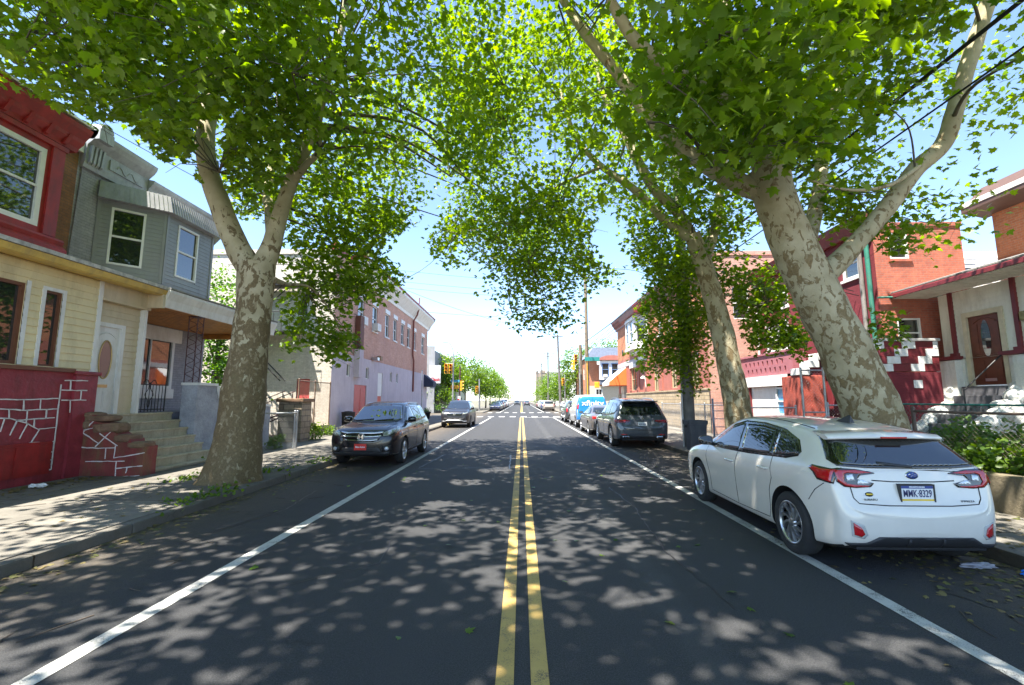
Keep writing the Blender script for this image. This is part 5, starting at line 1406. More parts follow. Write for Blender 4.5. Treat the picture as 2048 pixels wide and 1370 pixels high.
for i, (a, b) in enumerate(W2):
    w_ = window(fc, Cb, bC, a, b, 6.0, 7.6, -.10, .06, M_WFR, M_PANE, sill=M_WHITEP)
    mb = MB(bC); fc.box(mb, a - .1, b + .1, 7.605, 7.9, -.02, .03); mb.build('lintel', M_WHITEP, w_)
    if i < 2:
        mb = MB(bC); mb.off = bC; fc.box(mb, a + .15, b - .15, 6.02, 6.48, -.12, .32)
        for k in range(6): fc.box(mb, a + .19, b - .19, 6.08 + k * .06, 6.10 + k * .06, .32, .328)
        mb.build('air_conditioner', M_WHITEP, w_)
for a, b, c_, e in g_ops[2:]: window(ft, Cb, bC, a, b, c_, e, -.1, .05, M_WHITEP, M_PANE, rail=False)
M_DOORR = flat('salmon_red_door', (.52, .07, .07), .45, var=.12, dirt=(.4, .1, .09))
for u0, u1 in ((25.1, 26.095), (26.105, 27.1)):
    mb = MB(bC); ft.box(mb, u0, u1, .14, 2.55, -.12, -.05); ft.box(mb, u0 + .12, u1 - .12, .3, 2.35, -.05, -.035); mb.build('double_door', M_DOORR, Cb)
mb = MB(bC); ft.box(mb, 29.2, 30.2, 1.95, 3.45, -.1, -.04); mb.build('door_panel', M_WHITEP, Cb)
mb = MB(bC); ft.box(mb, 29.3, 30.1, .14, 1.94, -.11, -.05); d_ = mb.build('door', flat('bright_red_door', (.55, .04, .03), .4), Cb)
mb = MB(bC); ft.box(mb, 29.2, 29.298, .14, 1.94, -.1, -.02); ft.box(mb, 30.102, 30.2, .14, 1.94, -.1, -.02); mb.build('door_frame', M_WHITEP, d_)
mb = MB(bC); ft.box(mb, 24.9, 25.55, 2.95, 4.5, .0, .30); mb.build('duct', M_LILAC, Cb)
mb = MB(bC); ft.box(mb, 24.92, 25.53, 4.502, 6.4, .0, .28); mb.build('duct', flat('rust_duct', (.16, .055, .035), .7, dirt=(.09, .04, .03)), Cb)
mb = MB(bC)
fc.prof(mb, 24.5, 44.9, [(0, 8.55), (.05, 8.55), (.10, 8.75), (.42, 9.2), (.62, 9.45), (.62, 9.62), (0, 9.7)])
mb.prism([Vector((x, 44.5, z)) for x, z in ((-9.3 - .6, 8.55), (-9.25, 8.55), (-8.9, 9.2), (-8.68, 9.45), (-8.68, 9.62), (-9.9, 9.7))], (0, .4, 0))
mb.build('cornice', M_WHITEP, Cb)
mb = MB(bC); fc.box(mb, 24.4, 44.95, 9.625, 9.74, -.1, .68); fc.box(mb, 22, 24.4, 9.2, 9.62, -.3, .04); mb.build('coping', M_REDW, Cb)
mb = MB(bC); x = -9.18
mb.tube([(-8.75, 38.1, 9.5), (-8.9, 38.1, 8.9), (x, 38.1, 8.4), (x, 38.1, 5.4), (x, 38.5, 5.0), (x, 38.5, 2.4)], .07, 8); mb.tube([(-8.75, 38.1, 9.5), (-8.75, 38.1, 10.4)], .05, 8)
mb.build('downpipe', flat('rust_red_pipe', (.20, .05, .035), .6, dirt=(.12, .05, .04)), Cb)
for y in (30.9, 31.6):
    mb = MB(bC); mb.tube([(-9.26, y, 1.2), (-9.05, y, 1.2), (-9.05, y, .95)], .05, 8); mb.tube([(-9.05, y, .96), (-9.05, y, .80)], .075, 10); mb.build('standpipe', M_IRON, Cb)
mb = MB(bC); mb.prism([Vector((-9.25, 43.0, z)) + Vector((dx, 0, 0)) for dx, z in ((0, 4.1), (.9, 3.4), (.9, 2.95), (0, 2.95))], (0, 1.48, 0)); mb.build('awning', flat('navy_canvas', (.03, .04, .07), .8), Cb)
mb = MB(bC); ft.box(mb, 27.9, 28.3, 4.15, 4.32, .0, .35); mb.build('flood_light', M_SILVER, Cb)
mb = MB(bC); ft.box(mb, 28.9, 29.25, 4.22, 4.5, .0, .25); mb.build('vent_hood', flat('rust_vent', (.30, .20, .12), .7), Cb)
# weathered side wall of the corner building, facing us
M_SIDE = brick('weathered_cream_brick', (.52, .47, .40), (.64, .58, .50), (.46, .42, .36), stain=(.36, .27, .20), bump=.8, stain_amt=.55)
fs = FX(22.0); mb = MB(bC); ops = [(-10.95, -10.30, 1.15, 2.72), (-13.6, -12.9, 5.0, 6.6), (-11.2, -10.6, 5.1, 6.6), (-15.3, -14.6, 2.4, 3.9)]
fs.wall(mb, -20, -9.27, 0, 9.0, ops, .16); fs.box(mb, -20, -9.3, 9.0, 9.25, -.2, .06)
for x in (-13.9, -16.8): fs.box(mb, x - .25, x + .25, 0, 8.4, .001, .12)
mb.build('side_wall', M_SIDE, Cb)
for a, b, c_, e in ops[1:]: window(fs, Cb, bC, a, b, c_, e, -.08, .06, M_WFR, M_PANE, sill=M_WHITEP)
mb = MB(bC); fs.box(mb, -10.93, -10.32, 1.16, 2.7, -.12, -.05); mb.build('side_door', M_DOORR, Cb)
mb = MB(bC)
for dx in (0, .9):
    mb.tube([(-10.7, 21.2 - dx, 1.1), (-13.2, 21.2 - dx, .1)], .035, 6); mb.tube([(-10.6, 21.2 - dx, 2.1), (-13.2, 21.2 - dx, 1.05)], .02, 6)
    for k in range(5): mb.tube([(-10.7 - k * .6, 21.2 - dx, 1.1 - k * .24), (-10.7 - k * .6, 21.2 - dx, 2.06 - k * .24)], .016, 5)
for k in range(9): mb.box((-10.85 - k * .28, 20.3, 1.05 - k * .112), (-11.08 - k * .28, 21.2, 1.08 - k * .112))
mb.box((-10.2, 20.3, 1.08), (-10.9, 21.95, 1.14)); mb.build('metal_stair', M_IRONR, Cb)
mb = MB(bC)
for z in (4.9, 7.2): mb.box((-14.2, 21.1, z), (-10.6, 21.95, z + .06)); mb.tube([(-14.2, 21.1, z + 1), (-10.6, 21.1, z + 1)], .02, 5)
for k in range(10): mb.tube([(-14.2 + k * .4, 21.1, 4.9), (-14.2 + k * .4, 21.1, 5.9)], .012, 5)
mb.tube([(-14, 21.3, 4.9), (-11.6, 21.3, 7.2)], .03, 6); mb.tube([(-14, 21.8, 4.9), (-11.6, 21.8, 7.2)], .03, 6)
mb.tube([(-13.8, 21.3, 4.9), (-11.4, 21.3, 2.6)], .03, 6); mb.tube([(-13.8, 21.8, 4.9), (-11.4, 21.8, 2.6)], .03, 6)
mb.build('fire_escape', M_IRON, Cb)

# ---- vacant lot between: fences, stone pier, bin, pots
M_GALV = flat('galvanised', (.40, .41, .42), .45, .6, var=.15, dirt=(.25, .2, .15), dscale=4)
def fence(name, label, pts, z0, z1, posts=True, mat=None, rail=True, pitch=.085, t=.0020, cat='fence', group=None, mid=False):
    base = Vector((pts[0][0], pts[0][1], z0))
    r = thing(name, label, cat, base, group=group)
    for a, b in zip(pts, pts[1:]):
        mb = MB(base); chain_link(mb, Vector((a[0], a[1], 0)), Vector((b[0], b[1], 0)), z0 + .04, z1 - .02, pitch, t); mb.build('mesh_panel', mat or M_GALV, r)
        if rail:
            for z in ((z1, (z0 + z1) / 2) if mid else (z1,)):
                mb = MB(base); mb.tube([(a[0], a[1], z), (b[0], b[1], z)], .021, 8); mb.build('rail', mat or M_GALV, r)
    if posts:
        for p in pts:
            mb = MB(base); mb.tube([(p[0], p[1], z0 - .1), (p[0], p[1], z1 + .06)], .032, 8); mb.lathe((p[0], p[1], z1 + .06), [(.037, 0), (.03, .02), (.001, .03)], 10); mb.build('post', mat or M_GALV, r)
    return r
fence('chain_link_fence', 'grey chain link fence panel right behind the left plane tree trunk', [(-8.35, 14.4), (-7.35, 14.95), (-7.45, 15.0)], .1, 1.28)
fence('chain_link_fence', 'tall leaning chain link fence with rusty poles in front of the cream side wall', [(-9.15, 18.6), (-9.2, 20.2), (-9.2, 21.8)], .1, 2.5, mat=flat('rusty_steel', (.22, .15, .11), .7, .3, var=.3))
pb = Vector((-8.75, 17.6, .13)); pr_ = thing('stone_pier', 'brown stone gate pier with flat cap beside the overgrown lot', 'pier', pb)
mb = MB(pb); mb.bbox((-9.2, 17.2, 0), (-8.3, 18.0, 1.62), .03); mb.build('shaft', brick('rough_stone', (.22, .17, .12), (.32, .26, .19), (.12, .10, .08), .4, .22, .02, bump=1), pr_)
mb = MB(pb); mb.bbox((-9.28, 17.12, 1.62), (-8.22, 18.08, 1.76), .03); mb.build('cap', M_ROCK, pr_)
wb_ = Vector((-9.2, 20, 0)); mb = MB(wb_); mb.box((-9.5, 18.1, 0), (-9.15, 21.9, .55)); 
tag(mb.build('low_wall', stucco('tan_wall', (.34, .26, .18), (.44, .35, .25)), None), 'low tan wall under the tall fence beside the lilac building', 'wall').location = wb_
bb = Vector((-8.8, 23.2, .13)); tb = thing('litter_bin', 'black slatted litter bin overflowing beside the lilac wall', 'litter bin', bb)
mb = MB(bb)
for k in range(22):
    a = 2 * math.pi * k / 22; c_, s_ = math.cos(a), math.sin(a)
    mb.tube([bb + Vector((.27 * c_, .27 * s_, .05)), bb + Vector((.31 * c_, .31 * s_, .95))], .018, 4)
for z, r_ in ((.1, .285), (.5, .30), (.95, .325)): mb.tube([bb + Vector((r_ * math.cos(a), r_ * math.sin(a), z)) for a in [2 * math.pi * k / 24 for k in range(25)]], .022, 6, cap=False)
mb.build('basket', M_IRON, tb)
mb = MB(bb); mb.lathe(bb, [(.25, .06), (.27, .9), (.2, 1.0), (0, 1.02)], 20); mb.build('bag', M_BLACK, tb)
def pot(loc, label):
    loc = Vector(loc); r = thing('planter_pot', label, 'planter', loc, group='black planters at the corner')
    mb = MB(loc); mb.lathe(loc, [(.0, 0), (.24, 0), (.33, .5), (.37, .5), (.37, .6), (.31, .6), (.30, .52), (0, .52)], 24); mb.build('pot', M_BLACK, r)
    P = np.array([(loc.x + random.gauss(0, .16), loc.y + random.gauss(0, .16), loc.z + .6 + abs(random.gauss(0, .13))) for _ in range(120)])
    leaves_object('plant', P, .10, M_LEAF3, r, loc)
pot((-8.0, 38.6, .13), 'black planter pot of green leaves standing clear of the lilac wall'); pot((-8.9, 38.0, .13), 'black planter pot tucked against the end of the lilac wall')
sb = Vector((-8.75, 40, .13)); sp = thing('sign_pole', 'grey street sign pole seen edge-on at the end of the lilac wall', 'sign', sb)
mb = MB(sb); mb.tube([sb, sb + Vector((0, 0, 4.2))], .05, 8); mb.build('pole', M_GALV, sp)
mb = MB(sb); mb.bbox((sb.x - .02, sb.y - .3, 3.4), (sb.x + .01, sb.y - .06, 4.25), .004); mb.build('sign_plate', M_WHITEP, sp)
# ------------------------------------------------------------------ right side of the street
M_OBRICK = brick('orange_brick', (.42, .14, .06), (.52, .20, .09), (.38, .25, .17), stain=(.28, .10, .06), stain_amt=.35)
M_PBRICK = brick('pink_brick', (.42, .20, .15), (.50, .27, .20), (.38, .30, .26), stain=(.28, .16, .12))
M_RBRICK = brick('red_brick', (.33, .085, .050), (.43, .125, .068), (.26, .15, .12), stain=(.18, .06, .045), stain_amt=.5)
M_OXB = brick('oxblood_painted_brick', (.16, .018, .026), (.19, .022, .032), (.12, .014, .02), ms=.005, stain=(.10, .015, .02))
M_SALM = flat('salmon_paint', (.36, .12, .085), .7, var=.12, scale=2, bump=.3)
M_STONE = brick('yellow_stone', (.36, .27, .16), (.46, .36, .23), (.22, .18, .13), .42, .19, .022, stain=(.24, .18, .11), bump=1)
M_DKRED = flat('maroon_paint', (.17, .022, .028), .5, var=.15, dirt=(.10, .02, .02), bump=.3, bscale=30)
M_WSID = flat('white_siding', (.76, .74, .66), .55, var=.05, scale=1.2, dirt=(.50, .47, .40), dscale=1.3)
M_WSTONE = stucco('white_painted_stone', (.62, .61, .56), (.74, .73, .68), scale=2, bump=1.0, bs=10, streak=(.34, .32, .24))
M_PINKP = flat('dusty_pink_paint', (.34, .12, .14), .7, var=.12, scale=2, bump=.3)

# ---- corner building with orange brick upper floor
bD = Vector((9.0, 32, 0))
D = thing('corner_building', 'orange brick corner building with white oriel window, red cornice and orange awning', 'building', bD)
fd = FYR(9.0); mb = MB(bD)
W = [(39.0, 39.8), (29.0, 29.9), (27.0, 27.9), (24.2, 25.1)]
fd.wall(mb, 22, 42.5, 5.2, 8.3, [(a, b, 5.9, 7.5) for a, b in W[1:]], .16); mb.build('upper_wall', M_OBRICK, D)
for a, b in W[1:]: window(fd, D, bD, a, b, 5.9, 7.5, -.1, .06, M_WFR, M_PANE, sill=M_WHITEP)
g = [(35.8, 37.6, 2.45, 4.25), (30.2, 31.2, 2.3, 4.2), (26.6, 27.6, 2.4, 4.2), (23.3, 24.3, 2.4, 4.2), (39.4, 41.6, .13, 2.9)]
mb = MB(bD); fd.wall(mb, 22, 42.5, 2.25, 5.2, [o for o in g[:-1]] + [(39.4, 41.6, 2.25, 2.9)], .16)
for y in (25.6, 29.2, 32.6, 34.9, 38.6): fd.box(mb, y, y + .35, 2.3, 4.4, .001, .07)
for k in range(9): fd.box(mb, 35.4, 35.78, 2.45 + k * .21, 2.58 + k * .21, .001, .05); fd.box(mb, 37.62, 38.0, 2.45 + k * .21, 2.58 + k * .21, .001, .05)
mb.build('lower_wall', M_SALM, D)
mb = MB(bD); fd.wall(mb, 22, 42.5, 0, 2.25, [(39.4, 41.6, .13, 2.25)], .16, .06); fd.box(mb, 22, 39.39, 2.2, 2.28, .0, .10); mb.build('stone_plinth', M_STONE, D)
mb = MB(bD); fd.box(mb, 32.7, 42.5, 4.55, 4.95, .001, .06); mb.build('stone_band', flat('grey_band', (.42, .41, .42), .8, var=.1), D)
mb = MB(bD); fd.box(mb, 35.6, 37.8, 4.27, 4.55, .001, .09); fd.box(mb, 33.3, 34.6, 4.56, 5.3, .061, .12); mb.build('stone_panel', M_WHITEP, D)
for a, b, c_, e in g[:-1]: window(fd, D, bD, a, b, c_, e, -.1, .06, flat('tan_frame', (.40, .33, .2), .6), M_PANE, mull=1)
mb = MB(bD); fd.box(mb, 39.4, 40.4, .14, 2.9, -.12, -.06); mb.build('shop_shutter', M_GPAINT, D)
mb = MB(bD); fd.box(mb, 40.42, 41.6, .14, 2.9, -.12, -.02); fd.box(mb, 40.5, 41.5, 2.3, 2.85, -.02, .02); mb.build('shop_front', M_WHITEP, D)
# oriel
mb = MB(bD); Q = [Vector((9, 32.2, 0)), Vector((8.2, 33.1, 0)), Vector((8.2, 35.7, 0)), Vector((9, 36.6, 0))]
of = []
for a, b in zip(Q, Q[1:]):
    d = (b - a).normalized(); of.append((Fr(a, d, (-d.y, d.x, 0)), (b - a).length))
oo = [[(.25, .95, 5.95, 7.55)], [(.2, 1.2, 5.95, 7.55), (1.4, 2.4, 5.95, 7.55)], [(.25, .95, 5.95, 7.55)]]
for (ff, L), o_ in zip(of, oo): ff.wall(mb, 0, L, 5.5, 7.9, o_, .1); ff.box(mb, 0, L, 5.4, 5.6, .001, .08); ff.box(mb, 0, L, 7.62, 7.72, .001, .06)
mb.face([q + Vector((0, 0, 5.5)) for q in Q]); 
mb.prism([Vector((9, 32.6, 5.5)), Vector((8.5, 33.3, 5.5)), Vector((8.5, 35.5, 5.5)), Vector((9, 36.2, 5.5))], (.0, 0, -.35))
mb.build('oriel', M_WHITEP, D)
for (ff, L), o_ in zip(of, oo):
    for (a, b, c_, e) in o_: window(ff, D, bD, a, b, c_, e, -.02, .05, M_WFR, M_PANE)
mb = MB(bD)
pf = [(0, 8.05), (.06, 8.05), (.10, 8.25), (.18, 8.3), (.45, 8.75), (.5, 8.95), (.1, 9.05), (0, 9.05)]
fd.prof(mb, 21.8, 42.9, pf)
for k in range(42): fd.prof(mb, 22.1 + k * .5, 22.24 + k * .5, [(.09, 8.27), (.17, 8.31), (.40, 8.68), (.09, 8.68)])
mb.prism([Vector((9 - a, 32.0, z)) for a, z in ((.4, 7.9), (1.0, 7.9), (1.15, 8.4), (.4, 8.9))], (0, 4.8, 0))
mb.build('cornice', M_DKRED, D)
mb = MB(bD); mb.prism([Vector((9 - a, 39.0, z)) for a, z in ((.05, 4.45), (1.55, 3.2), (1.55, 2.95), (.05, 2.95))], (0, 3.2, 0)); aw = mb.build('awning', flat('orange_canvas', (.66, .15, .03), .8, var=.1), D)
mb = MB(bD); mb.face([(7.44, 39.0, 3.21), (7.44, 42.2, 3.21), (8.94, 42.2, 4.47), (8.94, 39.0, 4.47)]); mb.face([(7.445, 39, 2.95), (7.445, 42.2, 2.95), (7.445, 42.2, 3.2), (7.445, 39, 3.2)]); mb.build('awning_front', flat('white_canvas', (.72, .70, .68), .8), aw)
fe = FX(22.0); mb = MB(bD); fe.wall(mb, 9.0, 20, 0, 8.8, [(10.3, 11.1, 5.6, 7.2)], .15); fe.box(mb, 9.0, 20, 8.8, 9.0, -.3, .05)
mb.face([(9, 22, 8.8), (20, 22, 8.8), (20, 42.5, 8.8), (9, 42.5, 8.8)]); mb.face([(9, 42.5, 0), (9, 42.5, 8.8), (20, 42.5, 8.8), (20, 42.5, 0)]); mb.build('side_wall', M_PBRICK, D)
window(fe, D, bD, 10.3, 11.1, 5.6, 7.2, -.08, .05, M_WFR, M_PANE)
mb = MB(bD); fd.tube = None; mb.lathe((9.0 - .05, 40.4, 5.9), [(.0, 0), (.22, 0), (.22, .06), (0, .06)], 16, 0, 'x'); mb.build('plaque', M_IRON, D)
mb = MB(bD); mb.tube([(8.94, 33.0, 2.6), (8.85, 33.0, 3.4), (8.7, 33.0, 3.4)], .03, 6); mb.lathe((8.7, 33.0, 3.25), [(.16, 0), (.05, .14)], 12, cap=True); mb.build('wall_lamp', M_WHITEP, D)

# ---- maroon row house with pierced porch wall, seen between the trunks
bE = Vector((11.5, 18, 0))
E_ = thing('row_house', 'maroon painted row house with pierced brick porch wall and red brick flank', 'house', bE)
fm = FYR(11.5)
def pz(px, py, X): q = onX(px, py, X); return q.y, q.z
y1, z1 = pz(1578, 590, 11.5); y0, z0 = pz(1523, 690, 11.5); ya, za = pz(1530, 650, 11.5)
up = [(y1 + .1, y1 + 1.0, 5.75, 7.0), (14.95 + .35, 16.1, 5.9, 7.0)]
lowW = [(y1 + .2, ya, 3.9, 5.2)]
mb = MB(bE); fm.wall(mb, 14.6, 22.0, 0, 7.6, up + lowW, .14); mb.build('front_wall', M_OXB, E_)
for o_ in up + lowW: window(fm, E_, bE, *o_, -.05, .07, M_WFR, M_PANE, sill=M_WHITEP, blind=(.35, flat('window_blind', (.60, .58, .56), .8)) if o_ in lowW else None)
mb = MB(bE); fm.prof(mb, 14.5, 22, [(0, 7.3), (.15, 7.3), (.35, 7.65), (.4, 7.8), (0, 7.9)]); mb.build('cornice', M_DKRED, E_)
yp, _ = pz(1518, 650, 11.5); mb = MB(bE); mb.tube([(11.42, yp, 2.8), (11.42, yp, 7.3)], .05, 8); mb.build('downpipe', M_WFR, E_)
mb = MB(bE); mb.tube([(11.38, 14.75, 1.0), (11.38, 14.75, 7.4)], .07, 8); mb.build('downpipe', flat('green_pipe', (.03, .17, .12), .5, dirt=(.1, .12, .1)), E_)
mb = MB(bE); mb.tube([(11.36, 15.05, 1.0), (11.36, 15.05, 7.4)], .07, 8); mb.build('downpipe', flat('grey_pipe', (.22, .2, .19), .6, dirt=(.08, .07, .06), dscale=4), E_)
fq = FX(14.6); mb = MB(bE)
ops = [(12.0, 12.62, 6.25, 7.15), (12.0, 12.75, 3.35, 4.30)]
fq.wall(mb, 11.5, 14.35, 0, 7.35, ops, .13); fq.box(mb, 11.5, 14.38, 7.35, 7.48, -.3, .04); mb.face([(14.35, 14.6, 0), (14.35, 22, 0), (14.35, 22, 7.35), (14.35, 14.6, 7.35)]); mb.face([(11.5, 14.6, 7.35), (14.35, 14.6, 7.35), (14.35, 22, 7.35), (11.5, 22, 7.35)])
mb.build('flank_wall', M_RBRICK, E_)
for o_ in ops: window(fq, E_, bE, *o_, -.06, .06, M_WFR, M_PANE, sill=M_RBRICK)
mb = MB(bE); mb.tube([(11.4, 14.5, 4.95), (13.3, 14.5, 4.98), (13.6, 14.5, 5.15)], .035, 6); mb.build('conduit', flat('green_pipe', (.03, .17, .12), .5), E_)
# porch block
fpz = FYR(10.2); mb = MB(bE)
holes = []
for r_ in range(2):
    for k in range(9): holes.append((17.75 + k * .36 + (.18 if r_ else 0), 17.87 + k * .36 + (.18 if r_ else 0), 2.82 + r_ * .30, 3.02 + r_ * .30))
fpz.wall(mb, 17.3, 21.5, 2.70, 3.55, holes, .12); fpz.box(mb, 17.3, 21.5, 3.55, 3.63, -.2, .05)
fpz.quad(mb, 17.3, 21.5, 2.70, 3.55, -.5)
mb.build('pierced_parapet', M_PINKP, E_)
mb = MB(bE); fpz.wall(mb, 17.2, 21.5, 0, 2.70, [(17.9, 20.7, .35, 2.25)], .2); mb.box((10.2, 17.2, 2.4), (11.5, 21.5, 2.7)); mb.face([(10.2, 17.2, 0), (11.5, 17.2, 0), (11.5, 17.2, 2.7), (10.2, 17.2, 2.7)]); mb.build('porch_base', M_DKRED, E_)
mb = MB(bE); fpz.box(mb, 17.7, 20.9, 2.26, 2.69, .001, .06); mb.build('porch_band', M_WHITEP, E_)
mb = MB(bE); fpz.box(mb, 18.7, 20.7, .35, 2.25, -.18, -.1); mb.build('basement_door', M_WHITEP, E_)
window(fpz, E_, bE, 17.92, 18.68, 1.1, 2.2, -.08, .07, M_WFR, glass('blue_pane', (.10, .30, .50), .1, 1.6))
mb = MB(bE); fpz.box(mb, 17.9, 18.7, .35, 1.05, -.14, -.03); mb.build('basement_panel', M_DKRED, E_)
# red pier and stepped stair wall with white blocks
mb = MB(bE); mb.bbox((9.65, 16.0, 0), (10.55, 17.15, 2.55), .04); mb.build('stair_pier', flat('peeling_red_paint', (.34, .06, .035), .8, var=.3, scale=3, dirt=(.20, .06, .05), bump=.6, bscale=18), E_)
mb = MB(bE)
for k in range(4): mb.bbox((9.62 + k * .34, 15.98, 2.56 + k * .26), (10.0 + k * .34, 16.5, 2.80 + k * .26), .015)
mb.build('stepped_coping', M_WHITEP, E_)
mb = MB(bE)
for k in range(4): mb.box((9.80 + k * .34, 16.05, 2.5), (10.3 + k * .34, 16.45, 2.555 + k * .26))
mb.build('stair_wall', M_DKRED, E_)
ybal = 13.7; x0b, x1b = 10.15, 12.38
mb = MB(bE); mb.box((x0b, ybal, 0), (x1b, ybal + .25, 2.52)); mb.build('terrace_wall', M_OXB, E_)
rh = .225; Wd = x1b - x0b
for r_ in range(4):
    zt = 3.44 - r_ * rh
    mb = MB(bE); mb.box((x0b, ybal + .012, zt - rh + .004), (x1b, ybal + .2, zt - .003)); mb.build('parapet_course', M_DKRED, E_)
    for m in range(-1, 4):
        a_ = (.02 + .41 * m - .106 * r_ + .10); b_ = a_ + .175; a_, b_ = max(a_, 0), min(b_, 1)
        if b_ - a_ < .03: continue
        mb = MB(bE); mb.bbox((x0b + a_ * Wd, ybal - .006, zt - rh + .003), (x0b + b_ * Wd, ybal + .19, zt - .004), .006); mb.build('parapet_block', M_WHITEP, E_)
mb = MB(bE); mb.bbox((x0b - .05, ybal - .05, 3.442), (x1b + .05, ybal + .26, 3.52), .01); mb.build('parapet_coping', flat('grey_coping', (.42, .40, .38), .8), E_)
mb = MB(bE); mb.box((11.55, ybal - .02, 2.05), (11.80, ybal, 2.28)); mb.build('notice', M_WHITEP, E_)

# ---- porch house at far right
bG = Vector((13.0, 12, .55))
H = thing('porch_house', 'porch house with white siding, ribbed soffit, brown door and white stone base', 'house', bG)
k_ = 13.0 / 9.0
fh = FYR(13.0); mb = MB(bG); dop = [(12.42, 13.42, 2.1, 4.12), (9.2, 11.4, 3.1, 4.5)]
ya_ = 14.2
fh.wall(mb, 4, ya_, 2.9, 4.9, dop, .1); fh.siding(mb, 4, ya_ - .02, 2.95, 4.9, dop, .13); fh.wall(mb, 12.3, 13.6, 2.05, 2.9, [(12.42, 13.42, 2.05, 2.95)], .1); fh.siding(mb, 13.42, 13.58, 2.1, 2.95, (), .13)
mb.face([(13, ya_, .5), (20, ya_, .5), (20, ya_, 4.9), (13, ya_, 4.9)])
mb.build('front_wall', M_WSID, H)
mb = MB(bG); fh.wall(mb, 4, ya_, .5, 2.9, [(12.3, 13.55, .5, 2.9)], .1, .08)
for y in (13.6, 11.4): fh.box(mb, y, y + .62, .5, 2.86, .0, .28)
mb.build('stone_base', M_WSTONE, H)
mb = MB(bG); fh.box(mb, 13.56, 14.28, 2.88, 2.98, .05, .34); fh.box(mb, 4, 12.3, 2.88, 2.98, .05, .34); mb.build('stone_cap', M_DKRED, H)
for y in (13.72, 11.95):
    mb = MB(bG); fh.box(mb, y, y + .11, 2.98, 4.92, .001, .07); fh.box(mb, y - .03, y + .17, 2.981, 3.08, .001, .12); mb.build('porch_post', M_DKRED, H)
mb = MB(bG)
for a, b, c_, e in ((12.34, 12.46, 2.1, 4.22), (13.36, 13.48, 2.1, 4.22), (12.46, 13.36, 4.08, 4.22)): fh.box(mb, a, b, c_, e, -.06, .05)
mb.build('door_frame', flat('cream_frame', (.56, .49, .35), .6, var=.12), H)
mb = MB(bG); fh.box(mb, 12.46, 13.36, 2.12, 4.08, -.06, -.02)
for a, b, c_, e in ((12.56, 12.78, 2.3, 2.8), (13.04, 13.26, 2.3, 2.8), (12.54, 12.70, 3.0, 3.85), (13.12, 13.28, 3.0, 3.85)): fh.box(mb, a, b, c_, e, -.02, -.006)
d_ = mb.build('door', flat('mahogany', (.13, .035, .018), .4, var=.3, scale=5), H)
mb = MB(bG); mb.face([fh.p(12.91 + .13 * math.cos(t) * (1 if True else 1), 3.42 + (.52 * math.sin(t)), -.015) for t in [2 * math.pi * k / 28 for k in range(28)]][::-1]); mb.build('oval_glass', M_PANE, d_)
mb = MB(bG); mb.tube([fh.p(12.6 + .62 * k / 12, 3.88 + .12 * math.sin(math.pi * k / 12), -.012) for k in range(13)], .016, 5); mb.build('moulding', flat('mahogany', (.13, .035, .018), .4), d_)
mb = MB(bG); fh.box(mb, 12.76, 13.06, 2.22, 2.30, -.02, -.005); mb.build('mail_slot', M_SILVER, d_)
window(fh, H, bG, 9.2, 11.4, 3.1, 4.5, -.05, .08, M_DKRED, M_PANE, mull=1)
mb = MB(bG); xe = 11.9
mb.prism([Vector((x, 4, z)) for x, z in ((13.0, 4.92), (xe, 4.95), (xe, 5.0), (13.0, 5.3))], (0, ya_ + .5 - 4, 0))
n = 70
for k in range(n): y = 4.02 + k * (ya_ + .46 - 4.02) / n; mb.box((13.0, y, 4.915), (xe + .02, y + .07, 4.94))
mb.build('soffit', M_WSID, H)
mb = MB(bG); mb.prism([Vector((x, 4, z)) for x, z in ((xe - .05, 4.94), (xe - .001, 4.94), (xe - .001, 5.08), (xe - .05, 5.05))], (0, ya_ + .5 - 4, 0)); mb.box((xe - .06, ya_ + .501, 4.9), (13.2, ya_ + .55, 5.15)); mb.build('fascia', M_DKRED, H)
mb = MB(bG); mb.prism([Vector((x, 4, z)) for x, z in ((xe, 5.101), (xe, 5.14), (15.5, 6.2), (15.5, 6.1))], (0, ya_ + .5 - 4, 0)); mb.build('porch_roof', M_ROOF, H)
mb = MB(bG); fu_ = FYR(15.0); fu_.wall(mb, 4, 14.2, 5.5, 7.7, [(10.6, 11.8, 5.9, 7.3)], .12); mb.face([(15, 14.2, 5), (22, 14.2, 5), (22, 14.2, 7.7), (15, 14.2, 7.7)]); mb.build('upper_wall', M_OBRICK, H)
mb = MB(bG); mb.prism([Vector((x, 4, z)) for x, z in ((15.1, 7.55), (14.35, 7.72), (14.35, 7.86), (15.1, 8.6))], (0, 10.5, 0)); mb.build('eave', flat('brown_eave', (.10, .055, .04), .6), H)
mb = MB(bG); mb.box((14.33, 4, 7.862), (15.1, 14.52, 8.02)); mb.build('eave_gutter', M_WHITEP, H)
window(fu_, H, bG, 10.6, 11.8, 5.9, 7.3, -.05, .08, M_WFR, M_PANE)
mb = MB(bG)
for k in range(5): mb.bbox((13.0 - .27 * (k + 1), 12.3, .5), (12.98 - .27 * k, 13.5, 2.08 - .26 * k), .012)
mb.build('steps', flat('dark_grey_steps', (.09, .09, .10), .7, var=.3), H)
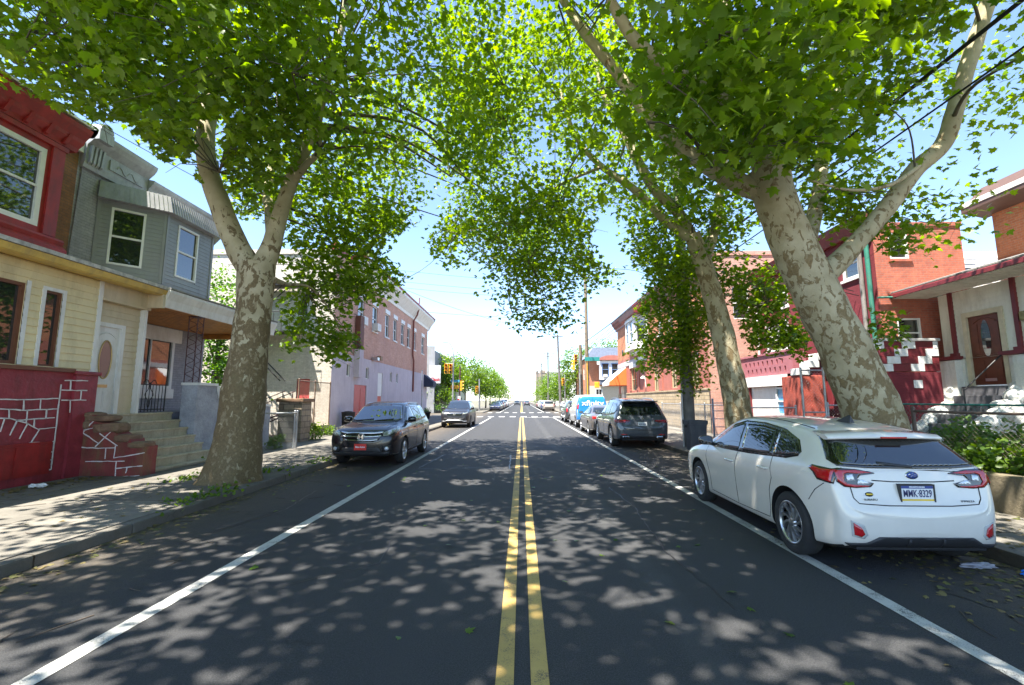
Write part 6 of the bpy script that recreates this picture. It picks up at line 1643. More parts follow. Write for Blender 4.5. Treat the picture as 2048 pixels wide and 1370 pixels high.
for side in (13.75, 12.05):
    mb = MB(bG)
    for k in range(9):
        c_ = Vector((13.0 - .28 * k + random.uniform(-.05, .05), side + random.uniform(-.12, .12), 2.0 - .22 * k)); r_ = (random.uniform(.2, .32), random.uniform(.2, .3), random.uniform(.13, .22))
        bm = bmesh.new(); bmesh.ops.create_icosphere(bm, subdivisions=3, radius=1)
        for v in bm.verts:
            nn = v.co.copy(); q = 1 + .1 * math.sin(5 * nn.x + k) * math.cos(4 * nn.y + 2 * nn.z) + random.uniform(-.04, .04); v.co = c_ + Vector((nn.x * r_[0] * q, nn.y * r_[1] * q, nn.z * r_[2] * q))
        mb.bm(bm)
    mb.prism([Vector((x, side - .18, z)) for x, z in ((13, .5), (10.7, .5), (10.7, .6), (13, 1.9))], (0, .36, 0))
    mb.build('stair_rockwork', M_WSTONE, H)
mb = MB(bG); mb.tube([(11.6, 12.25, 1.1), (11.6, 12.25, 1.95), (12.7, 12.25, 2.9)], .02, 6); mb.build('handrail', M_IRON, H)
mb = MB(bG); q = fh.p(11.75, 3.85, 0); mb.bbox(q + Vector((-.16, -.1, -.12)), q + Vector((0, .1, .12)), .03); mb.build('wall_lamp', flat('ochre_lamp', (.22, .19, .08), .6, var=.4), H)
mb = MB(bG); fh.box(mb, 11.3, 11.9, 2.62, 2.82, .28, .30); mb.build('number_stone', M_WHITEP, H)
mb = MB(bG); mb.bbox((12.3, 9.6, .55), (12.9, 10.9, 1.75), .05); mb.build('basement_bulkhead', flat('slate_blue', (.08, .11, .13), .7), H)
# white house glimpsed behind
bI = Vector((18.5, 19, 0)); I_ = thing('distant_house', 'white sided house glimpsed behind the red brick flank', 'house', bI)
fi = FX(18.0); mb = MB(bI); fi.wall(mb, 16.9, 20.2, 0, 7.6, [(17.35, 18.05, 5.9, 7.0)], .1); fi.siding(mb, 16.9, 20.2, 4.5, 7.5, [(17.3, 18.1, 5.85, 7.05)], .2, .02); mb.face([(16.9, 18, 7.6), (20.2, 18, 7.6), (20.2, 27, 7.6), (16.9, 27, 7.6)]); mb.face([(16.9, 18, 0), (16.9, 27, 0), (16.9, 27, 7.6), (16.9, 18, 7.6)]); mb.build('wall', M_WSID, I_)
window(fi, I_, bI, 17.35, 18.05, 5.9, 7.0, -.05, .07, M_WFR, M_PANE)

# ---- low wall, fences and gates on the right
lw = Vector((6.85, 6, 0)); mb = MB(lw)
for k in range(9): mb.bbox((6.72, -12 + k * 2.75 + .01, 0), (6.97, -9.25 + k * 2.75 - .01, .66 + random.uniform(-.015, .015)), .025)
o = mb.build('low_wall', stucco('mossy_concrete', (.12, .098, .06), (.19, .155, .10), scale=1.6, bump=.8, bs=22, streak=(.10, .11, .04)), None); o.location = lw; tag(o, 'low mossy concrete wall along the right pavement below the shrubs', 'wall')
M_GREENW = flat('green_wire', (.03, .20, .15), .5)
fence('garden_fence', 'low chain link garden fence with rusty rail and green mesh above the shrubs', [(7.1, 3.0), (7.1, 5.8), (7.1, 8.5)], .5, 1.5, mat=flat('rusty_rail', (.14, .10, .08), .7, .2, var=.4), mid=False)
fence('garden_fence', 'green chain link fence farther back below the porch steps', [(9.4, 5.5), (9.4, 8.5), (9.4, 11.6)], .5, 1.6, mat=M_GREENW, pitch=.11)
fence('tall_gate', 'tall galvanised chain link gate in front of the maroon house', [(8.05, 13.3), (8.72, 13.35)], .15, 2.55, pitch=.09, cat='gate', mid=True)
fence('chain_link_fence', 'galvanised fence section with double rails between gate and leaning trunk', [(8.80, 13.4), (10.1, 13.4)], .15, 1.55, mid=True)
fence('chain_link_fence', 'low chain link fence across the white basement front', [(7.4, 15.2), (8.95, 15.2)], .13, 1.45)
gb = Vector((6.75, 15.4, .13)); gt = thing('barred_gate', 'grey barred metal gate beside the upright trunk', 'gate', gb)
for x in (6.35, 6.82):
    mb = MB(gb); mb.tube([(x, 15.4, .1), (x, 15.4, 1.75)], .035, 8); mb.build('post', flat('blue_grey_steel', (.24, .26, .33), .5, .3), gt)
for k in range(6):
    mb = MB(gb); mb.tube([(6.36, 15.4, .3 + k * .26), (6.81, 15.4, .3 + k * .26)], .014, 6); mb.build('bar', M_GALV, gt)
fence('chain_link_fence', 'long chain link fence before the yellow stone plinth', [(7.9, 17.0), (7.9, 20), (7.9, 23), (7.9, 26)], .13, 1.5)

# ---- grey wheelie bin shaped tub at the pole
db = Vector((5.55, 14.9, .13)); dbn = thing('rubbish_bin', 'dark grey square tapered rubbish bin standing at the foot of the ivy pole', 'rubbish bin', db)
mb = MB(db)
def sq(hw, z, r_=.06):
    pts = []
    for cx, cy, a0 in ((1, 1, 0), (-1, 1, 90), (-1, -1, 180), (1, -1, 270)):
        for k in range(4):
            a = R(a0 + 30 * k); pts.append(db + Vector((cx * (hw - r_) + r_ * math.cos(a), cy * (hw - r_) + r_ * math.sin(a), z)))
    return pts
rings = [sq(.225, 0), sq(.285, .80), sq(.305, .805), sq(.312, .93), sq(.295, .93), sq(.28, .80)]
for a, b in zip(rings, rings[1:]):
    for k in range(16): mb.face([a[k], a[(k + 1) % 16], b[(k + 1) % 16], b[k]], 0)
mb.face(rings[0][::-1]); mb.face(rings[-1]); mb.build('tub', flat('grey_plastic', (.055, .06, .075), .5, var=.15, dirt=(.10, .10, .10)), dbn)
mb = MB(db)
for sx in (-1, 1): mb.bbox(db + Vector((sx * .30, -.07, .70)), db + Vector((sx * .345, .07, .78)), .012)
mb.build('handle_grip', M_BLACK, dbn)
# ------------------------------------------------------------------ poles, wires, signals, far buildings
M_POLE = flat('pole_wood', (.20, .15, .095), .9, var=.35, scale=4, bump=.5, dirt=(.10, .08, .06))
M_POLE2 = flat('grey_pole_wood', (.13, .12, .11), .9, var=.3, scale=4, bump=.4)
M_SIGY = flat('signal_yellow', (.70, .36, .02), .5, var=.12)
M_SIGN_G = flat('sign_green', (.02, .22, .20), .5); M_ORANGE = flat('sign_orange', (.75, .25, .03), .5); M_SBLUE = flat('sign_teal', (.05, .28, .42), .5)
def upole(x, y, h, r, label, mat, arms=(), name='utility_pole', group='wooden utility poles along the right kerb', lean=0):
    b = Vector((x, y, .1)); t = thing(name, label, 'utility pole', b, group=group)
    mb = MB(b); mb.tube([(x, y, .05), (x + lean * .5, y, h * .5), (x + lean, y, h)], [r, r * .85, r * .68], 12); mb.build('pole', mat, t)
    for z, L in arms:
        mb = MB(b); mb.bbox((x + lean - L / 2, y - .16, z - .06), (x + lean + L / 2, y - .04, z + .06), .01); mb.tube([(x + lean - L * .3, y - .1, z), (x + lean, y - .1, z - .6)], .02, 5); mb.tube([(x + lean + L * .3, y - .1, z), (x + lean, y - .1, z - .6)], .02, 5)
        arm = mb.build('crossarm', mat, t)
        mb = MB(b)
        for k in range(4):
            q = x + lean - L / 2 + .1 + k * (L - .2) / 3; mb.lathe((q, y - .1, z + .06), [(.035, 0), (.05, .05), (.03, .08), (.045, .12), (.0, .15)], 8)
        mb.build('insulators', M_SILVER, arm)
    return t
upole(6.9, 48.0, 15.0, .22, 'tall tan wooden pole at the corner behind the van', M_POLE)
upole(6.35, 49.0, 7.6, .26, 'short thick poster-covered pole stump beside the tall tan pole', M_POLE)
upole(5.62, 66, 11.2, .2, 'brown wooden pole with small crossarm beyond the crossing', M_POLE2, [(10.9, 1.6)], lean=-.35)
upole(5.35, 92, 11.4, .2, 'grey pole with wide double crossarm farther down the street', M_POLE2, [(11.0, 2.6), (10.4, 1.8)])
upole(5.3, 120, 11.4, .2, 'small far pole with crossarm before the brown tower', M_POLE2, [(11.0, 2.6)])
upole(5.3, 150, 11.4, .2, 'tiny farthest pole on the skyline', M_POLE2, [(11.0, 2.6)])
# ivy-clad pole by the bin
ib = Vector((5.75, 16.0, .13)); ip = thing('ivy_pole', 'brown utility pole thickly clad in green leaves behind the rubbish bin', 'utility pole', ib)
mb = MB(ib); mb.tube([(5.75, 16, .1), (5.75, 16, 6), (5.75, 16, 11.5)], [.21, .19, .15], 14); mb.build('pole', M_POLE2, ip)
mb = MB(ib); mb.tube([(5.52, 15.9, .1), (5.52, 15.9, 5)], .035, 8); mb.build('conduit', M_GALV, ip)

def signal_head(b, c, parent, face=(0, -1), name='signal_head'):
    """three-lamp yellow traffic signal; c = centre of housing"""
    c = Vector(c); fx, fy = face; F = Vector((fx, fy, 0)); S = Vector((-fy, fx, 0))
    mb = MB(b)
    def bx(s0, s1, z0, z1, d0, d1):
        mb.prism([c + S * s0 + F * d0 + Vector((0, 0, z0)), c + S * s1 + F * d0 + Vector((0, 0, z0)), c + S * s1 + F * d0 + Vector((0, 0, z1)), c + S * s0 + F * d0 + Vector((0, 0, z1))], F * (d1 - d0))
    for k in range(3): bx(-.17, .17, -.52 + k * .35, -.19 + k * .35, -.1, .1)
    for k in range(3):
        z = -.355 + k * .35
        n = 10; pts = [(c + S * .135 * math.cos(a) + Vector((0, 0, z + .135 * math.sin(a)))) for a in [math.pi * j / n for j in range(n + 1)]]
        for p, q in zip(pts, pts[1:]): mb.face([p + F * .1, q + F * .1, q + F * .28, p + F * .28])
    o = mb.build(name, M_SIGY, parent)
    for k, m in enumerate(('green', 'amber', 'red')):
        z = -.355 + k * .35; mb = MB(b)
        mb.face([c + F * .104 + S * .12 * math.cos(a) + Vector((0, 0, z + .12 * math.sin(a))) for a in [2 * math.pi * j / 16 for j in range(16)]])
        mb.build(m + '_lens', {'green': flat('green_lens', (.01, .10, .05), .2), 'amber': flat('amber_dark', (.25, .10, .01), .2), 'red': flat('red_dark', (.20, .01, .01), .2)}[m], o)
    return o
# far left corner: lamp post with signals, dark pole with signs, second signal pole
b = Vector((-7.95, 54 - 6.5, .13)); t = thing('street_lamp', 'tall curved-arm street lamp with two yellow signals on the far left corner', 'street lamp', b)
x, y = b.x + .95, b.y
x = -7.15
mb = MB(b); mb.tube([(x, y, .1), (x, y, 6.2), (x - .08, y, 7.0), (x - .35, y, 7.55), (x - .75, y, 7.78)], [.09, .07, .05, .045, .04], 10); mb.build('post', M_GALV, t)
mb = MB(b); mb.bbox((x - 1.15, y - .1, 7.72), (x - .72, y + .1, 7.82), .03); mb.build('lamp_head', M_GALV, t)
for q in (-.62, -.15):
    signal_head(b, (x + q - .1, y - .15, 4.95), t)
mb = MB(b); mb.tube([(x, y, 5.5), (x - .8, y - .1, 5.5)], .03, 6); mb.build('bracket', M_GALV, t)
b = Vector((-6.45, 48, .13)); t = thing('sign_post', 'dark signal post with teal street plate, orange signals and white sign', 'traffic signal', b)
x, y = -6.5, 48
mb = MB(b); mb.tube([(x, y, .1), (x, y, 5.2)], .075, 8); mb.build('post', M_IRONR, t)
mb = MB(b); mb.bbox((x - .95, y - .12, 3.55), (x - .02, y - .09, 3.80), .004); mb.build('street_plate', M_SBLUE, t)
signal_head(b, (x + .16, y - .1, 3.2), t, (1, 0)); 
for q in (-.35, -.75):
    mb = MB(b); mb.bbox((x + q - .19, y - .22, 2.85), (x + q + .19, y - .02, 3.25), .03); mb.build('walk_signal', M_SIGY, t)
mb = MB(b); mb.bbox((x - .32, y - .12, 1.45), (x + .1, y - .1, 2.1), .02); ws_ = mb.build('white_sign', M_WHITEP, t)
mb = MB(b); mb.bbox((x - .22, y - .125, 1.62), (x + 0, y - .1205, 1.82), .001); mb.build('red_mark', M_RED, ws_)
b = Vector((-5.85, 63, .13)); t = thing('signal_pole', 'pale signal pole with one yellow signal across the junction', 'traffic signal', b)
mb = MB(b); mb.tube([(-5.85, 63, .1), (-5.85, 63, 4.6)], .08, 8); mb.build('post', M_GALV, t); signal_head(b, (-6.15, 62.9, 3.1), t)
mb = MB(b); mb.tube([(-6.9, 62.4, .1), (-6.9, 62.4, 1.9)], .06, 6); mb.build('bollard', M_GALV, t)
# right corner signals and signs
b = Vector((5.95, 50, .13)); t = thing('signal_pole', 'signal pole with yellow lamps in front of the poster-covered stump', 'traffic signal', b)
mb = MB(b); mb.tube([(6.15, 48.2, .1), (6.15, 48.2, 6.6)], .07, 8); mb.build('post', M_GALV, t)
signal_head(b, (5.72, 48.05, 5.95), t); signal_head(b, (5.50, 48.05, 5.35), t, (-1, 0))
b = Vector((7.1, 47.6, .13)); t = thing('street_sign', 'green street name plate with orange warning signs on a thin yellow post', 'sign', b)
mb = MB(b); mb.tube([(6.85, 47.6, .1), (6.85, 47.6, 6.2)], .045, 8); mb.build('post', M_SIGY, t)
mb = MB(b); mb.bbox((6.6, 47.5, 5.75), (8.15, 47.53, 6.15), .005); mb.build('name_plate', M_SIGN_G, t)
mb = MB(b); mb.bbox((7.85, 47.46, 5.35), (8.15, 47.49, 5.7), .005); mb.build('white_sign', M_WHITEP, t)
mb = MB(b); mb.bbox((7.55, 47.3, 2.95), (8.05, 47.5, 3.55), .05); mb.build('walk_signal', M_SIGY, t)
mb = MB(b); mb.bbox((6.7, 47.5, 1.75), (7.4, 47.53, 2.15), .01); mb.build('warning_plate', M_ORANGE, t)
b = Vector((5.4, 63.5, .13)); t = thing('signal_pole', 'far right signal pole with small amber signal before the brown pole', 'traffic signal', b)
mb = MB(b); mb.tube([(6.0, 63.5, .1), (6.0, 63.5, 5.2)], .06, 8); mb.build('post', M_GALV, t); signal_head(b, (5.75, 63.4, 4.2), t)
b = Vector((5.75, 64.3, .13)); t = thing('litter_bin', 'grey litter bin at the far right corner of the junction', 'litter bin', b)
mb = MB(b); mb.lathe(b, [(.0, 0), (.33, 0), (.36, 1.1), (.3, 1.1), (.28, .9), (0, .9)], 20); mb.build('drum', M_GPAINT, t)
mb = MB(b); mb.lathe(b, [(.38, 1.1), (.38, 1.18), (.30, 1.2)], 20); mb.build('rim', M_SILVER, t)

# overhead wires
M_WIRE = flat('wire', (.012, .012, .013), .6)
def cable(label, segs, r, name='overhead_wire', group='overhead wires'):
    mb = MB()
    for a, b_, s_ in segs: wire(mb, a, b_, s_, r, 20)
    o = mb.build(name, M_WIRE); tag(o, label, 'wire', group)
cable('thick cable running overhead along the right kerb, upper of the pair', [((6.9, 47.9, 7.9), (7.15, -10, 7.35), .25)], .035)
cable('thinner cable running along the right kerb just below the thick one', [((6.9, 47.9, 6.9), (7.15, -10, 6.75), .2)], .017)
for z, l in ((10.2, 'lowest of the wires crossing the street by the lilac building'), (12.4, 'middle wire crossing the street by the lilac building'), (13.0, 'second highest wire crossing over the street'), (14.1, 'highest of the wires crossing the street')):
    cable(l, [((6.9, 48, z), (-22, 40, z + .9), .5)], .014)
cable('service wire sloping from the tall pole to the brick corner roof', [((6.9, 48, 8.7), (-9.0, 30, 9.6), .9)], .012)
cable('service wire from the red cornice across to the left plane tree', [((-10.5, 5.5, 8.15), (-8.4, 22, 8.9), .25)], .009)
cable('upper service wire dropping from the ivy pole to the maroon house', [((5.75, 16, 8.2), (11.4, 15.5, 5.4), .25)], .014)
cable('lower service wire dropping from the ivy pole to the maroon house', [((5.75, 16, 8.0), (11.4, 15.3, 5.2), .3)], .014)
cable('kerb side wire strung along the tops of the far poles', [((5.0, 66, 10.95), (4.6, 92, 11.1), .4), ((4.6, 92, 11.1), (4.6, 120, 11.1), .4), ((4.6, 120, 11.1), (4.6, 150, 11.1), .4)], .015)
cable('house side wire strung along the tops of the far poles', [((5.8, 66, 10.95), (6.4, 92, 11.1), .4), ((6.4, 92, 11.1), (6.4, 120, 11.1), .4), ((6.4, 120, 11.1), (6.4, 150, 11.1), .4)], .015)
cable('upper wire sloping from the tall corner pole to the orange brick wall', [((6.9, 48, 7.3), (8.95, 37, 9.0), .1)], .02)
cable('lower wire sloping from the tall corner pole to the orange brick wall', [((6.9, 48, 7.0), (8.95, 35, 8.6), .1)], .02)

# ---- far left: grey commercial building with worn sign, fence, hedge
b = Vector((-11.5, 64, 0)); t = thing('commercial_building', 'grey weathered commercial building with worn white sign and red lettering', 'building', b)
ff = FX(60.5); mb = MB(b); ff.wall(mb, -22, -11.6, 0, 8.9, [(-14.5, -12.8, 4.2, 7.6)], .2); fz = FY(-11.6); fz.wall(mb, 60.5, 84, 0, 8.3, [(63, 65, 4.2, 6.4), (67, 69, 4.2, 6.4), (71, 73, 4.2, 6.4)], .2)
mb.face([(-22, 60.5, 8.3), (-11.6, 60.5, 8.3), (-11.6, 84, 8.3), (-22, 84, 8.3)]); mb.build('wall', stucco('weathered_grey', (.20, .205, .215), (.32, .32, .33), scale=1.0, streak=(.22, .23, .17), streak_amt=.8), t)
mb = MB(b); ff.box(mb, -14.4, -12.9, 4.3, 7.5, -.15, -.05); mb.build('shutter', flat('steel_shutter', (.35, .37, .40), .5, .3), t)
mb = MB(b); ff.box(mb, -12.3, -10.75, 3.9, 6.3, .02, .22); sg_ = mb.build('sign_board', flat('worn_white', (.42, .42, .43), .6, var=.2, dirt=(.40, .40, .40), scale=3), t)
mb = MB(b); text_on(mb, 'Classic', .62, Vector((-11.45, 60.27, 4.4)), (1, 0, 0), (0, 0, 1), 0, .01, .012, 1.25, .15); mb.build('lettering', M_RED, sg_)
for y0 in (63, 67, 71): window(fz, t, b, y0, y0 + 2, 4.2, 6.4, -.1, .1, M_WFR, M_PANE)
b = Vector((-12.6, 78, 0)); t = thing('white_building', 'small white sided building half hidden by the far left trees', 'building', b)
fw = FX(78); mb = MB(b); fw.wall(mb, -16, -11.2, 0, 8.4, [(-13.4, -12.4, 5.2, 7.0)], .15); mb.face([(-11.2, 78, 0), (-11.2, 90, 0), (-11.2, 90, 8.4), (-11.2, 78, 8.4)]); mb.prism([Vector((x, 77.8, z)) for x, z in ((-16.3, 8.4), (-10.9, 8.4), (-13.6, 9.6))], (0, 12.4, 0)); mb.build('wall', M_WSID, t)
window(fw, t, b, -13.4, -12.4, 5.2, 7.0, -.05, .08, M_WFR, M_PANE)
b = Vector((-9.2, 70, .1)); t = thing('board_fence', 'pale grey board fence behind the planting at the far left corner', 'fence', b)
mb = MB(b)
for k in range(60):
    x = -18 + k * .14; mb.box((x, 62.4 + .006 * (k % 2), .1), (x + .125, 62.45 + .006 * (k % 2), 2.0 + random.uniform(-.05, .05)))
for k in range(70):
    y = 62.5 + k * .16; mb.box((-9.62, y, .1), (-9.58, y + .14, 2.0 + random.uniform(-.05, .05)))
mb.build('boards', flat('grey_boards', (.36, .33, .31), .9, var=.25, scale=5), t)
mb = MB(b); mb.box((-18, 62.5, 1.6), (-9.65, 62.56, 1.7)); mb.box((-18, 62.5, .5), (-9.65, 62.56, .6)); mb.build('rail', flat('grey_boards', (.36, .33, .31), .9), t)
# ---- far right: mansard house with white bay
b = Vector((11.8, 64, 0)); t = thing('mansard_house', 'brick house with slate blue mansard and white bay across the junction', 'house', b)
fr_ = FX(62); mb = MB(b); fr_.wall(mb, 8.8, 17, 3.6, 7.3, [(10.6, 13.6, 3.9, 6.9)], .1); fl_ = FYR(8.8); fl_.wall(mb, 62, 74, 0, 7.3, [(64, 65, 4.5, 6.2), (68, 69, 4.5, 6.2)], .12); mb.build('brick_wall', M_OBRICK, t)
for y0 in (64, 68): window(fl_, t, b, y0, y0 + 1, 4.5, 6.2, -.08, .06, M_WFR, M_PANE)
mb = MB(b); fr_.wall(mb, 8.8, 17, 0, 3.6, [(10.0, 10.9, 1.6, 3.2)], .12); mb.build('ground_wall', flat('beige_render', (.46, .40, .30), .8, var=.1), t)
window(fr_, t, b, 10.0, 10.9, 1.6, 3.2, -.06, .08, M_WFR, M_PANE, mull=1)
mb = MB(b); fr_.box(mb, 10.5, 13.7, 4.4, 6.95, .001, .8); mb.build('bay', M_WHITEP, t)
fb2 = FX(61.19)
for u0 in (10.75, 12.05): window(fb2, t, b, u0, u0 + .95, 4.9, 6.6, .02, .07, flat('blue_frame', (.16, .24, .42), .5), M_PANE)
mb = MB(b); mb.bbox((10.95, 60.95, 4.75), (11.45, 61.18, 5.1), .02); mb.build('air_conditioner', M_WHITEP, t)
mb = MB(b); fr_.box(mb, 10.55, 13.65, 3.75, 4.398, .001, .7); mb.build('bay_skirt', flat('slate_grey', (.10, .12, .16), .6), t)
mb = MB(b); mb.prism([Vector((x, 61.0, z)) for x, z in ((8.6, 7.3), (9.6, 8.7), (17, 8.7), (17, 7.3))], (0, .01, 0)); mb.face([(8.6, 61.0, 7.3), (17, 61.0, 7.3), (17, 62.6, 8.75), (9.6, 62.6, 8.75)]); mb.face([(8.6, 61, 7.3), (9.6, 62.6, 8.75), (9.6, 74, 8.75), (8.6, 74, 7.3)]); mb.face([(9.6, 62.6, 8.75), (17, 62.6, 8.75), (17, 74, 8.75), (9.6, 74, 8.75)]); mb.build('mansard_roof', flat('slate_roof', (.20, .23, .30), .7, var=.2, scale=4), t)
mb = MB(b); mb.prism([Vector((12.1 + 1.75 * math.cos(a), 60.9, 7.0 + .65 * math.sin(a))) for a in [math.pi * k / 16 for k in range(17)]], (0, .5, 0)); mb.build('bay_pediment', M_SALM, t)
# ---- far tower block and low blocks down the street
b = Vector((9, 260, 0)); t = thing('tower', 'brown masonry tower rising far down the street on the right', 'building', b)
mb = MB(b); fz = FX(250); fz.wall(mb, 8, 15.5, 0, 16.5, [(10.5, 13.5, 11, 14.5)], .4); mb.box((8, 250.4, 0), (15.5, 262, 16.5)); mb.box((8, 249.8, 16.5), (9.2, 262, 17.5)); mb.box((10.5, 249.8, 16.5), (13.2, 262, 18.0)); mb.box((14, 249.8, 16.5), (15.5, 262, 17.3)); mb.build('masonry', flat('brown_masonry', (.25, .20, .16), .9, var=.2), t)
window(fz, t, b, 10.5, 13.5, 11, 14.5, -.2, .3, M_BRNF, M_PANE, mull=2)
mb = MB(b); fz.box(mb, 16.5, 18.5, 0, 15.6, -4, 0); mb.build('stack', flat('pink_masonry', (.36, .26, .24), .9), t)
b = Vector((18, 180, 0)); t = thing('flat_roofed_block', 'low white and grey block behind the far right trees', 'building', b)
mb = MB(b); mb.box((9.2, 150, 0), (30, 175, 10.2)); mb.build('walls', M_WSID, t)
mb = MB(b); mb.box((9.0, 149.8, 10.2), (30.2, 175.2, 10.9)); mb.build('roof', M_ROOF, t)
# ------------------------------------------------------------------ trees
from mathutils import noise as mnoise
def plane_bark(name='plane_bark', r0=.10, r1=.62, bias=0., lift=1.):
    m, t, b, pos = base_mat(name)
    s = t.new('ShaderNodeSeparateXYZ'); t.link(pos, s.inputs[0])
    up = t.ramp(t.math('MULTIPLY', s.outputs[2], .1), [(r0, 0.), (r0 + .2, .45), (r1, 1.)])
    mp = t.mapping(pos, (1, 1, .62))
    n1 = t.noise(mp, 7.5, 4.5, .6, .7); n2 = t.noise(t.mapping(pos, (1, 1, .7), loc=(7, 3, 1)), 11, 4, .55, .5); n3 = t.noise(pos, 28, 5, .7)
    base = t.ramp(n3, [(.3, tuple(q * lift for q in (.098, .069, .030))), (.7, tuple(q * lift for q in (.178, .128, .060)))])
    th = t.math('ADD', n1, t.math('MULTIPLY', t.math('SUBTRACT', up, .42 - bias), .34))
    creamf = t.ramp(th, [(.535, 0.), (.562, 1.)])
    cream = t.ramp(t.noise(pos, 3, 4), [(.3, (.285, .24, .135)), (.7, (.43, .375, .245))])
    tanf = t.ramp(n2, [(.57, 0.), (.60, 1.)])
    tan = t.ramp(n3, [(.3, (.18, .14, .075)), (.7, (.28, .22, .125))])
    c = t.mix(tanf, base, tan); c = t.mix(creamf, c, cream)
    grn = t.ramp(t.noise(pos, 2.2, 6, .7), [(.56, 0.), (.70, .5)]); c = t.mix(t.math('MULTIPLY', grn, t.math('SUBTRACT', 1, up)), c, (.13, .12, .05))
    t.link(c, b.inputs['Base Color']); b.inputs['Roughness'].default_value = .85
    h = t.math('ADD', t.math('MULTIPLY', creamf, -.5), t.math('ADD', t.math('MULTIPLY', n3, .7), t.math('MULTIPLY', t.math('SUBTRACT', 1, up), t.noise(t.mapping(pos, (1, 1, .3)), 16, 5, .7))))
    t.link(t.bump(h, .6, .02), b.inputs['Normal'])
    return m
M_BARK = plane_bark(); M_BARK_R = plane_bark('plane_bark_patchy', -.25, .85, -.02, 1.3)
M_BARK2 = flat('grey_bark', (.13, .10, .075), .9, var=.3, scale=8, bump=.5)
M_TWIG = flat('twig_bark', (.10, .085, .06), .9, var=.3)

def catmull(pts, rad, k=7):
    P = [Vector(p) for p in pts]; out = []; ro = []
    for i in range(len(P) - 1):
        p0, p1, p2, p3 = P[max(i - 1, 0)], P[i], P[i + 1], P[min(i + 2, len(P) - 1)]
        for j in range(k):
            t = j / k
            out.append(.5 * ((2 * p1) + (p2 - p0) * t + (2 * p0 - 5 * p1 + 4 * p2 - p3) * t * t + (3 * p1 - p0 - 3 * p2 + p3) * t ** 3)); ro.append(rad[i] + (rad[i + 1] - rad[i]) * t)
    out.append(P[-1]); ro.append(rad[-1]); return out, ro
def limb(mb, pts, rad, n=16, k=7, amp=.06, flare=None, cap=True):
    P, Rr = catmull(pts, rad, k); i0 = len(mb.v)
    mb.tube(P, Rr, n, 0, cap)
    for v in mb.v[i0:]:
        pass
    cnt = len(P) * n
    for q in range(cnt):
        ring = q // n; c = P[ring]; v = mb.v[i0 + q]; d = v - c
        a = mnoise.noise(v * 1.3) * amp * 1.6 + mnoise.noise(v * 4.1) * amp * .8
        f = 1 + a
        if flare and ring < flare[0]:
            w = (1 - ring / flare[0]) ** 2; ang = math.atan2(d.y, d.x)
            f += w * (flare[1] * (.5 + .5 * math.sin(5 * ang + 1.1)) + .25 * mnoise.noise(v * 2.2))
        mb.v[i0 + q] = c + Vector((d.x * f, d.y * f, d.z * f))
    if cap:   # cap vertices follow the displaced rings
        tail = mb.v[i0 + cnt:]
        for j in range(n): mb.v[i0 + cnt + j] = mb.v[i0 + n - 1 - j].copy(); mb.v[i0 + cnt + n + j] = mb.v[i0 + cnt - n + j].copy()
    return P, Rr

def project(P):
    P = np.asarray(P, dtype=np.float64); z = P[:, 2] - CAM_H
    a = P[:, 0] * math.cos(YAW) + P[:, 1] * math.sin(YAW); b = -P[:, 0] * math.sin(YAW) + P[:, 1] * math.cos(YAW)
    fw = b * math.cos(PITCH) + z * math.sin(PITCH); up = -b * math.sin(PITCH) + z * math.cos(PITCH)
    ok = fw > .3; fw = np.where(ok, fw, 1)
    return 1024 + FOC * a / fw, 685 - FOC * up / fw, ok
def inpoly(x, y, poly):
    r = np.zeros(len(x), bool); n = len(poly)
    for i in range(n):
        (x1, y1), (x2, y2) = poly[i], poly[(i + 1) % n]
        c = ((y1 > y) != (y2 > y)) & (x < (x2 - x1) * (y - y1) / (y2 - y1 + 1e-9) + x1); r ^= c
    return r
# how far the crowns reach down over the street (each crown has grown clear of these openings)
CROWN_L = [(-400, -500), (-400, 185), (0, 175), (60, 192), (100, 210), (150, 225), (180, 252), (215, 250), (222, 215), (240, 240), (265, 262), (290, 290), (320, 300), (345, 325), (366, 318), (380, 300), (395, 365), (440, 380), (470, 420), (500, 445), (525, 430), (548, 440),
           (566, 490), (572, 560), (558, 600), (552, 640), (548, 725), (562, 745), (582, 720), (600, 690), (625, 692), (642, 722), (680, 738), (702, 702), (736, 692), (716, 660), (694, 640), (722, 602), (760, 612), (800, 592), (828, 578), (816, 548), (782, 520), (752, 500), (780, 470), (815, 452), (832, 440), (852, 400), (862, 352), (846, 320), (846, 280), (858, 225), (900, 120), (930, -500)]
CROWN_R = [(830, -500), (850, 150), (868, 240), (860, 290), (872, 340), (864, 380), (892, 430), (868, 460), (858, 500), (882, 530), (912, 545), (916, 580), (904, 600), (932, 602), (960, 588), (986, 610), (990, 642), (1012, 662), (1030, 686), (1042, 664), (1056, 640), (1078, 662), (1102, 672), (1120, 642), (1142, 666), (1166, 664), (1182, 638), (1186, 602), (1206, 580), (1242, 576), (1264, 582),
           (1250, 552), (1184, 512), (1180, 472), (1188, 432), (1214, 412), (1246, 440), (1262, 520), (1300, 560), (1282, 600), (1264, 690), (1244, 716), (1256, 736), (1292, 742), (1304, 772), (1322, 742), (1346, 732), (1362, 792), (1402, 790), (1428, 742), (1424, 650), (1452, 570), (1482, 622), (1492, 690), (1522, 702), (1560, 692), (1602, 722), (1622, 690), (1604, 640), (1580, 600), (1574, 520),
           (1640, 470), (1700, 500), (1740, 480), (1790, 520), (1850, 500), (1890, 540), (1930, 480), (1960, 522), (2048, 555), (2400, 600), (2400, -500)]
SPRIG = [(1690, 610), (1810, 610), (1815, 690), (1700, 700)]
SPARSE = [(1860, 100), (1990, 30), (2100, 30), (2100, 560), (1900, 480), (1780, 420), (1700, 420), (1720, 360)]
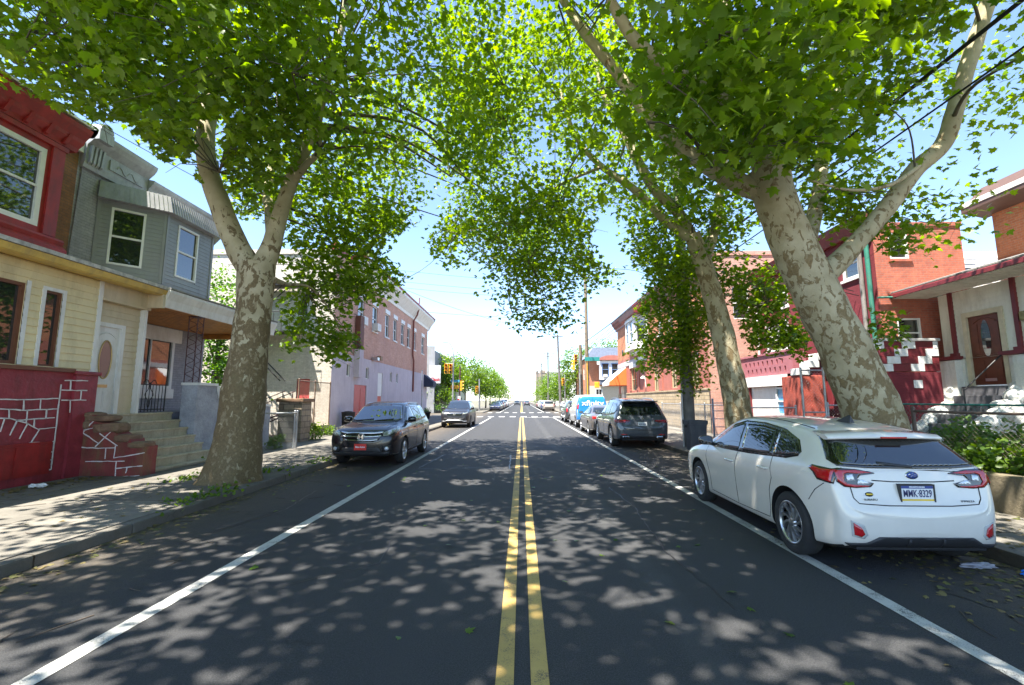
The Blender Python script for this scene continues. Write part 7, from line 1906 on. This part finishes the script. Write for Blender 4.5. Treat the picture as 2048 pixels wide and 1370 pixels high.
# pale limbs that stand bare of leaves on the street side: (outline, nearest depth, share cleared)
BARE = [([(380, 235), (455, 230), (452, 330), (475, 420), (520, 500), (455, 510), (415, 400), (385, 310)], 9.9, .97), ([(535, 520), (555, 430), (580, 350), (612, 285), (655, 280), (640, 325), (602, 400), (578, 510)], 9.9, .92),
        ([(1490, 405), (1400, 350), (1310, 290), (1220, 175), (1110, 30), (1155, 5), (1265, 150), (1355, 250), (1445, 310), (1505, 345)], 8.9, .66), ([(1430, 215), (1330, 150), (1220, 30), (1260, 10), (1350, 110), (1450, 170)], 8.2, .45),
        ([(1640, 565), (1770, 390), (1850, 270), (1925, 60), (1965, -30), (2015, -20), (1965, 180), (1925, 300), (1810, 440), (1690, 545)], 8.6, .8), ([(1485, 320), (1605, 310), (1670, 530), (1540, 510)], 8.4, .85),
        ([(1380, 520), (1290, 400), (1180, 250), (1228, 225), (1345, 370), (1450, 480)], 13.2, .55), ([(1370, 470), (1270, 390), (1180, 330), (1195, 310), (1290, 370), (1390, 440)], 13.2, .5)]
def bare(P):
    x, y, ok = project(P); out = np.zeros(len(P), bool); q = rng.uniform(0, 1, len(P))
    for poly, dep, k in BARE: out |= inpoly(x, y, poly) & (P[:, 1] < dep) & ok & (q < k)
    return out
def clear(P, jit=10):
    x, y, ok = project(P); n = len(x)
    inf = ok & (x > -60) & (x < 2108) & (y > -60) & (y < 1400)
    xj = x + rng.normal(0, jit, n); yj = y + rng.normal(0, jit, n)
    al = inpoly(xj, yj, CROWN_L) | inpoly(xj, yj, CROWN_R) | inpoly(xj, yj, SPRIG)
    sp = inpoly(x, y, SPARSE) & (rng.uniform(0, 1, n) > .5)
    return ~inf | (al & ~sp)

# gaps carved into the crowns to place light flecks on the ground: (ground x, ground y, half-width, half-depth, share of leaves kept) of each fleck
def gnd(px, py):
    p = at(px, py, 10.0); k = CAM_H / (CAM_H - p.z); return p.x * k, 10.0 * k
WELLS = []
for px, py, rx, ry in ((1205, 1045, .30, .45), (1250, 1192, .42, .30), (1335, 1112, .26, .32), (1440, 1256, .36, .26), (1545, 1245, .20, .2), (1640, 1330, .42, .25), (1795, 1285, .25, .3), (1130, 1042, .40, .3), (1180, 975, .5, .5), (1245, 955, .6, .6), (1310, 1000, .4, .4), (1150, 1150, .22, .2), (1080, 905, .8, 1.0),
                      (610, 1055, .45, .40), (690, 1032, .5, .35), (815, 1062, .5, .35), (440, 1222, .22, .2), (400, 1272, .2, .18), (852, 1222, .25, .2), (590, 1185, .18, .2), (870, 1010, .6, .5), (930, 965, .7, .6), (980, 1200, .2, .25), (760, 1100, .25, .2), (900, 1060, .3, .3), (1000, 940, .6, .8), (820, 960, .5, .6), (620, 1360, .3, .2),
                      (230, 1075, .3, .3), (1330, 1185, .15, .15), (1480, 1130, .3, .3), (1700, 1235, .2, .2), (140, 1060, .4, .25), (330, 1030, .5, .25)):
    gx, gy = gnd(px, py); WELLS.append((gx, gy, rx * .72, ry * .72, .03))
for px, py, rx, ry in ((110, 1010, .5, .14), (215, 988, .5, .16), (320, 970, .45, .2)):
    gx, gy = gnd(px, py); WELLS.append((gx, gy, rx, ry, .25))
WELLS += [(7.6, 6.2, 1.6, 2.2, .2)]  # crown opened here to let sun onto the garden shrubs
_r = np.random.default_rng(4)
for _ in range(40): WELLS.append((_r.uniform(-9, 9), _r.uniform(2.5, 22), _r.uniform(.10, .28), _r.uniform(.10, .3), .1))
def sunlit_gap(P):
    gx = P[:, 0] + .30 * P[:, 2]; gy = P[:, 1] + .32 * P[:, 2]; keep = np.ones(len(P), bool); q = rng.uniform(0, 1, len(P))
    wob = .12 * np.sin(gx * 7 + gy * 3)
    for x, y, rx, ry, k in WELLS: keep &= ~((((gx - x + wob) / rx) ** 2 + ((gy - y) / ry) ** 2 < 1) & (q > k))
    return keep
def plane_tree(label, trunk_limbs, lobes, per=70, size=(.10, .165), seed=1, slim=(1, 1), bark=None):
    """trunk_limbs: list of (pts, radii, flare); lobes: list of (centre, radii, clumps, leafsize factor)"""
    rs = np.random.default_rng(seed); base = Vector(trunk_limbs[0][0][0]); base.z = .1
    t = thing('plane_tree', label, 'tree', base, group='mature plane trees along the kerbs')
    mb = MB(base); nodes = []; first = True; mtrunk = None
    for i, (pts, rad, fl) in enumerate(trunk_limbs):
        rad = [q * (slim[0] if i == 0 else slim[1]) for q in rad]
        m_ = MB(base); P, Rr = limb(m_, pts, rad, 22 if i == 0 else 16, 8, .07 if i == 0 else .06, fl)
        o = m_.build('trunk' if i == 0 else 'limb', bark or M_BARK, t)
        nodes += [(p, r) for p, r in zip(P, Rr) if p.z > 3.5 and r < .32]
    C = []
    for (c, r, n, sf) in lobes:
        k = 0; tries = 0
        while k < n and tries < n * 40:
            tries += 1
            d = rs.normal(0, 1, 3); d /= np.linalg.norm(d); rr = rs.uniform(.25, 1) ** .45
            p = np.array(c) + d * np.array(r) * rr
            if not clear(p[None], 4)[0]: continue
            C.append((p, sf)); k += 1
    cen = np.array([c for c, _ in C]); sf = np.array([s_ for _, s_ in C])
    # boughs: hubs fed from the nearest limb, twigs from hub to clump
    nh = max(8, len(C) // 7); hubs = cen[rs.choice(len(C), nh, replace=False)]
    NP = np.array([tuple(p) for p, _ in nodes]); br = MB(base)
    for h in hubs:
        d = np.linalg.norm(NP - h, axis=1) + .6 * np.maximum(0, NP[:, 2] - h[2]); j = int(d.argmin()); a = Vector(NP[j]); b = Vector(h)
        L = (b - a).length
        if L < .4: continue
        mid = a.lerp(b, .5) + Vector((rs.normal(0, .10), rs.normal(0, .10), .08 + rs.normal(0, .05))) * L
        r0 = min(.075, nodes[j][1] * .5, .018 + .012 * L)
        # boughs keep clear of the open sky too
        pts, _ = catmull([a, mid, b], [1, 1, 1], 6)
        if clear(np.array([tuple(p) for p in pts]), 1).mean() < .75: continue
        br.tube(pts, [r0 * (1 - .72 * k / (len(pts) - 1)) for k in range(len(pts))], 6)
    for c in cen:
        d = np.linalg.norm(hubs - c, axis=1); h = hubs[d.argmin()]
        if d.min() < .1 or d.min() > 3: continue
        a, b = Vector(h), Vector(c); mid = a.lerp(b, .5) + Vector((0, 0, .1)) * (b - a).length
        if not clear(np.array([tuple(mid)]), 1)[0]: continue
        br.tube([a, mid, b, b + Vector((rs.normal(0, .2), rs.normal(0, .2), -.15))], [.014, .010, .006, .003], 4)
    br.build('boughs', M_TWIG, t)
    n = per
    off = rs.normal(0, 1, (len(C), n, 3)) * np.array([.42, .42, .25])
    P = (cen[:, None, :] + off * sf[:, None, None] ** .5).reshape(-1, 3); S = rs.uniform(size[0], size[1], len(P)) * np.repeat(sf, n)
    ok = clear(P, 9) & sunlit_gap(P) & ~bare(P); P = P[ok]; S = S[ok]
    # leaf tone varies by clump and by leaf
    rnd = (np.repeat(rs.uniform(.1, .9, len(C)), n)[ok] * .55 + rs.uniform(0, 1, len(P)) * .45)
    x, y, f = project(P); vis = f & (x > -80) & (x < 2130) & (y > -80) & (y < 900)
    leaves_object('crown', P[vis], S[vis], M_LEAF, t, base, LEAF_D, .75, rnd=rnd[vis], droop=.5)
    if (~vis).any(): leaves_object('crown', P[~vis], S[~vis] * 1.15, M_LEAF, t, base, LEAF_S, .6, rnd=rnd[~vis], droop=.3)
    print('plane tree', len(C), 'clumps', len(P), 'leaves', int(vis.sum()), 'seen')
    return t
V = lambda *a: at(*a)
YL = 9.0
TL = [([Vector((-5.64, 9.0, -.05)), V(475, 905, YL), V(487, 800, YL), V(500, 700, YL), V(510, 600, YL), V(513, 530, YL)], [.53, .455, .41, .37, .35, .36], (12, .62)),
      ([V(515, 560, YL), V(478, 500, YL), V(440, 410, YL), V(415, 330, YL), V(412, 260, YL + .2), V(425, 170, YL + .5), V(410, 80, YL + .8), V(390, -20, YL + 1), V(380, -200, YL + 1.4)], [.30, .285, .25, .235, .225, .20, .18, .16, .10], None),
      ([V(512, 560, YL), V(540, 500, YL + .1), V(557, 440, YL + .2), V(580, 370, YL + .3), V(605, 310, YL + .3), V(628, 260, YL + .4), V(650, 150, YL + .8), V(690, 20, YL + 1.4), V(700, -160, YL + 1.8)], [.30, .23, .20, .18, .16, .15, .13, .11, .07], None),
      ([V(585, 365, YL + .3), V(612, 330, YL + .1), V(638, 300, YL), V(640, 240, YL - .2), V(660, 160, YL - .4)], [.10, .09, .075, .06, .04], None),
      ([V(548, 560, YL), V(575, 568, YL + .5), V(620, 575, YL + 1.2), V(660, 620, YL + 1.8), V(690, 680, YL + 2)], [.08, .045, .035, .025, .012], None),
      ([V(545, 480, YL + .2), V(540, 420, YL + .9), V(536, 380, YL + 1.6), V(560, 250, YL + 2.5), V(600, 100, YL + 3)], [.16, .15, .13, .11, .06], None),
      ([V(412, 260, YL + .2), V(330, 190, YL - 1), V(220, 130, YL - 2), V(110, 70, YL - 2.6)], [.09, .07, .05, .02], None)]
plane_tree('mottled plane tree with twin pale limbs at the left kerb before the grey house', TL,
           [((-5.2, 10.5, 10.5), (5.2, 6, 4.6), 215, 1), ((-5.6, 6.8, 7.3), (3.0, 2.0, 1.7), 135, 1.05), ((-2.6, 12, 8.2), (3.0, 4.2, 3.0), 74, 1), ((-4.7, 11.2, 4.0), (1.25, 1.3, 1.5), 25, 1), ((-3.7, 12, 5.6), (1.5, 1.8, 1.2), 22, 1), ((-4.9, 11.4, 5.2), (1.2, 1.4, 1.1), 18, 1),
            ((-5.9, 10.5, 6.6), (1.8, 2.0, 1.6), 28, 1), ((-3.5, 2.8, 11), (5, 4.2, 2.3), 140, 1.2), ((-7.6, 5.4, 9.7), (2.3, 3.0, 1.4), 95, 1.1), ((-4, 7, 12), (4.5, 3, 2), 60, 1.1)], seed=3, slim=(.95, .82))
YR = 8.3
T1 = [([Vector((6.55, 8.4, .05)), V(1762, 900, YR), V(1735, 800, YR), V(1690, 700, YR), V(1640, 600, YR), V(1590, 500, YR), V(1558, 420, YR), V(1535, 340, YR)], [.72, .58, .51, .475, .45, .43, .41, .38], (12, .45)),
      ([V(1548, 380, YR), V(1520, 290, YR), V(1500, 200, YR - .1), V(1470, 100, YR - .2), V(1440, -20, YR - .2), V(1420, -200, YR)], [.34, .27, .24, .20, .17, .10], None),
      ([V(1552, 390, YR), V(1490, 372, YR + .1), V(1420, 335, YR + .2), V(1350, 285, YR + .3), V(1290, 220, YR + .4), V(1230, 140, YR + .5), V(1165, 60, YR + .6), V(1100, -40, YR + .8)], [.24, .22, .20, .18, .155, .14, .12, .08], None),
      ([V(1500, 240, YR - .1), V(1420, 190, YR - .5), V(1340, 140, YR - .8), V(1270, 80, YR - 1), V(1220, 0, YR - 1.1)], [.19, .18, .16, .13, .09], None),
      ([V(1640, 560, YR), V(1700, 500, YR + .1), V(1770, 420, YR + .2), V(1830, 340, YR + .2), V(1885, 290, YR + .2), V(1910, 220, YR + .1), V(1935, 130, YR), V(1965, 40, YR - .1), V(1990, -60, YR - .2), V(2010, -220, YR)], [.24, .205, .195, .185, .18, .17, .165, .16, .15, .10], None),
      ([V(1600, 540, YR + .2), V(1622, 460, YR + .9), V(1640, 370, YR + 1.5), V(1650, 270, YR + 2), V(1700, 120, YR + 2.5)], [.2, .185, .17, .15, .10], None),
      ([V(1840, 330, YR), V(1780, 370, YR - .4), V(1700, 380, YR - .6), V(1620, 360, YR - .9)], [.05, .04, .03, .012], None)]
plane_tree('huge leaning plane tree with blotchy bark behind the white hatchback', T1,
           [((4.6, 9.0, 10.6), (5.8, 5.6, 4.4), 200, 1), ((3.4, 6.6, 6.1), (1.9, 1.3, 1.0), 30, 1.35), ((4.6, 7.2, 7.6), (2.8, 1.7, 1.5), 42, 1.25), ((8.2, 9, 8), (2.8, 3.2, 2.6), 60, 1), ((7.9, 9.6, 5.6), (1.6, 1.8, .9), 22, .95),
            ((7.35, 9.3, 3.1), (.42, .4, .3), 5, .9), ((3.0, 3.2, 11), (5, 4, 2.3), 150, 1.2), ((0, -1.6, 11.5), (6, 3, 2), 130, 1.25), ((3.5, 6.5, 12), (4.5, 3, 2), 60, 1.1)], seed=5, slim=(.88, .84), bark=M_BARK_R)
Y2 = 12.4
T2 = [([Vector((5.86, 12.4, .05)), V(1482, 880, Y2), V(1472, 800, Y2), V(1452, 700, Y2), V(1432, 620, Y2), V(1410, 540, Y2), V(1385, 470, Y2)], [.58, .47, .42, .385, .35, .325, .29], (12, .35)),
      ([V(1395, 500, Y2), V(1360, 430, Y2 + .2), V(1310, 380, Y2 + .3), V(1270, 310, Y2 + .5), V(1240, 250, Y2 + .7), V(1205, 180, Y2 + .9), V(1180, 60, Y2 + 1.2)], [.25, .22, .20, .18, .155, .13, .09], None),
      ([V(1385, 480, Y2), V(1330, 440, Y2 + .1), V(1270, 380, Y2 + .2), V(1200, 330, Y2 + .3), V(1150, 270, Y2 + .5), V(1120, 180, Y2 + .7)], [.19, .175, .15, .125, .10, .06], None),
      ([V(1405, 530, Y2), V(1432, 450, Y2 + .4), V(1440, 380, Y2 + .8), V(1450, 280, Y2 + 1.3), V(1430, 150, Y2 + 1.6)], [.22, .19, .17, .14, .09], None),
      ([V(1200, 335, Y2 + .3), V(1120, 370, Y2 + .3), V(1050, 420, Y2), V(990, 470, Y2 - .2)], [.07, .055, .04, .015], None),
      ([V(1425, 600, Y2), V(1470, 590, Y2 + .4), V(1520, 620, Y2 + .7), V(1560, 660, Y2 + .8)], [.06, .045, .03, .012], None),
      ([V(1420, 580, Y2), V(1370, 560, Y2 + 1.5), V(1340, 600, Y2 + 2.6), V(1335, 680, Y2 + 3)], [.07, .05, .035, .015], None)]
plane_tree('upright mottled plane tree beside the rubbish bin, behind the hatchback bonnet', T2,
           [((1.6, 14.5, 9.6), (4.8, 5, 4.0), 190, 1), ((1.0, 13.2, 6.1), (2.3, 2.4, 1.7), 44, 1), ((.2, 13.5, 4.4), (1.1, 1.5, .8), 12, .9), ((4.9, 15.4, 4.5), (1.15, .8, 2.7), 66, 1), ((5.75, 15.9, 3.4), (.5, .4, 1.6), 24, .85), ((6.5, 13.4, 4.5), (1.15, 1, 1.0), 34, 1), ((7.2, 12.9, 3.2), (.95, .8, .55), 20, 1),
            ((4.6, 13, 6.4), (1.8, 1.6, 1.2), 42, 1)], seed=9, slim=(.78, .72), bark=M_BARK_R)

def small_tree(name, label, base, trunk_h, lobes, n, mat, size, geo=LEAF_S, group=None, r=.12, cat='tree', bark=None):
    b = Vector(base); t = thing(name, label, cat, b, group=group)
    mb = MB(b); top = Vector(lobes[0][0]); P, _ = limb(mb, [b - Vector((0, 0, .1)), b + (top - b) * .35 + Vector((.05, 0, 0)), b + (top - b) * .8], [r * 1.3, r, r * .5], 10, 5, .08)
    for c, rr in lobes:
        for _ in range(3):
            e = Vector(c) + Vector([random.gauss(0, .5) * q for q in rr]); s_ = b.lerp(top, random.uniform(.35, .75)); mb.tube([s_, s_.lerp(e, .5) + Vector((0, 0, .1)), e], [r * .35, r * .22, r * .08], 5)
    mb.build('trunk', bark or M_BARK2, t)
    Ps = []; w = np.array([q[1][0] * q[1][1] * q[1][2] for q in lobes]) ** .66; w = w / w.sum()
    for (c, rr), k in zip(lobes, w):
        nc = max(3, int(n * k / 26)); d = rng.normal(0, 1, (nc, 3)); d /= np.linalg.norm(d, axis=1, keepdims=True); cc = np.array(c) + d * np.array(rr) * (rng.uniform(.2, 1, (nc, 1)) ** .4)
        Ps.append((cc[:, None] + rng.normal(0, 1, (nc, 26, 3)) * np.array(rr).mean() * .20).reshape(-1, 3))
    P = np.concatenate(Ps); P = P[P[:, 2] > b.z + .02]
    rn = np.repeat(rng.uniform(0, 1, len(P) // 26 + 1), 26)[:len(P)] * .5 + rng.uniform(0, 1, len(P)) * .5
    leaves_object('crown', P, rng.uniform(*size, len(P)), mat, t, b, geo, .8, rnd=rn)
    return t
GL = 'street trees beyond the crossing on the left'
for (x, y, h, rr, lab) in ((-10.6, 66, 8.4, 2.7, 'leafy tree behind the street lamp at the far left corner'), (-8.9, 72, 9.0, 2.9, 'tall pale green street tree behind the dark signal post'), (-7.3, 79, 8.6, 3.0, 'rounded street tree above the first parked car on the left'), (-6.9, 88, 8.4, 2.9, 'street tree behind the rounded one on the left, over the parked row'),
                       (-7.2, 104, 8.6, 3.2, 'smaller looking street tree farther down the left row'), (-7.2, 124, 8.8, 3.5, 'far street tree near the end of the left row'), (-7.2, 150, 9.0, 3.8, 'last tiny street tree of the left row')):
    small_tree('street_tree', lab, (x, y, .1), 3, [((x, y, h - rr * .8), (rr, rr, rr * .75)), ((x - rr * .5, y - .5, h - rr * 1.45), (rr * .8, rr * .8, rr * .55)), ((x + rr * .55, y - .5, h - rr * 1.4), (rr * .75, rr * .75, rr * .55))], 3200, M_LEAF2, (.20, .34), group=GL)
small_tree('leafy_shrub', 'bushy shrub spilling over the board fence at the far left corner', (-10.9, 61.5, .1), 1, [((-11.2, 61.3, 2.6), (1.9, .9, 1.1)), ((-12.6, 61.4, 3.3), (1.4, .9, 1.3)), ((-9.8, 61.3, 2.0), (1.0, .7, .8))], 2600, M_LEAF2, (.14, .24), cat='shrub', r=.06)
small_tree('leafy_shrub', 'low planting in front of the board fence across the junction', (-9.6, 60.6, .1), .4, [((-9.8, 60.6, .7), (1.5, .5, .45)), ((-7.2, 60.9, .6), (.6, .5, .45))], 900, M_LEAF3, (.10, .18), cat='shrub', r=.03)
GR = 'street trees beyond the crossing on the right'
for (x, y, h, rr, lab) in ((8.2, 69, 9.9, 2.6, 'tall loose street tree behind the yellow signals on the right'), (7.9, 84, 7.2, 2.3, 'small street tree behind the brown pole on the right'), (7.0, 97, 7.6, 2.6, 'bushy street tree beside the grey double-arm pole'), (6.8, 113, 7.8, 2.9, 'street tree below the brown tower'), (6.6, 135, 8.2, 3.3, 'last small tree of the right row')):
    small_tree('street_tree', lab, (x, y, .1), 3, [((x, y, h - rr * .8), (rr * .9, rr, rr * .75)), ((x - rr * .5, y - .4, h - rr * 1.6), (rr * .85, rr * .8, rr * .7)), ((x + rr * .5, y - .4, h - rr * 1.7), (rr * .8, rr * .75, rr * .6))], 3000, M_LEAF2, (.20, .32), group=GR)
small_tree('background_tree', 'green tree rising behind the slate mansard roof', (14.5, 77, .1), 5, [((14.5, 77, 9.6), (3.6, 3, 2.2)), ((12.0, 77, 8.8), (2.2, 2, 1.6))], 3000, M_LEAF2, (.22, .34))
small_tree('background_tree', 'dense dark green tree between the grey house and the cream side wall', (-13.0, 19.2, 0), 3, [((-13.0, 19.0, 5.6), (1.5, 1.4, 1.9)), ((-12.3, 18.6, 4.0), (1.2, 1.1, 1.2)), ((-14.2, 18.8, 3.0), (1.5, 1.2, 1.3)), ((-11.6, 18.5, 2.6), (1.1, .9, .9))], 5200, M_LEAF3, (.10, .17))
for k, (x, y, z, rr, n_, lab) in enumerate(((-8.35, 18.3, .13, (.45, .35, .32), 500, 'weedy green clump at the foot of the stone gate pier'), (-8.9, 20.6, .13, (.5, .5, .22), 420, 'weeds along the low tan wall'), (-7.9, 14.95, .1, (.35, .2, .25), 260, 'vine sprouting through the left chain link panel'))):
    small_tree('weed_clump', lab, (x, y, z), .2, [((x, y, z + rr[2] * .8), rr)], n_, M_LEAF2, (.06, .11), cat='weeds', r=.015)
GS = 'shrubs in the raised garden'
for (x, y, rr, n_, m_, lab) in ((7.2, 4.9, (.5, .7, .32), 1500, M_LEAF2, 'bright sunlit shrub at the right edge of the garden'), (7.2, 6.1, (.45, .65, .30), 1300, M_LEAF2, 'yellow green shrub above the low mossy wall'), (7.25, 7.2, (.45, .6, .32), 1300, M_LEAF2, 'spreading green shrub on the low wall behind the hatchback tail lamp'), (8.0, 8.0, (.5, .45, .42), 900, M_LEAF3, 'taller rose bush against the rusty fence'),
                                (9.0, 7.2, (.5, .5, .3), 700, M_LEAF3, 'shrub before the green fence mesh'), (9.9, 8.9, (.5, .5, .28), 700, M_LEAF2, 'shrub below the white rockwork'), (8.9, 9.6, (.4, .4, .36), 700, M_LEAF3, 'upright bush beside the leaning trunk'), (10.3, 10.8, (.35, .35, .5), 600, M_LEAF2, 'tall thin bush before the maroon terrace wall')):
    s_ = small_tree('garden_shrub', lab, (x, y, .55), .3, [((x, y, .55 + rr[2] * .75), rr)], n_, m_, (.06, .115), cat='shrub', group=GS, r=.02)
    if 'rose' in lab:
        for q in ((.2, -.45, .5), (-.25, -.5, .42)):
            mb = MB((x, y, .55)); c_ = Vector((x + q[0], y + q[1], .55 + q[2]))
            for k in range(9):
                a = k * 2.4; d = Vector((math.cos(a), math.sin(a), .3)) * .035; mb.face([c_, c_ + d + Vector((-d.y, d.x, .01)), c_ + d * 1.5, c_ + d + Vector((d.y, -d.x, .01))])
            mb.build('flower', flat('pink_petal', (.75, .10, .28), .6), s_)
P = np.stack([rng.uniform(7.0, 12.2, 3800), rng.uniform(3.5, 12.5, 3800), rng.uniform(.55, .70, 3800)], 1)
tag(leaves_object('ground_cover', P, rng.uniform(.05, .11, 3800), M_LEAF3, None, geo=LEAF_S, tilt=.5), 'low green ground cover over the raised garden soil', 'ground cover', kind='stuff')
P = []
for (x, y, sx, sy, n_) in ((-5.9, 10.3, .5, .25, 110), (-5.2, 7.6, .15, .5, 120), (-5.25, 12.0, .15, .6, 60), (-6.7, 9.2, .15, .3, 60), (-8.0, 12.3, .2, .3, 60)):
    P += [(x + random.gauss(0, sx), y + random.gauss(0, sy), .14 + abs(random.gauss(0, .03))) for _ in range(n_)]
tag(leaves_object('pavement_weeds', P, .07, M_LEAF2, None, geo=LEAF_S, tilt=1.2), 'small green weeds sprouting along the left kerb and tree foot', 'weeds', kind='stuff')
# ------------------------------------------------------------------ light and sky
SUNV = Vector((-.30, -.32, 1.0)).normalized()      # towards the sun: behind the camera, a little left, high
sun_el = math.asin(SUNV.z)
w = bpy.data.worlds.new('World'); scene.world = w; w.use_nodes = True
nt = w.node_tree; bg = nt.nodes['Background']
sky = nt.nodes.new('ShaderNodeTexSky'); sky.sky_type = 'NISHITA'; sky.sun_disc = False
sky.sun_elevation = sun_el; sky.sun_rotation = math.atan2(SUNV.x, SUNV.y)
sky.air_density = .8; sky.dust_density = .1; sky.ozone_density = 1.4; sky.altitude = 0
nt.links.new(sky.outputs[0], bg.inputs[0]); bg.inputs[1].default_value = .105
sd = bpy.data.lights.new('sun', 'SUN'); so = bpy.data.objects.new('sun', sd); COL.objects.link(so)
sd.energy = 4.4; sd.angle = R(.48); sd.color = (1, .95, .86)
so.rotation_euler = SUNV.to_track_quat('Z', 'Y').to_euler()
vs = scene.view_settings; vs.view_transform = 'Standard'; vs.look = 'None'; vs.exposure = 2.2; vs.gamma = 1
scene.cycles.max_bounces = 9; scene.cycles.transparent_max_bounces = 8; scene.cycles.use_denoising = True
scene.cycles.diffuse_bounces = 6; scene.cycles.glossy_bounces = 3; scene.cycles.transmission_bounces = 6
scene.cycles.sample_clamp_indirect = 6
